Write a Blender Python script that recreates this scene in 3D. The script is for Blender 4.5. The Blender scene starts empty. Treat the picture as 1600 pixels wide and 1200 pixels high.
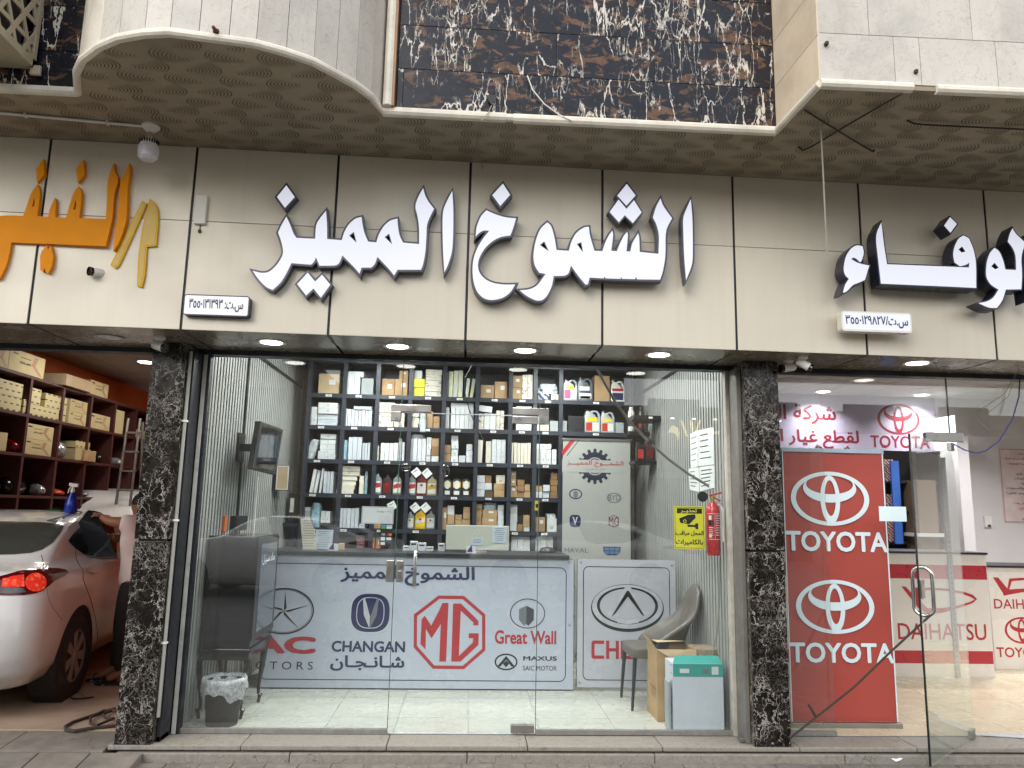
import bpy, bmesh, math, random
import numpy as np
from mathutils import Vector, Matrix
from mathutils.geometry import tessellate_polygon
from mathutils.bvhtree import BVHTree
rnd = random.Random(7)
SC = bpy.context.scene
COL = SC.collection
# ------------------------------------------------------------------ camera
FPX, YAW, PIT, ROL = 1187.7, math.radians(3.2), math.radians(9.33), math.radians(1.18)
CAM = Vector((0, -5.6115, 1.55))
_f = Vector((math.sin(YAW)*math.cos(PIT), math.cos(YAW)*math.cos(PIT), math.sin(PIT)))
_r = Vector((math.cos(YAW), -math.sin(YAW), 0)); _u = _r.cross(_f)
CR = _r*math.cos(ROL) + _u*math.sin(ROL); CU = -_r*math.sin(ROL) + _u*math.cos(ROL); CF = _f
cd = bpy.data.cameras.new('camera'); cam = bpy.data.objects.new('camera', cd); COL.objects.link(cam)
cd.sensor_fit = 'HORIZONTAL'; cd.sensor_width = 36; cd.lens = FPX/1600*36; cd.clip_start = .05; cd.clip_end = 500
cam.matrix_world = Matrix(((CR.x, CU.x, -CF.x, CAM.x), (CR.y, CU.y, -CF.y, CAM.y), (CR.z, CU.z, -CF.z, CAM.z), (0, 0, 0, 1)))
SC.camera = cam
# ------------------------------------------------------------------ world, sun, exposure
SUN_EL, SUN_AZ = math.radians(31), math.radians(212)      # azimuth clockwise from +Y: behind the camera, to its left
w = bpy.data.worlds.new('World'); SC.world = w; w.use_nodes = True
wn = w.node_tree; bg = wn.nodes['Background']
sky = wn.nodes.new('ShaderNodeTexSky'); sky.sky_type = 'NISHITA'; sky.sun_disc = False
sky.sun_elevation = SUN_EL; sky.sun_rotation = SUN_AZ; sky.air_density = 1.4; sky.dust_density = 1.2; sky.ozone_density = 1.0
_tc0 = wn.nodes.new('ShaderNodeTexCoord'); _mp = wn.nodes.new('ShaderNodeMapping'); _mp.inputs['Scale'].default_value = (1, 1, 2.6)   # bright broken cloud cover
_cn = wn.nodes.new('ShaderNodeTexNoise'); _cn.inputs['Scale'].default_value = 2.2; _cn.inputs['Detail'].default_value = 7; _cn.inputs['Roughness'].default_value = .6
_cr = wn.nodes.new('ShaderNodeValToRGB'); _cr.color_ramp.elements[0].position = .34; _cr.color_ramp.elements[0].color = (.25, .25, .25, 1); _cr.color_ramp.elements[1].position = .62; _cr.color_ramp.elements[1].color = (.95, .95, .95, 1)
_cm = wn.nodes.new('ShaderNodeMix'); _cm.data_type = 'RGBA'; _cm.inputs[7].default_value = (8.6, 8.5, 8.6, 1)
wn.links.new(_tc0.outputs['Generated'], _mp.inputs[0]); wn.links.new(_mp.outputs[0], _cn.inputs['Vector']); wn.links.new(_cn.outputs['Fac'], _cr.inputs[0])
wn.links.new(_cr.outputs[0], _cm.inputs[0]); wn.links.new(sky.outputs[0], _cm.inputs[6]); wn.links.new(_cm.outputs[2], bg.inputs[0]); bg.inputs[1].default_value = .15
sd = bpy.data.lights.new('sun', 'SUN'); so = bpy.data.objects.new('sun', sd); COL.objects.link(so)
sd.energy = 1.1; sd.angle = math.radians(40); sd.color = (1, .975, .95)
_sdir = Vector((math.sin(SUN_AZ)*math.cos(SUN_EL), math.cos(SUN_AZ)*math.cos(SUN_EL), math.sin(SUN_EL)))
so.rotation_euler = _sdir.to_track_quat('Z', 'Y').to_euler(); so.location = _sdir*30
SC.view_settings.view_transform = 'Standard'; SC.view_settings.look = 'None'
SC.view_settings.gamma = 1; SC.view_settings.exposure = .72; SC.view_settings.use_curve_mapping = False
SC.cycles.max_bounces = 8; SC.cycles.transparent_max_bounces = 16; SC.cycles.caustics_reflective = False; SC.cycles.caustics_refractive = False

# ------------------------------------------------------------------ measuring helpers
def ray(px, py): return CF + CR*((px-800)/FPX) + CU*((600-py)/FPX)
def at(px, py, X=None, Y=None, Z=None):
    d = ray(px, py)
    if Y is not None: t = (Y-CAM.y)/d.y
    elif Z is not None: t = (Z-CAM.z)/d.z
    else: t = (X-CAM.x)/d.x
    return CAM + d*t
def zz(pts, ox, oy, s): return [(ox+x/s, oy+y/s) for x, y in pts]

# ------------------------------------------------------------------ materials
def srgb(c):
    if isinstance(c, str):
        c = c.lstrip('#'); c = [int(c[i:i+2], 16)/255 for i in (0, 2, 4)]
    return tuple((x/12.92 if x <= .04045 else ((x+.055)/1.055)**2.4) for x in c)
_M = {}
class NT:
    def __init__(s, name):
        s.m = bpy.data.materials.new(name); s.m.use_nodes = True; s.t = s.m.node_tree
        s.b = s.t.nodes['Principled BSDF']; s.out = s.t.nodes['Material Output']
    def n(s, typ, ins=None, **kw):
        nd = s.t.nodes.new('ShaderNode'+typ)
        for k, v in kw.items(): setattr(nd, k, v)
        for k, v in (ins or {}).items(): s.set(nd, k, v)
        return nd
    def set(s, nd, k, v):
        if hasattr(v, 'is_output') or isinstance(v, bpy.types.NodeSocket): s.t.links.new(v, nd.inputs[k])
        else: nd.inputs[k].default_value = v if not (isinstance(v, tuple) and len(v) == 3 and nd.inputs[k].type == 'RGBA') else (*v, 1)
    def pos(s, seed=True, scale=(1, 1, 1)):
        g = s.n('NewGeometry').outputs['Position']
        if seed:
            oi = s.n('ObjectInfo').outputs['Random']
            mu = s.n('VectorMath', {0: oi}, operation='SCALE'); mu.inputs['Scale'].default_value = 37.0
            cmb = s.n('CombineXYZ', {0: oi, 1: oi, 2: oi})
            sc = s.n('VectorMath', {0: cmb.outputs[0]}, operation='SCALE'); sc.inputs['Scale'].default_value = 37.0
            g = s.n('VectorMath', {0: g, 1: sc.outputs[0]}, operation='ADD').outputs[0]
        if scale != (1, 1, 1): g = s.n('VectorMath', {0: g, 1: scale}, operation='MULTIPLY').outputs[0]
        return g
    def noise(s, vec, scale, detail=4, rough=.55, dist=0, out='Fac'):
        return s.n('TexNoise', {'Vector': vec, 'Scale': scale, 'Detail': detail, 'Roughness': rough, 'Distortion': dist}).outputs[out]
    def ramp(s, fac, stops, interp='LINEAR'):
        r = s.n('ValToRGB', {0: fac}); cr = r.color_ramp; cr.interpolation = interp
        while len(cr.elements) < len(stops): cr.elements.new(.5)
        for e, (p, c) in zip(cr.elements, stops):
            e.position = p; e.color = (c, c, c, 1) if isinstance(c, (int, float)) else (*c, 1)
        return r.outputs[0]
    def mix(s, fac, a, b, blend='MIX'):
        m = s.n('Mix', data_type='RGBA', blend_type=blend)
        s.set(m, 0, fac); s.set(m, 6, a); s.set(m, 7, b); return m.outputs[2]
    def math(s, op, a, b=None):
        m = s.n('Math', operation=op); s.set(m, 0, a)
        if b is not None: s.set(m, 1, b)
        return m.outputs[0]
    def bump(s, h, strength=.3, dist=.01):
        s.set(s.b, 'Normal', s.n('Bump', {'Height': h, 'Strength': strength, 'Distance': dist}).outputs[0])
def basic(name, col, rough=.6, metal=0, var=.12, scale=6, bump=0, bscale=60, dirt=0, dcol=(.12, .1, .08), coat=0, seed=True, spec=None, crack=0, streak=0):
    if name in _M: return _M[name]
    c = srgb(col) if isinstance(col, str) else col
    N = NT(name); p = N.pos(seed)
    n1 = N.noise(p, scale, 5)
    lo = tuple(max(0, x*(1-var)) for x in c); hi = tuple(min(1, x*(1+var)) for x in c)
    cc = N.ramp(n1, [(.3, lo), (.7, hi)])
    if dirt:
        n2 = N.noise(p, scale*.35, 8, .7)
        cc = N.mix(N.ramp(n2, [(.5, 0), (.75, dirt)]), cc, dcol)
    if streak:
        sn = N.noise(N.n('VectorMath', {0: p, 1: (9, 9, .35)}, operation='MULTIPLY').outputs[0], 1.6, 5, .6)
        cc = N.mix(N.ramp(sn, [(.5, 0), (.8, streak)]), cc, dcol)
    if crack:
        vd = N.n('TexVoronoi', {'Vector': N.n('VectorMath', {0: p, 1: N.n('VectorMath', {0: N.noise(p, 5, 4, .6, 0, 'Color'), 1: (.35, .35, .35)}, operation='MULTIPLY').outputs[0]}, operation='ADD').outputs[0], 'Scale': 2.2}, feature='DISTANCE_TO_EDGE').outputs[0]
        cc = N.mix(N.math('MULTIPLY', N.ramp(vd, [(0, 1), (.008, 0)]), N.ramp(N.noise(p, 1.7, 3), [(.5, 0), (.56, crack)])), cc, (.04, .035, .03))
    if seed:
        rr = N.n('ObjectInfo').outputs['Random']
        cc = N.mix(1.0, cc, N.ramp(rr, [(0, .9 if 'carton' in name or 'cardboard' in name else .97), (1, 1.06 if 'carton' in name or 'cardboard' in name else 1.02)]), 'MULTIPLY')
    N.set(N.b, 'Base Color', cc)
    n3 = N.noise(p, scale*2.5, 3)
    N.set(N.b, 'Roughness', N.ramp(n3, [(.3, max(0, rough-.07)), (.7, min(1, rough+.1))]))
    N.b.inputs['Metallic'].default_value = metal
    if coat: N.b.inputs['Coat Weight'].default_value = coat; N.b.inputs['Coat Roughness'].default_value = .05
    if spec is not None: N.b.inputs['Specular IOR Level'].default_value = spec
    if bump: N.bump(N.noise(p, bscale, 4), bump, .004)
    _M[name] = N.m; return N.m
def emit(name, col, strength, base=(.8, .8, .8)):
    if name in _M: return _M[name]
    N = NT(name); c = srgb(col) if isinstance(col, str) else col
    N.set(N.b, 'Base Color', base); N.set(N.b, 'Emission Color', c); N.b.inputs['Emission Strength'].default_value = strength
    N.b.inputs['Roughness'].default_value = .3
    _M[name] = N.m; return N.m
def glass(name, tint=(.9, .94, .92), refl=1.0, rough=0.0, dust=.018):
    if name in _M: return _M[name]
    N = NT(name); t = N.t; t.nodes.remove(N.b)
    tr = N.n('BsdfTransparent', {0: tint}); gl = N.n('BsdfGlossy', {0: (1, 1, 1), 1: rough})
    bf = N.n('NewGeometry').outputs['Backfacing']
    ior = N.math('ADD', 1.52, N.math('MULTIPLY', bf, 1/1.52-1.52))      # a thin pane has no total reflection inside
    fr = N.n('Fresnel', {0: ior}).outputs[0]
    f2 = N.math('MULTIPLY', fr, refl)
    m1 = N.n('MixShader', {0: f2}); t.links.new(tr.outputs[0], m1.inputs[1]); t.links.new(gl.outputs[0], m1.inputs[2])
    df = N.n('BsdfDiffuse', {0: (.55, .53, .5)})
    dn = N.noise(N.pos(False, (1, 1, .35)), 3.0, 8, .7)
    m2 = N.n('MixShader', {0: N.ramp(dn, [(.45, dust*.3), (.8, dust)])}); t.links.new(m1.outputs[0], m2.inputs[1]); t.links.new(df.outputs[0], m2.inputs[2])
    t.links.new(m2.outputs[0], N.out.inputs[0]); _M[name] = N.m; return N.m
def portoro(name, base, brown, vein, bs=1.0, vs=1.0, bamt=.5, stretch=(1, 1, 2.4), vstretch=(1.7, 1.7, .55), cover=(.44, .58), wisp=1.0):
    if name in _M: return _M[name]
    N = NT(name); p = N.pos(True); ps = N.n('VectorMath', {0: p, 1: stretch}, operation='MULTIPLY').outputs[0]
    pv = N.n('VectorMath', {0: p, 1: vstretch}, operation='MULTIPLY').outputs[0]
    n0 = N.noise(ps, 5.5*bs, 10, .66, .9)
    c = N.mix(N.ramp(n0, [(bamt, 0), (bamt+.03, .9), (bamt+.1, .8), (bamt+.2, .3)]), base, brown)
    blot = N.noise(p, 11*bs, 6, .6)
    c = N.mix(N.ramp(blot, [(.42, 0), (.7, .7)]), c, tuple(x*.4 for x in base))
    wob = N.n('VectorMath', {0: N.noise(pv, 3.5*vs, 5, .65, 0, 'Color'), 1: (.28, .28, .28)}, operation='MULTIPLY').outputs[0]
    pw = N.n('VectorMath', {0: pv, 1: wob}, operation='ADD').outputs[0]
    def veins(scale, w, m, lo=cover[0], hi=cover[1]):
        e = N.n('TexVoronoi', {'Vector': pw, 'Scale': scale*vs}, feature='DISTANCE_TO_EDGE').outputs[0]
        wn_ = N.math('MULTIPLY', N.ramp(N.noise(p, 7, 3), [(.35, .25), (.7, 1.7)]), w)      # veins swell and thin out
        v = N.math('LESS_THAN', e, wn_)
        mask = N.ramp(N.noise(p, m, 5, .65, .5), [(lo, 0), (hi, 1)])
        return N.math('MULTIPLY', v, mask)
    v = N.math('MAXIMUM', veins(2.6, .011, 2.0, cover[0]-.06, cover[1]-.08), veins(6.0, .020, 3.1))
    v = N.math('MAXIMUM', v, N.math('MULTIPLY', veins(13, .034, 2.6, cover[0]+.02, cover[1]+.02), wisp))
    N.set(N.b, 'Base Color', N.mix(v, c, vein)); N.b.inputs['Roughness'].default_value = .22
    N.set(N.b, 'Roughness', N.ramp(N.noise(p, 12, 4), [(.3, .14), (.7, .3)])); N.b.inputs['Specular IOR Level'].default_value = .3
    _M[name] = N.m; return N.m
def stone(name, col, vein=.25, rough=.5, scale=3.0, spots=True):
    if name in _M: return _M[name]
    c = srgb(col) if isinstance(col, str) else col
    N = NT(name); p = N.pos(True)
    a = N.noise(p, scale, 8, .6, .5)
    cc = N.ramp(a, [(.3, tuple(x*.82 for x in c)), (.5, c), (.72, tuple(min(1, x*1.12) for x in c))])
    r = N.math('ABSOLUTE', N.math('SUBTRACT', N.noise(p, scale*3.5, 5, .6, 1.2), .5))
    cc = N.mix(N.math('MULTIPLY', N.ramp(r, [(0, 1), (.012, 0)]), vein), cc, tuple(x*.45 for x in c))
    if spots:
        sp = N.noise(p, scale*22, 3, .6)
        cc = N.mix(N.ramp(sp, [(.62, 0), (.72, .35)]), cc, tuple(x*.5 for x in c))
    st = N.noise(N.n('VectorMath', {0: p, 1: (1.5, 1.5, .22)}, operation='MULTIPLY').outputs[0], 2.2, 6, .65)
    cc = N.mix(N.ramp(st, [(.52, 0), (.8, .32)]), cc, (.2, .16, .11))
    N.set(N.b, 'Base Color', cc); N.set(N.b, 'Roughness', N.ramp(a, [(.3, rough-.1), (.7, rough+.15)]))
    N.bump(N.noise(p, 40, 5), .12, .004); _M[name] = N.m; return N.m

M_navy = basic('navy_print', '#1b2450', .4, var=.03)
M_red = basic('red_print', '#a8232b', .4, var=.04)
M_black = basic('black_print', '#121214', .4, var=.05)
M_whitep = basic('white_print', '#d5e4ea', .45, var=.03)
M_grey = basic('grey_print', '#6d7076', .4, var=.05)
M_silver = basic('silver_print', '#b9bec6', .3, var=.15, scale=9)
M_chrome = basic('chrome', '#c9c9c6', .12, 1, var=.05)
M_steel = basic('brushed_steel', '#a7a5a0', .32, 1, var=.08, dirt=.3)
M_darkal = basic('dark_aluminium', '#23262d', .4, .3, var=.1, dirt=.25, dcol=(.2, .18, .15))
M_white = basic('white_paint', '#d9d7d0', .5, var=.05, dirt=.15)
M_wplastic = basic('white_plastic', '#dedcd6', .35, var=.04, dirt=.1)
M_blackpl = basic('black_plastic', '#141416', .35, var=.1)
M_rubber = basic('black_rubber', '#1b1a19', .8, var=.15)
M_kraft = basic('kraft_cardboard', '#a98d66', .8, var=.14, scale=9, bump=.15)
M_kraft2 = basic('pale_cardboard', '#b9a583', .8, var=.1, scale=9, bump=.1)
M_paper = basic('white_paper', '#d3d8d8', .6, var=.04)
M_cream = basic('cream_carton', '#d6d3c3', .55, var=.05)
M_wcart = basic('white_carton', '#d0d6d6', .5, var=.06, scale=5)
M_wcart2 = basic('cool_white_carton', '#c3ccd2', .5, var=.06, scale=5)
M_clear = basic('cloudy_plastic', '#a9bcc4', .25, var=.3, scale=30, bump=.6, bscale=45)

# ------------------------------------------------------------------ object helpers
WL = {}
def reg(o, loc): WL[o.name] = Vector(loc)
def base_loc(parent): return WL[parent.name] if parent is not None else Vector((0, 0, 0))
def tag(o, label=None, cat=None, group=None, kind=None):
    if label: o['label'] = label
    if cat: o['category'] = cat
    if group: o['group'] = group
    if kind: o['kind'] = kind
    return o
def thing(name, label, cat, loc=(0, 0, 0), group=None):
    o = bpy.data.objects.new(name, None); o.empty_display_size = .1; COL.objects.link(o); o.location = loc
    reg(o, loc); return tag(o, label, cat, group)
class MB:
    def __init__(s): s.v = []; s.f = []
    def add(s, vs, fs):
        n = len(s.v); s.v += [Vector(v) for v in vs]; s.f += [tuple(i+n for i in f) for f in fs]; return s
    def box(s, x0, x1, y0, y1, z0, z1):
        x0, x1 = sorted((x0, x1)); y0, y1 = sorted((y0, y1)); z0, z1 = sorted((z0, z1))
        return s.add([(x0, y0, z0), (x1, y0, z0), (x1, y1, z0), (x0, y1, z0), (x0, y0, z1), (x1, y0, z1), (x1, y1, z1), (x0, y1, z1)],
                     [(0, 3, 2, 1), (4, 5, 6, 7), (0, 1, 5, 4), (1, 2, 6, 5), (2, 3, 7, 6), (3, 0, 4, 7)])
    def obox(s, c, u, v, n, hu, hv, hn):
        c = Vector(c); u = Vector(u).normalized(); v = Vector(v).normalized(); n = Vector(n).normalized()
        P = [c+u*a*hu+v*b*hv+n*d*hn for d in (-1, 1) for a, b in ((-1, -1), (1, -1), (1, 1), (-1, 1))]
        return s.add(P, [(0, 3, 2, 1), (4, 5, 6, 7), (0, 1, 5, 4), (1, 2, 6, 5), (2, 3, 7, 6), (3, 0, 4, 7)])
    def tube(s, pts, r, n=8, caps=True):
        pts = [Vector(p) for p in pts]; rs = r if isinstance(r, (list, tuple)) else [r]*len(pts)
        rings = []; prev = None
        for i, p in enumerate(pts):
            d = (pts[min(i+1, len(pts)-1)]-pts[max(i-1, 0)]).normalized()
            if prev is None:
                a = Vector((0, 0, 1)) if abs(d.z) < .9 else Vector((1, 0, 0)); a = (a-d*a.dot(d)).normalized()
            else: a = (prev-d*prev.dot(d)).normalized()
            prev = a; b = d.cross(a)
            rings.append([p+(a*math.cos(2*math.pi*k/n)+b*math.sin(2*math.pi*k/n))*rs[i] for k in range(n)])
        vs = [q for rg in rings for q in rg]
        fs = [(i*n+k, i*n+(k+1) % n, (i+1)*n+(k+1) % n, (i+1)*n+k) for i in range(len(pts)-1) for k in range(n)]
        if caps: fs += [tuple(range(n))[::-1], tuple((len(pts)-1)*n+k for k in range(n))]
        return s.add(vs, fs)
    def lathe(s, prof, c=(0, 0, 0), n=20, axis=(0, 0, 1)):
        c = Vector(c); ax = Vector(axis).normalized(); a = ax.orthogonal().normalized(); b = ax.cross(a)
        vs = [c+ax*h+(a*math.cos(2*math.pi*k/n)+b*math.sin(2*math.pi*k/n))*r for r, h in prof for k in range(n)]
        fs = [(i*n+k, i*n+(k+1) % n, (i+1)*n+(k+1) % n, (i+1)*n+k) for i in range(len(prof)-1) for k in range(n)]
        if prof[0][0] > 1e-4: fs.append(tuple(range(n))[::-1])
        if prof[-1][0] > 1e-4: fs.append(tuple((len(prof)-1)*n+k for k in range(n)))
        return s.add(vs, fs)
    def prism(s, loops, fn, depth, front_only=False):
        """loops: [outer, hole...] 2D; fn(u,v,d)->3D point, d = distance behind the front face"""
        flat = [p for l in loops for p in l]
        tris = tessellate_polygon([[Vector((x, y, 0)) for x, y in l] for l in loops])
        n = len(flat)
        s0 = len(s.v); s.v += [Vector(fn(x, y, 0)) for x, y in flat]
        s.f += [tuple(i+s0 for i in t) for t in tris]
        if not front_only:
            s.v += [Vector(fn(x, y, depth)) for x, y in flat]
            s.f += [tuple(i+s0+n for i in reversed(t)) for t in tris]
            k = 0
            for l in loops:
                m = len(l)
                s.f += [(s0+k+i, s0+k+(i+1) % m, s0+n+k+(i+1) % m, s0+n+k+i) for i in range(m)]
                k += m
        return s
    def build(s, name, mat, parent=None, smooth=False, bevel=0, origin=None, normals=True, sub=0):
        if origin is None:
            if parent is None and s.v:
                xs = [v.x for v in s.v]; ys = [v.y for v in s.v]; zs = [v.z for v in s.v]
                origin = Vector(((min(xs)+max(xs))/2, (min(ys)+max(ys))/2, min(zs)))
            else: origin = base_loc(parent)
        origin = Vector(origin)
        me = bpy.data.meshes.new(name); me.from_pydata([tuple(v-origin) for v in s.v], [], s.f)
        if normals:
            bm = bmesh.new(); bm.from_mesh(me); bmesh.ops.recalc_face_normals(bm, faces=bm.faces)
            if bevel: bmesh.ops.bevel(bm, geom=[e for e in bm.edges if e.is_manifold and e.calc_face_angle(0) > .6], offset=bevel, segments=2, affect='EDGES', profile=.6)
            bm.to_mesh(me); bm.free()
        if smooth:
            for p in me.polygons: p.use_smooth = True
            if smooth != 'all':
                try: me.set_sharp_from_angle(angle=math.radians(35))
                except Exception: pass
        o = bpy.data.objects.new(name, me); COL.objects.link(o)
        for mt in (mat if isinstance(mat, (list, tuple)) else [mat]): me.materials.append(mt)
        o.location = origin-base_loc(parent); o.parent = parent; reg(o, origin)
        if sub: md = o.modifiers.new('s', 'SUBSURF'); md.levels = sub; md.render_levels = sub
        return o
def copyobj(o, loc, parent=None):
    c = o.copy(); COL.objects.link(c); c.parent = parent; c.location = Vector(loc)-base_loc(parent); reg(c, loc)
    return c
def FY(Y, sgn=1):     # map (x,z) -> 3D on plane Y, depth goes +Y
    return lambda x, z, d: (x, Y+d*sgn, z)
def pxloop(pts, Y):
    return [(lambda p: (p.x, p.z))(at(x, y, Y=Y)) for x, y in pts]
def offset_loop(l, d):
    n = len(l); a = sum(l[i][0]*l[(i+1) % n][1]-l[(i+1) % n][0]*l[i][1] for i in range(n)); sg = 1 if a > 0 else -1
    out = []
    for i in range(n):
        p0, p1, p2 = Vector(l[i-1]), Vector(l[i]), Vector(l[(i+1) % n])
        e1 = (p1-p0); e2 = (p2-p1)
        if e1.length < 1e-6 or e2.length < 1e-6: out.append(tuple(p1)); continue
        e1.normalize(); e2.normalize()
        n1 = Vector((e1.y, -e1.x))*sg; n2 = Vector((e2.y, -e2.x))*sg
        b = n1+n2
        if b.length < .2: b = n1
        b.normalize(); k = d/max(.45, b.dot(n1)); out.append((p1.x+b.x*k, p1.y+b.y*k))
    return out
def ellipse(cx, cy, a, b, n=40, t0=0, t1=2*math.pi):
    return [(cx+a*math.cos(t0+(t1-t0)*k/n), cy+b*math.sin(t0+(t1-t0)*k/n)) for k in range(n)]
def supell(cx, cy, a, b, e=3.2, n=44):
    return [(cx+a*math.copysign(abs(math.cos(t))**(2/e), math.cos(t)), cy+b*math.copysign(abs(math.sin(t))**(2/e), math.sin(t))) for t in [2*math.pi*k/n for k in range(n)]]
def rrect(x0, y0, x1, y1, r, n=5):
    o = []
    for cx, cy, a in ((x1-r, y1-r, 0), (x0+r, y1-r, 90), (x0+r, y0+r, 180), (x1-r, y0+r, 270)):
        o += [(cx+r*math.cos(math.radians(a+90*k/n)), cy+r*math.sin(math.radians(a+90*k/n))) for k in range(n+1)]
    return o
# ------------------------------------------------------------------ lettering
_AR = {}
for ch, code, dual in (('ا', 0xFE8D, 0), ('ب', 0xFE8F, 1), ('ة', 0xFE93, 0), ('ت', 0xFE95, 1), ('ج', 0xFE9D, 1), ('ح', 0xFEA1, 1), ('خ', 0xFEA5, 1),
    ('د', 0xFEA9, 0), ('ذ', 0xFEAB, 0), ('ر', 0xFEAD, 0), ('ز', 0xFEAF, 0), ('س', 0xFEB1, 1), ('ش', 0xFEB5, 1), ('ص', 0xFEB9, 1), ('ط', 0xFEC1, 1), ('ع', 0xFEC9, 1),
    ('غ', 0xFECD, 1), ('ف', 0xFED1, 1), ('ق', 0xFED5, 1), ('ك', 0xFED9, 1), ('ل', 0xFEDD, 1), ('م', 0xFEE1, 1), ('ن', 0xFEE5, 1), ('ه', 0xFEE9, 1), ('و', 0xFEED, 0), ('ي', 0xFEF1, 1)):
    _AR[ch] = (code, dual)
def shape_ar(sx):
    out = []
    for i, c in enumerate(sx):
        if c == 'ـ': out.append(c); continue
        if c not in _AR: out.append('\ufe80' if c == 'ء' else c); continue
        pv = sx[i-1] if i else ' '; nx = sx[i+1] if i+1 < len(sx) else ' '
        pj = (pv in _AR and _AR[pv][1]) or pv == 'ـ'; nj = _AR[c][1] and (nx in _AR or nx == 'ـ')
        out.append(chr(_AR[c][0] + (0 if not pj and not nj else 1 if pj and not nj else 2 if nj and not pj else 3)))
    return ''.join(reversed(out))
_tc = {}
def glyph(body, bold=0):
    k = (body, bold)
    if k in _tc: return _tc[k]
    if body == '\u0668':      # the digit eight is the seven upside down
        v, f = glyph('\u0667', bold); hi = max(y for x, y in v)+min(y for x, y in v); _tc[k] = ([(x, hi-y) for x, y in v], f); return _tc[k]
    cu = bpy.data.curves.new('t', 'FONT'); cu.body = body; cu.offset = bold; cu.resolution_u = 3
    o = bpy.data.objects.new('t', cu); m = o.to_mesh()
    r = ([(v.co.x, v.co.y) for v in m.vertices], [tuple(p.vertices) for p in m.polygons]); o.to_mesh_clear()
    bpy.data.objects.remove(o); bpy.data.curves.remove(cu); _tc[k] = r; return r
def text2d(s, bold=0, arabic=False):
    """-> list of (verts2d, faces, layer)"""
    if not arabic:
        v, f = glyph(s, bold); return [(v, f, 0)]
    b = shape_ar(s); out = []
    for i, c in enumerate(b):
        if c == ' ': continue
        pv = glyph(b[:i]+'|', 0)[0]; adv = max(x for x, y in pv)-max(x for x, y in glyph('|', 0)[0]) if i else 0
        v, f = glyph(c, bold)
        if v: out.append(([(x+adv, y) for x, y in v], f, i % 2))
    return out
def add_text(mb, s, box, fn, bold=0, arabic=False, d=0.0, keep=False):
    """fit text in box (u0,v0,u1,v1); fn(u,v,d)->3D; bold = stroke widening in em, by stacked shifted copies"""
    L = text2d(s, 0, arabic)
    xs = [x for v, f, k in L for x, y in v]; ys = [y for v, f, k in L for x, y in v]
    if not xs: return
    b = bold*.8
    x0, x1, y0, y1 = min(xs)-b, max(xs)+b, min(ys)-b, max(ys)+b; u0, v0, u1, v1 = box
    su = (u1-u0)/(x1-x0); sv = (v1-v0)/max(y1-y0, 1e-3)
    SH = [(0, 0)]+([(b*math.cos(a), b*math.sin(a)) for a in [math.pi*k/3 for k in range(6)]] if b > .004 else [])
    for v, f, k in L:
        for n, (dx, dy) in enumerate(SH):
            mb.add([fn(u0+(x+dx-x0)*su, v0+(y+dy-y0)*sv, -d-k*.0009-n*.00012) for x, y in v], f)
def ptext(parent, name, s, pbox, Y, mat, bold=0, arabic=False, off=.0015, lab=None):
    """pbox in photo pixels (x0,y0,x1,y1) on plane Y"""
    a = at(pbox[0], pbox[3], Y=Y); b = at(pbox[2], pbox[1], Y=Y); mb = MB()
    # follow the slope of the plane's horizontals in world space: simply upright in the world
    m0 = at(pbox[0], (pbox[1]+pbox[3])/2, Y=Y); m1 = at(pbox[2], (pbox[1]+pbox[3])/2, Y=Y)
    add_text(mb, s, (m0.x, a.z, m1.x, b.z), FY(Y), bold, arabic, off)
    return mb.build(name, mat, parent, normals=False)
def flat(parent, name, loops, Y, mat, off=.001):
    mb = MB(); mb.prism(loops, FY(Y-off), 0, True); return mb.build(name, mat, parent, normals=False)
# ================================================================== SETTING
XL, XR = -1.95, 1.97            # inner faces of the middle shop's side walls
ZL = 2.655                      # underside of the sign fascia
def FYX(x): return -.65+.02*x   # fascia plane is a hair off parallel
M_asph = basic('asphalt', '#63635f', .9, var=.2, scale=3, bump=.5, bscale=90, seed=False)
M_paver = basic('paver', '#6a665f', .85, var=.22, scale=14, bump=.4, bscale=120, dirt=.75, dcol=(.09, .08, .07))
M_granite = basic('threshold_granite', '#88837a', .6, var=.16, scale=55, bump=.2, bscale=120, dirt=.6, dcol=(.14, .12, .1), crack=.8)
M_conc = basic('worn_concrete', '#a08d79', .75, var=.2, scale=2.5, bump=.25, bscale=50, dirt=.6, dcol=(.12, .1, .085))
M_concg = basic('grey_concrete', '#756e65', .85, var=.2, scale=8, bump=.5, bscale=40, dirt=.6, dcol=(.11, .1, .085), crack=.9)
def floor_mat(name, col, rough):
    c = srgb(col); N = NT(name); p = N.pos(True)
    a = N.noise(N.n('VectorMath', {0: p, 1: (.7, 2.2, 1)}, operation='MULTIPLY').outputs[0], 2.2, 7, .6, .8)
    cc = N.ramp(a, [(.3, tuple(x*.86 for x in c)), (.6, c), (.8, tuple(x*.93 for x in c))])
    N.set(N.b, 'Base Color', cc); N.set(N.b, 'Roughness', N.ramp(N.noise(p, 5, 5), [(.3, rough), (.7, rough+.14)])); _M[name] = N.m; return N.m
M_tile = floor_mat('polished_tile', '#c2c6bb', .2)
M_tile2 = floor_mat('cream_tile', '#cbbea3', .18)

mb = MB(); mb.box(-60, 60, -60, .9, -.5, -.125); tag(mb.build('ground', M_asph), kind='structure')
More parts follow.
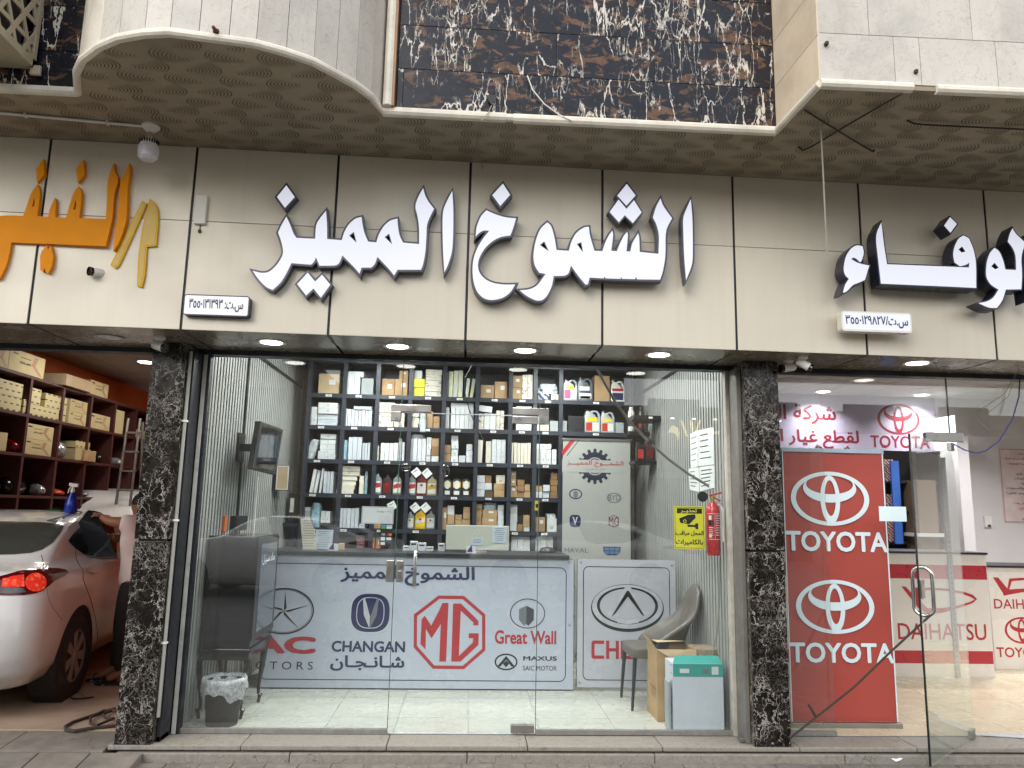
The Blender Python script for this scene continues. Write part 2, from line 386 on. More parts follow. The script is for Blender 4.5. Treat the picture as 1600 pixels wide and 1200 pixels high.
# pavement of small interlocking blocks in front of the step: each block in view is a part
pav = MB(); pav.box(-8, 9, -3.2, .2, -.3, -.104); pavo = tag(pav.build('pavement', M_concg), kind='structure')
blk = {}
for j in range(4):
    y1 = -.305-.112*j; y0 = y1-.106
    x = -3.1-.1*(j % 2)
    while x < 4.1:
        if not (x < -2.25 and j < 3):
            mb = MB(); dz = rnd.uniform(-.003, .003); mb.box(x, x+.202, y0, y1, -.12, -.094+dz)
            c = mb.build('paver', M_paver, pavo, bevel=.006)
        x += .208
mb = MB()
for j in range(4, 24):
    y1 = -.305-.112*j; x = -3.2-.1*(j % 2)
    while x < 4.2: mb.box(x, x+.202, y1-.106, y1, -.12, -.095+rnd.uniform(-.002, .002)); x += .208
tag(mb.build('paver_field', M_paver, pavo), kind='stuff')
# step
st = thing('stone_step', 'worn speckled stone step running along the foot of the shopfronts', 'step', (0, -.15, -.1))
for x0, x1 in ((-2.26, -1.42), (-1.416, -.48), (-.476, .452), (.456, 1.36), (1.364, 2.3), (2.304, 3.12), (3.124, 4.0), (4.004, 5.2)):
    mb = MB(); mb.box(x0, x1, -.262, -.005, -.034, -.001-rnd.uniform(0, .003)); mb.build('slab', M_granite, st, bevel=.008)
for x0, x1 in ((-2.2, -1.1), (-1.095, .05), (.055, 1.3), (1.305, 2.6), (2.605, 3.9), (3.905, 5.2)):
    mb = MB(); mb.box(x0, x1, -.285+rnd.uniform(-.005, .005), -.05, -.11, -.046); mb.build('riser', M_granite, st, bevel=.006)
# garage floor and broken apron
gf = MB(); gf.box(-6.6, -2.0, .06, 8.6, -.3, -.004); gfo = tag(gf.build('garage_floor', M_conc), kind='structure')
for y0, y1 in ((.065, 1.6), (1.61, 3.6), (3.61, 6.0)):
    for x0, x1 in ((-6.5, -4.3), (-4.29, -2.27)):
        mb = MB(); mb.box(x0, x1, y0, y1, -.01, 0); mb.build('floor_slab', M_conc, gfo, bevel=.003)
ap = thing('concrete_apron', 'cracked grey concrete strip in front of the open workshop', 'pavement edge', (-3.2, -.2, -.1))
for x0, x1 in ((-4.6, -3.62), (-3.61, -2.93), (-2.925, -2.275)):
    mb = MB(); mb.add([(x0, .055, -.004), (x1, .055, -.004), (x1, -.29, -.03), (x0, -.29, -.03), (x0, .055, -.2), (x1, .055, -.2), (x1, -.29, -.2), (x0, -.29, -.2)],
                      [(0, 1, 2, 3), (4, 7, 6, 5), (0, 4, 5, 1), (2, 6, 7, 3), (1, 5, 6, 2), (0, 3, 7, 4)]); mb.build('slab', M_concg, ap, bevel=.006)
x = -4.4
while x < -2.02:
    wv = rnd.uniform(.26, .36); mb = MB(); x1 = min(x+wv, -2.0)
    mb.add([(x, -.295, -.036), (x1-.008, -.295, -.036), (x1-.008, -.52, -.075), (x, -.52, -.075), (x, -.295, -.2), (x1-.008, -.295, -.2), (x1-.008, -.52, -.2), (x, -.52, -.2)],
           [(0, 1, 2, 3), (4, 7, 6, 5), (0, 4, 5, 1), (2, 6, 7, 3), (1, 5, 6, 2), (0, 3, 7, 4)]); mb.build('kerb_stone', M_concg, ap, bevel=.012); x = x1
# shop floors
def tiled(name, X0, X1, Y0, Y1, xs, ys, mat, z=0.0):
    mb = MB(); mb.box(X0, X1, Y0, Y1, -.09, z-.004); o = tag(mb.build(name, M_grey), kind='structure')
    xs = [X0]+[x for x in xs if X0 < x < X1]+[X1]; ys = [Y0]+[y for y in ys if Y0 < y < Y1]+[Y1]
    for i in range(len(xs)-1):
        for j in range(len(ys)-1):
            mb = MB(); g = .0018; mb.box(xs[i]+g, xs[i+1]-g, ys[j]+g, ys[j+1]-g, -.02, z); mb.build('tile', mat, o)
tiled('shop_floor', XL, XR, .012, 3.17, [-1.55, -.95, -.46, .06, .57, 1.12, 1.7], [.42, 1.02, 1.22, 1.9, 2.5], M_tile)
tiled('next_shop_floor', 2.28, 8, .012, 4.6, [2.9, 3.5, 4.1, 4.7, 5.3, 5.9, 6.5, 7.1], [.5, 1.1, 1.7, 2.3, 2.9, 3.5, 4.1], M_tile2)

# ------------------------------------------------------------------ side walls lined with narrow ribs
M_rib = basic('rib_panel', '#9fa29f', .42, .1, var=.08, scale=3)
M_ribback = basic('rib_groove', '#2c3433', .7, var=.1)
def ribwall(name, label, x, sg, y0, y1, z0, z1, pitch=.07):
    t = thing(name, label, 'wall', (x, (y0+y1)/2, z0))
    mb = MB(); mb.box(x, x-sg*.09, y0, y1, z0, z1); mb.build('backing', M_ribback, t)
    mb = MB(); y = y0+.01
    while y < y1-.012:
        mb.box(x+sg*.001, x+sg*.012, y, y+pitch*.6, z0, z1); y += pitch
    tag(mb.build('rib_lining', M_rib, t), kind='stuff')
    return t
tl = ribwall('partition_wall', 'left wall of the middle shop lined with grey-green vertical ribs', XL, 1, .05, 3.17, 0, 3.2)
mb = MB(); mb.box(XL+.013, XL+.03, .06, 3.16, 2.868, 2.892); mb.build('trim', M_darkal, tl)
mb = MB(); mb.box(XL+.013, XL+.028, 1.02, 1.045, 0, 2.86); mb.build('joint_strip', M_darkal, tl)
tr = ribwall('partition_wall', 'right wall of the middle shop lined with ribs behind the fire extinguisher', XR, -1, .05, 3.17, 0, 3.2)
mb = MB(); mb.box(XR-.03, XR-.013, .9, 3.16, 2.868, 2.892); mb.build('trim', M_darkal, tr)
t = thing('back_wall', 'ribbed back wall of the middle shop seen above the tall rack', 'wall', (0, 3.2, 0))
mb = MB(); mb.box(XL-.09, XR+.09, 3.19, 3.3, 0, 3.2); mb.build('backing', M_ribback, t)
mb = MB(); x = XL+.01
while x < XR-.02: mb.box(x, x+.03, 3.17, 3.189, 0, 3.2); x += .06
tag(mb.build('rib_lining', M_rib, t), kind='stuff')
M_ceil = basic('ceiling_board', '#b9b9b4', .8, var=.05)
mb = MB(); mb.box(XL-.09, XR+.09, -.0, 3.3, 3.205, 3.3); tag(mb.build('ceiling', M_ceil), kind='structure')
# lamps inside the middle shop (lit ceiling panels above the lintel line)
M_lamp = emit('lamp_panel', (1, .98, .93), 6)
for i, (x, y) in enumerate(((-.95, .75), (.95, .75), (-.95, 1.9), (.95, 1.9))):
    t = thing('ceiling_lamp', 'square lit lamp panel in the middle shop ceiling, '+('front left', 'front right', 'rear left', 'rear right')[i], 'lamp', (x, y, 3.17), 'lit panels in the middle shop ceiling')
    mb = MB(); mb.box(x-.31, x+.31, y-.31, y+.31, 3.18, 3.203); mb.build('frame', M_white, t)
    mb = MB(); mb.box(x-.29, x+.29, y-.29, y+.29, 3.172, 3.179); mb.build('diffuser', M_lamp, t)
    ld = bpy.data.lights.new('lamp_light', 'AREA'); ld.size = .56; ld.energy = 20; ld.color = (1, .995, .98)
    lo = bpy.data.objects.new('lamp_light', ld); COL.objects.link(lo); lo.parent = t; lo.location = (0, 0, -.01)

# ------------------------------------------------------------------ marble pillars
M_emp = portoro('dark_emperador', (.008, .006, .005), (.02, .015, .012), (.3, .28, .25), 1.2, 1.9, .52, (1, 1, 1), (1, 1, .85), (.42, .52), .55)
M_emp2 = portoro('weathered_emperador', (.05, .045, .035), (.12, .11, .08), (.34, .32, .26), 1.2, 1.6, .45, (1, 1, 1), (1, 1, .85), (.42, .52), .5)
def pillar(label, x0, x1, side):
    t = thing('marble_pillar', label, 'pillar', ((x0+x1)/2, -.12, 0), 'dark marble pillars between the shops')
    for z0, z1 in ((-.0, 1.285), (1.3, ZL-.003)):
        mb = MB(); mb.box(x0, x1, -.262, -.24, z0+.0015, z1); mb.build('marble_slab', M_emp, t, bevel=.002)
        for xx, s in ((x0, 1), (x1, -1)):
            mb = MB(); mb.box(xx, xx+s*.02, -.2385, .04, z0+.0015, z1); mb.build('side_slab', M_emp2, t, bevel=.002)
    mb = MB(); mb.box(x0+.021, x1-.021, -.238, .05, 0, ZL-.004); mb.build('core', M_black, t)
pillar('dark marble pillar between the open workshop and the middle shop', -2.222, -1.99, 1)
pillar('dark marble pillar between the middle shop and the red bannered shop', 1.992, 2.243, -1)
# party walls behind pillars
M_orange = basic('orange_paint', '#b5571c', .7, var=.08, scale=1.5, dirt=.2)
mb = MB(); mb.box(-2.2, -2.05, .052, 8.5, 0, 3.3); tag(mb.build('party_wall', M_white), 'plain wall behind the left marble pillar dividing workshop and shop', 'wall')
mb = MB(); mb.box(2.07, 2.2, .052, 4.6, 0, 3.3); tag(mb.build('party_wall', M_white), 'plain wall behind the right marble pillar dividing the two glazed shops', 'wall')

# ------------------------------------------------------------------ sign fascia
M_acp = basic('cream_cladding', '#ccc4b3', .38, .1, var=.03, scale=1.2, dirt=.15, dcol=(.36, .31, .24), seed=True, streak=.13)
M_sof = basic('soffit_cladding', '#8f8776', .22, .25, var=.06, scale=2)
fas = thing('sign_fascia', 'long cream clad signboard fascia above the shopfronts with dark joints', 'fascia', (0, -.4, ZL))
ZS = at(736, 252, Y=-.66).z
ZJ = 0
seams = [at(a, b, Y=-.65).x for a, b in ((70, 360), (299, 370), (522, 380), (731.5, 390), (942, 400), (1150.5, 400), (1354.5, 420), (1559, 430))]
seams = [seams[0]-1.92, seams[0]-.96]+seams+[seams[-1]+.98, seams[-1]+1.96]
ZJ = at(720, 365, Y=-.65).z
mb = MB()
mb.add([(seams[0], FYX(seams[0])+.012, ZL+.004), (seams[-1], FYX(seams[-1])+.012, ZL+.004), (seams[-1], -.3, ZL+.004), (seams[0], -.3, ZL+.004)]+
       [(seams[0], FYX(seams[0])+.012, ZS), (seams[-1], FYX(seams[-1])+.012, ZS), (seams[-1], -.3, ZS), (seams[0], -.3, ZS)],
       [(0, 1, 2, 3), (4, 7, 6, 5), (0, 4, 5, 1), (2, 6, 7, 3), (1, 5, 6, 2), (0, 3, 7, 4)]); mb.build('joint_backing', M_darkal, fas)
g = .0085
for i in range(len(seams)-1):
    a, b = seams[i]+g, seams[i+1]-g
    for z0, z1 in ((ZL, ZJ-.0015), (ZJ+.0015, ZS-.002)):
        mb = MB(); ya, yb = FYX(a), FYX(b)
        mb.add([(a, ya, z0), (b, yb, z0), (b, yb+.01, z0), (a, ya+.01, z0), (a, ya, z1), (b, yb, z1), (b, yb+.01, z1), (a, ya+.01, z1)],
               [(0, 3, 2, 1), (4, 5, 6, 7), (0, 1, 5, 4), (1, 2, 6, 5), (2, 3, 7, 6), (3, 0, 4, 7)]); mb.build('cladding_panel', M_acp, fas, bevel=.002)
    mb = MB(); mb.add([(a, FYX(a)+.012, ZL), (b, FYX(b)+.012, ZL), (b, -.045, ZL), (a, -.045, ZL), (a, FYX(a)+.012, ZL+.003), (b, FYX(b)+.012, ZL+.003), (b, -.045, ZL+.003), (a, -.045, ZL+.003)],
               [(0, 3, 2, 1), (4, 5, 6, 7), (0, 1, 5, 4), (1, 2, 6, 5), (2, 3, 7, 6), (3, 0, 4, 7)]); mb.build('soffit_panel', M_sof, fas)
mb = MB(); mb.box(seams[0], seams[-1], -.044, .06, ZL-.035, ZL+.5); mb.build('lintel', M_darkal, fas)
# recessed downlights in the soffit
M_dl = emit('downlight_lens', (1, .97, .86), 5)
M_dl2 = basic('frosted_lens', '#d2d4d5', .3, var=.05)
dlp = [(-2.474, 0), (-1.383, 1), (-.513, 1), (.381, 1), (1.337, 1), (3.237, 1)]
dll = ['unlit round downlight in the soffit over the open workshop', 'lit round downlight over the middle shop, nearest the left pillar', 'lit round downlight over the middle shop, second from the left pillar',
       'lit round downlight over the middle shop, third from the left pillar', 'lit round downlight over the middle shop, nearest the right pillar', 'lit round downlight in the soffit over the red bannered shop']
for (x, on), lb in zip(dlp, dll):
    t = thing('downlight', lb, 'downlight', (x, -.37, ZL), 'round downlights in the fascia soffit'); c = (x, -.37, ZL-.001)
    MB().lathe([(.075, -.001), (.098, -.004), (.1, 0), (.075, .0)], c, 28).build('trim_ring', M_wplastic if on else M_sof, t, smooth=True)
    MB().lathe([(0, -.003), (.074, -.003), (.074, 0), (0, 0)], c, 28).build('lens', M_dl if on else M_dl2, t)
    if on:
        ld = bpy.data.lights.new('downlight_light', 'AREA'); ld.shape = 'DISK'; ld.size = .14; ld.energy = 3; ld.color = (1, .95, .85); ld.spread = math.radians(130)
        lo = bpy.data.objects.new('downlight_light', ld); COL.objects.link(lo); lo.parent = t; lo.location = (0, 0, -.008)

# ------------------------------------------------------------------ overhanging floor above
M_plaster = basic('rough_plaster', '#998d79', .85, var=.12, scale=2.2, bump=.25, bscale=60, dirt=.4, dcol=(.1, .08, .055), seed=False)
M_comb = basic('comb_groove', '#6b604c', .9, var=.15, seed=False)
M_nose = stone('stone_nosing', '#dcd5c6', .3, .5, 4)
M_cream = M_cream
M_botti = stone('pale_limestone', '#bfbab0', .5, .42, 2.4)
M_botti2 = stone('beige_limestone', '#d3c3ab', .2, .5, 2.4)
M_port = portoro('black_gold_marble', (.013, .014, .021), (.16, .085, .045), (.6, .56, .49), 1.25, .9, .545, (1, 1, 2.2), (2.1, 2.1, .55), (.5, .58), .8)
OUT = [(-60, 138), (0, 141), (122, 147), (120, 115), (129, 96), (155, 76), (185, 63), (225, 56), (265, 54), (310, 60), (357, 66), (400, 72), (447, 85), (490, 100), (525, 119), (556, 136), (580, 154), (598, 177),
       (1212, 208), (1281, 134), (1600, 149), (1700, 153)]
OW = [at(a, b, Z=ZS) for a, b in OUT]
OW[0].x = -5.5
ov = thing('overhanging_storey', 'upper storey overhang with curved pale stone bay, dark marble panels and combed plaster underside', 'building', (0, -.9, ZS))
mb = MB(); poly = [(p.x, p.y) for p in OW]+[(OW[-1].x+2, OW[-1].y), (OW[-1].x+2, 1), (-5.5, 1)]
mb.prism([poly], lambda x, y, d: (x, y, ZS+d), .026); mb.build('plaster_soffit', M_plaster, ov)
# comb marks: fans of arcs pressed in the plaster
def inside(x, y):
    c = False; n = len(poly)
    for i in range(n):
        (x0, y0), (x1, y1) = poly[i], poly[(i+1) % n]
        if (y0 > y) != (y1 > y) and x < (x1-x0)*(y-y0)/(y1-y0)+x0: c = not c
    return c
mb = MB(); row = 0; y = -.7
while y > -1.95:
    sg = 1 if row % 2 else -1; x = -4+(.14 if row % 2 else 0)
    while x < 5.2:
        jx, jy = rnd.uniform(-.02, .02), rnd.uniform(-.01, .01); sc = rnd.uniform(.9, 1.1); tilt = rnd.uniform(-.15, .15)
        for i in range(10):
            h = (.066*(1-i/10.6)**.8)*sc; cx = x+jx+sg*(i*.0205-.1); cy = y+jy+tilt*(i*.0205-.1)+.002*i
            P = []
            for k in range(7):
                a = -1+2*k/6; P.append((cx+sg*(a*a)*h*.75+rnd.uniform(-.0008, .0008), cy+a*h))
            if not all(inside(px, py) for px, py in P): continue
            wd = .0046*(1-.35*i/10)
            vs = []
            for k, (px, py) in enumerate(P):
                ww = wd*(1-abs(-1+2*k/6)**2*.7); vs += [(px-ww, py, ZS-.0012), (px+ww, py, ZS-.0012)]
            mb.add(vs, [(2*k, 2*k+1, 2*k+3, 2*k+2) for k in range(6)])
        x += .275
    y -= .118; row += 1
tag(mb.build('comb_marks', M_comb, ov, normals=False), kind='stuff')
# nosing along the edge
def nosing(pts, r=.028):
    mb = MB(); mb.tube([(p.x, p.y, ZS+.012) for p in pts], r, 10); return mb.build('edge_nosing', M_nose, ov, smooth=True)
nosing([OW[0], OW[1], OW[2]]); nosing(OW[2:19], .024); nosing([OW[17], at(790, 187, Z=ZS)], .03); nosing([at(802, 188, Z=ZS), OW[18]], .03); nosing(OW[18:20], .022); nosing([OW[19], at(1425, 140.5, Z=ZS)], .028); nosing([at(1462, 143, Z=ZS), OW[-1]], .028)
def wallquad(name, p, q, z0, z1, mat, th=.02, out=.0, gap=.0015, parent=ov, bev=.0015):
    d = (q-p); d.z = 0; L = d.length; d.normalize(); nrm = Vector((d.y, -d.x, 0))
    a = p+d*gap+nrm*out; b = q-d*gap+nrm*out
    mb = MB(); P = []
    for z in (z0+gap, z1-gap):
        for r_, o_ in ((a, 0), (b, 0), (b, -th), (a, -th)): v = r_+nrm*o_; P.append((v.x, v.y, z))
    mb.add(P, [(0, 3, 2, 1), (4, 5, 6, 7), (0, 1, 5, 4), (1, 2, 6, 5), (2, 3, 7, 6), (3, 0, 4, 7)])
    return mb.build(name, mat, parent, bevel=bev)
ZT = ZS+3.0
zb = ZS+.03
# curved bay: one vertical strip per stone
cur = OW[3:18]
for i in range(len(cur)-1):
    zc = [zb, ZT] if i < 11 else [zb, ZS+.72, ZT]
    for k in range(len(zc)-1): wallquad('stone_strip', cur[i], cur[i+1], zc[k], zc[k+1], M_botti if i > 1 else M_nose)
wallquad('stone_strip', OW[2], OW[3], zb, ZT, M_white)
mb = MB(); p = OW[17]; mb.tube([(p.x+.03, p.y-.035, ZS+.03), (p.x+.03, p.y-.035, ZT)], .03, 10); mb.build('corner_moulding', M_nose, ov, smooth=True)
mb = MB(); mb.box(p.x+.056, p.x+.07, p.y-.05, p.y-.02, ZS+.03, ZT); mb.build('edge_strip', basic('faded_pink_paint', '#a5826a', .8), ov)
# dark marble field with running-bond slabs
def marble_field(A, B, xoff, parent=ov):
    H = [ZS+.03]; 
    for a, b in ((950, 124), (950, 57), (950, -10), (950, -80), (950, -150)): H.append(at(a, b, Y=(A.y+B.y)/2).z)
    d = B-A; L = Vector((d.x, d.y, 0)).length; W = .623
    for r_ in range(len(H)-1):
        s = (xoff+(W*.52 if r_ % 2 else 0)+.11*(r_ == 2)) % W - W
        while s < L:
            a, b = max(s, 0), min(s+W, L)
            if b-a > .03: wallquad('marble_slab', A+d*(a/L), A+d*(b/L), H[r_], H[r_+1], M_port, out=rnd.uniform(-.0015, .0015))
            s += W
pA = OW[17]+Vector((.08, -.0, 0)); marble_field(pA, OW[18], .66)
marble_field(OW[0], OW[2]-Vector((.012, 0, 0)), .3)
# right bay: beige side return and pale slabs with a running bond
hz = [zb, at(1205, 30, X=OW[18].x).z]
A, B = OW[18]+Vector((.004, 0, 0)), OW[19]
zc = [zb, ZS+.31, ZS+.62, ZS+.93, ZT]
for k in range(4): wallquad('return_slab', A, B, zc[k], zc[k+1], M_botti2)
Yb = (OW[19].y+OW[20].y)/2
zr = [zb, at(1400, 57, Y=Yb).z, at(1400, -25, Y=Yb).z, ZT]
xs0 = [at(x, 100, Y=Yb).x for x in (1281, 1398, 1438, 1556)]+[4.2]; xs1 = [at(x, 30, Y=Yb).x for x in (1279, 1357, 1516)]+[3.6, 4.2]
A, B = OW[19], OW[-1]
def onb(x): t_ = (x-A.x)/(B.x-A.x); v = A+(B-A)*t_; return v
for k, xs in enumerate((xs0, xs1, xs0)):
    for i in range(len(xs)-1): wallquad('stone_slab', onb(max(xs[i], A.x)), onb(xs[i+1]), zr[k], zr[k+1], M_botti)
mb = MB(); mb.prism([poly], lambda x, y, d: (x, y+.03, ZT+d), .1); mb.build('roof_slab', M_plaster, ov)
mb = MB(); mb.prism([offset_loop(poly, -.04)], lambda x, y, d: (x, y, ZS+.03+d), 2.95); mb.build('masonry_core', M_concg, ov)
# small damages: hole with a hanging wire, rusty bolt, broken nosing chunks
Ym = (OW[17].y+OW[18].y)/2
h = pxloop([(761, 151), (777, 151), (774, 160), (768, 167), (763, 160)], Ym-.003)
flat(ov, 'broken_hole', [h], Ym-.0235, M_black, 0)
def wire(name, label, pts, r, mat, cat='cable', parent=None):
    mb = MB(); mb.tube(pts, r, 6); o = mb.build(name, mat, parent, smooth=True)
    if parent is None: tag(o, label, cat)
    return o
M_wire = basic('old_wire', '#3a322c', .7); M_wireg = basic('grey_wire', '#8d877c', .6); M_blue = basic('blue_cable', '#2a3a7a', .5)
wire('wire', 'thin loose wire hanging from a hole in the dark marble', [at(768, 165, Y=Ym-.03), at(762, 178, Y=Ym-.04), at(752, 189, Y=Ym-.05), at(749, 205, Z=ZS-.004), at(744, 235, Z=ZS-.004), at(753, 252, Y=-.67), at(754, 264, Y=-.665)], .003, M_wireg)
wire('wire', 'white cable curving across the dark marble down to the edge', [at(824, 118, Y=Ym-.03), at(832, 140, Y=Ym-.03), at(850, 162, Y=Ym-.03), at(872, 178, Y=Ym-.03), at(893, 188, Y=Ym-.03)], .004, M_white)
wire('rod', 'rusty bent rod crossing the plaster underside from the right bay edge', [at(1257, 172, Z=ZS-.02), at(1310, 205, Z=ZS-.02), at(1355, 232, Z=ZS-.02), at(1364, 237, Z=ZS-.01), at(1367, 234, Z=ZS-.0)], .006, M_wire, 'rod')
wire('rod', 'thin bent rod slanting up from the underside to the pale stone bay', [at(1410, 146, Z=ZS-.03), at(1330, 192, Z=ZS-.02), at(1270, 228, Z=ZS-.02), at(1254, 235, Z=ZS-.02), at(1247, 229, Z=ZS-.0)], .006, M_wire, 'rod')
wire('rod', 'long dark rod lying along the plaster underside at the far right', [at(1417, 188, Z=ZS-.0), at(1428, 193, Z=ZS-.02), at(1445, 195, Z=ZS-.02), at(1640, 204, Z=ZS-.02)], .006, M_wire, 'rod')
pr = at(1282, 186, Z=ZS-.01)
wire('rod', 'straight thin rod hanging down in front of the cream fascia', [pr, (pr.x, pr.y, at(1290, 399, Y=pr.y).z)], .005, M_wireg, 'rod')
pb = at(335, 45, Y=OW[9].y-.03)
t = thing('bolt', 'rusty bolt stub sticking out of the curved pale stone bay', 'bolt', pb)
MB().lathe([(.0, -.02), (.009, -.018), (.01, .02), (.018, .026), (0, .027)], pb, 8, (0, 1, .1)).build('bolt_head', basic('rust', '#4a3020', .9, var=.3), t)
for k, (a, b) in enumerate(((1293, 66), (1433, 110))):
    pb = at(a, b, Y=Yb-.02); mb = MB(); mb.box(pb.x-.009, pb.x+.009, pb.y, pb.y+.03, pb.z-.01, pb.z+.01)
    tag(mb.build('bolt', M_wire, bevel=.003), ('small dark bolt end in the pale stone slab nearest the bay corner', 'small dark bolt end in the pale slab right of the broken edge')[k], 'bolt')

# ------------------------------------------------------------------ aluminium frames and glass
M_glass = glass('shop_glass', (.95, .966, .96), 1.35, dust=.02)
M_gedge = basic('glass_edge', '#3f5a50', .2, var=.1)
M_strip = basic('old_white_strip', '#aaa79d', .55, var=.15, scale=12, dirt=.9, dcol=(.25, .22, .18))
M_sill = basic('dusty_sill', '#7d7b77', .6, .2, var=.15, scale=20, dirt=.4)
sf = thing('glass_shopfront', 'glazed front of the middle shop with a frameless glass door in the centre', 'shopfront', (0, 0, 0))
def pane(parent, x0, x1, z0, z1, y=.0, name='glass_pane', th=.01):
    mb = MB(); mb.box(x0, x1, y, y+th, z0, z1); return mb.build(name, M_glass, parent)
ZD = 2.235
XD0, XD1 = -.497, .523
pane(sf, XL+.05, XD0-.003, .03, ZL-.035); pane(sf, XD1+.003, XR-.05, .03, ZL-.035); pane(sf, XD0, XD1, ZD+.004, ZL-.035)
for x0, x1 in ((XL, XD0-.003), (XD1+.003, XR)):
    mb = MB(); mb.box(x0, x1, -.012, .022, -.001, .032); mb.build('sill', M_sill, sf, bevel=.003)
for x0, x1, m in ((XL-.0, XL+.03, basic('worn_white_strip', '#c9c8c2', .5, var=.1, scale=12, dirt=.55)), (XL+.03, XL+.052, M_darkal), (XR-.04, XR-.012, M_strip), (XR-.012, XR+.02, M_darkal)):
    mb = MB(); mb.box(x0, x1, -.03, .035, .0, ZL-.036); mb.build('jamb', m, sf, bevel=.003)
for xx in (XD0-.003, XD1+.003):
    mb = MB(); mb.box(xx-.0025, xx+.0025, -.0015, .0115, .033, ZL-.036); mb.build('pane_edge', M_gedge, sf)
mb = MB(); mb.box(XD0, XD1, -.0015, .0115, ZD-.002, ZD+.003); mb.build('pane_edge', M_silver, sf)
for x0, x1 in ((XD0-.08, XD0+.215), (XD1-.2, XD1+.07)):
    mb = MB(); mb.box(x0, x1, -.014, .024, ZD+.006, ZD+.06)
    if x0 < 0: mb.box(x0, x0+.075, -.014, .024, ZD-.065, ZD+.006)
    else: mb.box(x1-.075, x1, -.014, .024, ZD-.06, ZD+.006); mb.box(x0, x1-.08, -.014, .024, ZD-.06, ZD-.004)
    mb.build('patch_fitting', M_steel, sf, bevel=.003)
dr = thing('glass_door', 'frameless glass door of the middle shop with steel pull handle', 'door', ((XD0+XD1)/2, 0, 0))
pane(dr, XD0+.004, XD1-.004, .012, ZD-.004, name='door_pane')
mb = MB(); mb.box(XD1-.17, XD1-.006, -.014, .024, .01, .065); mb.build('patch_fitting', M_steel, dr, bevel=.003)
lk = MB(); a = at(624, 870, Y=0); b = at(630, 905, Y=0)
L = MB(); L.box(XD0+.012, XD0+.062, -.02, .03, 1.02, 1.17); L.build('lock_case', M_steel, dr, bevel=.004)
L = MB(); L.box(XD0+.026, XD0+.05, -.026, -.0205, 1.045, 1.1); L.build('lock_cover', M_chrome, dr, bevel=.003)
L = MB(); L.box(XD0-.06, XD0-.008, -.02, .03, 1.02, 1.17); L.build('strike_plate', M_steel, sf, bevel=.004)
hx = XD0+.145
def pull(parent, x, y, z0, z1, r=.0135, rr=.05, n='pull_handle'):
    P = [(x, y, z0+.012), (x, y-rr, z0)]; N_ = 5
    P = [(x, y, z0)]+[(x, y-rr*math.sin(a_), z0-rr*.0+rr*.6*(math.cos(a_)-1)*-1) for a_ in [math.pi/2*k/N_ for k in range(1, N_+1)]]
    Q = [(x, y-rr*math.sin(a_), z1-rr*.6*(1-math.cos(a_))) for a_ in [math.pi/2*k/N_ for k in range(N_, -1, -1)]]
    mb = MB(); mb.tube(P+Q, r, 12); return mb.build(n, M_chrome, parent, smooth=True)
pull(dr, hx, -.0, .985, 1.235); pull(dr, hx, .07, .985, 1.235) if False else None
# roller shutter guides and pipe beside the left pillar
mb = MB(); mb.box(-1.985, -1.955, -.2, -.035, .0, ZL-.04); tag(mb.build('shutter_guide', M_darkal, bevel=.003), 'dark roller shutter guide rail right of the left marble pillar', 'rail')
mb = MB(); mb.box(1.955, 1.987, -.2, -.035, .0, ZL-.04); tag(mb.build('shutter_guide', basic('worn_grey_rail', '#74726d', .5, .3, var=.15, scale=10, dirt=.6), bevel=.003), 'pale worn shutter guide rail left of the right marble pillar', 'rail')
t = thing('conduit', 'grey plastic conduit pipe clipped beside the left marble pillar', 'pipe', (-1.972, -.225, .16))
mb = MB(); mb.tube([(-1.972, -.226, .16), (-1.972, -.226, 2.6)], .0125, 10); mb.build('pipe', basic('pipe_grey', '#9b9a93', .5), t, smooth=True)
for z in (.62, 1.42, 2.1): mb = MB(); mb.box(-1.989, -1.955, -.243, -.212, z, z+.014); mb.build('clip', M_white, t)
mb = MB(); mb.box(-1.99, -1.955, -.2, -.06, .002, .03); tag(mb.build('floor_bracket', M_darkal), 'small dark metal bracket at the foot of the left shutter rail', 'bracket')
mb = MB(); mb.obox((1.965, -.15, .02), (1, .1, 0), (0, 1, .1), (0, 0, 1), .045, .03, .014); tag(mb.build('padlock_plate', M_steel, bevel=.005), 'small steel shutter lock on the step by the right pillar', 'lock')
# ================================================================== SIGN LETTERS ON THE FASCIA
M_face = emit('lit_acrylic', (.84, .87, 1.0), .36, (.42, .42, .45))
M_ret = basic('letter_return', '#4a4a55', .4, .2, var=.1)
M_retd = basic('dark_letter_return', '#25273a', .3, .3, var=.1, dirt=.2)
M_or = basic('orange_acrylic', '#e08c08', .6, var=.05, spec=.2)
M_yel = basic('yellow_acrylic', '#d8a820', .55, var=.05, spec=.25); M_yel2 = basic('dull_yellow_face', '#c9a850', .5, var=.06)
def smooth_loop(l, n=1):
    """round gentle corners only (Chaikin where the turn is small)"""
    for _ in range(n):
        out = []; m = len(l)
        for i in range(m):
            p0, p1, p2 = Vector(l[i-1]), Vector(l[i]), Vector(l[(i+1) % m])
            a = (p1-p0); b = (p2-p1)
            if a.length < 1e-5 or b.length < 1e-5: out.append(tuple(p1)); continue
            ang = a.angle(b)
            if ang < .75: out += [tuple(p1-a*.22), tuple(p1+b*.22)]
            else: out.append(tuple(p1))
        l = out
    return l
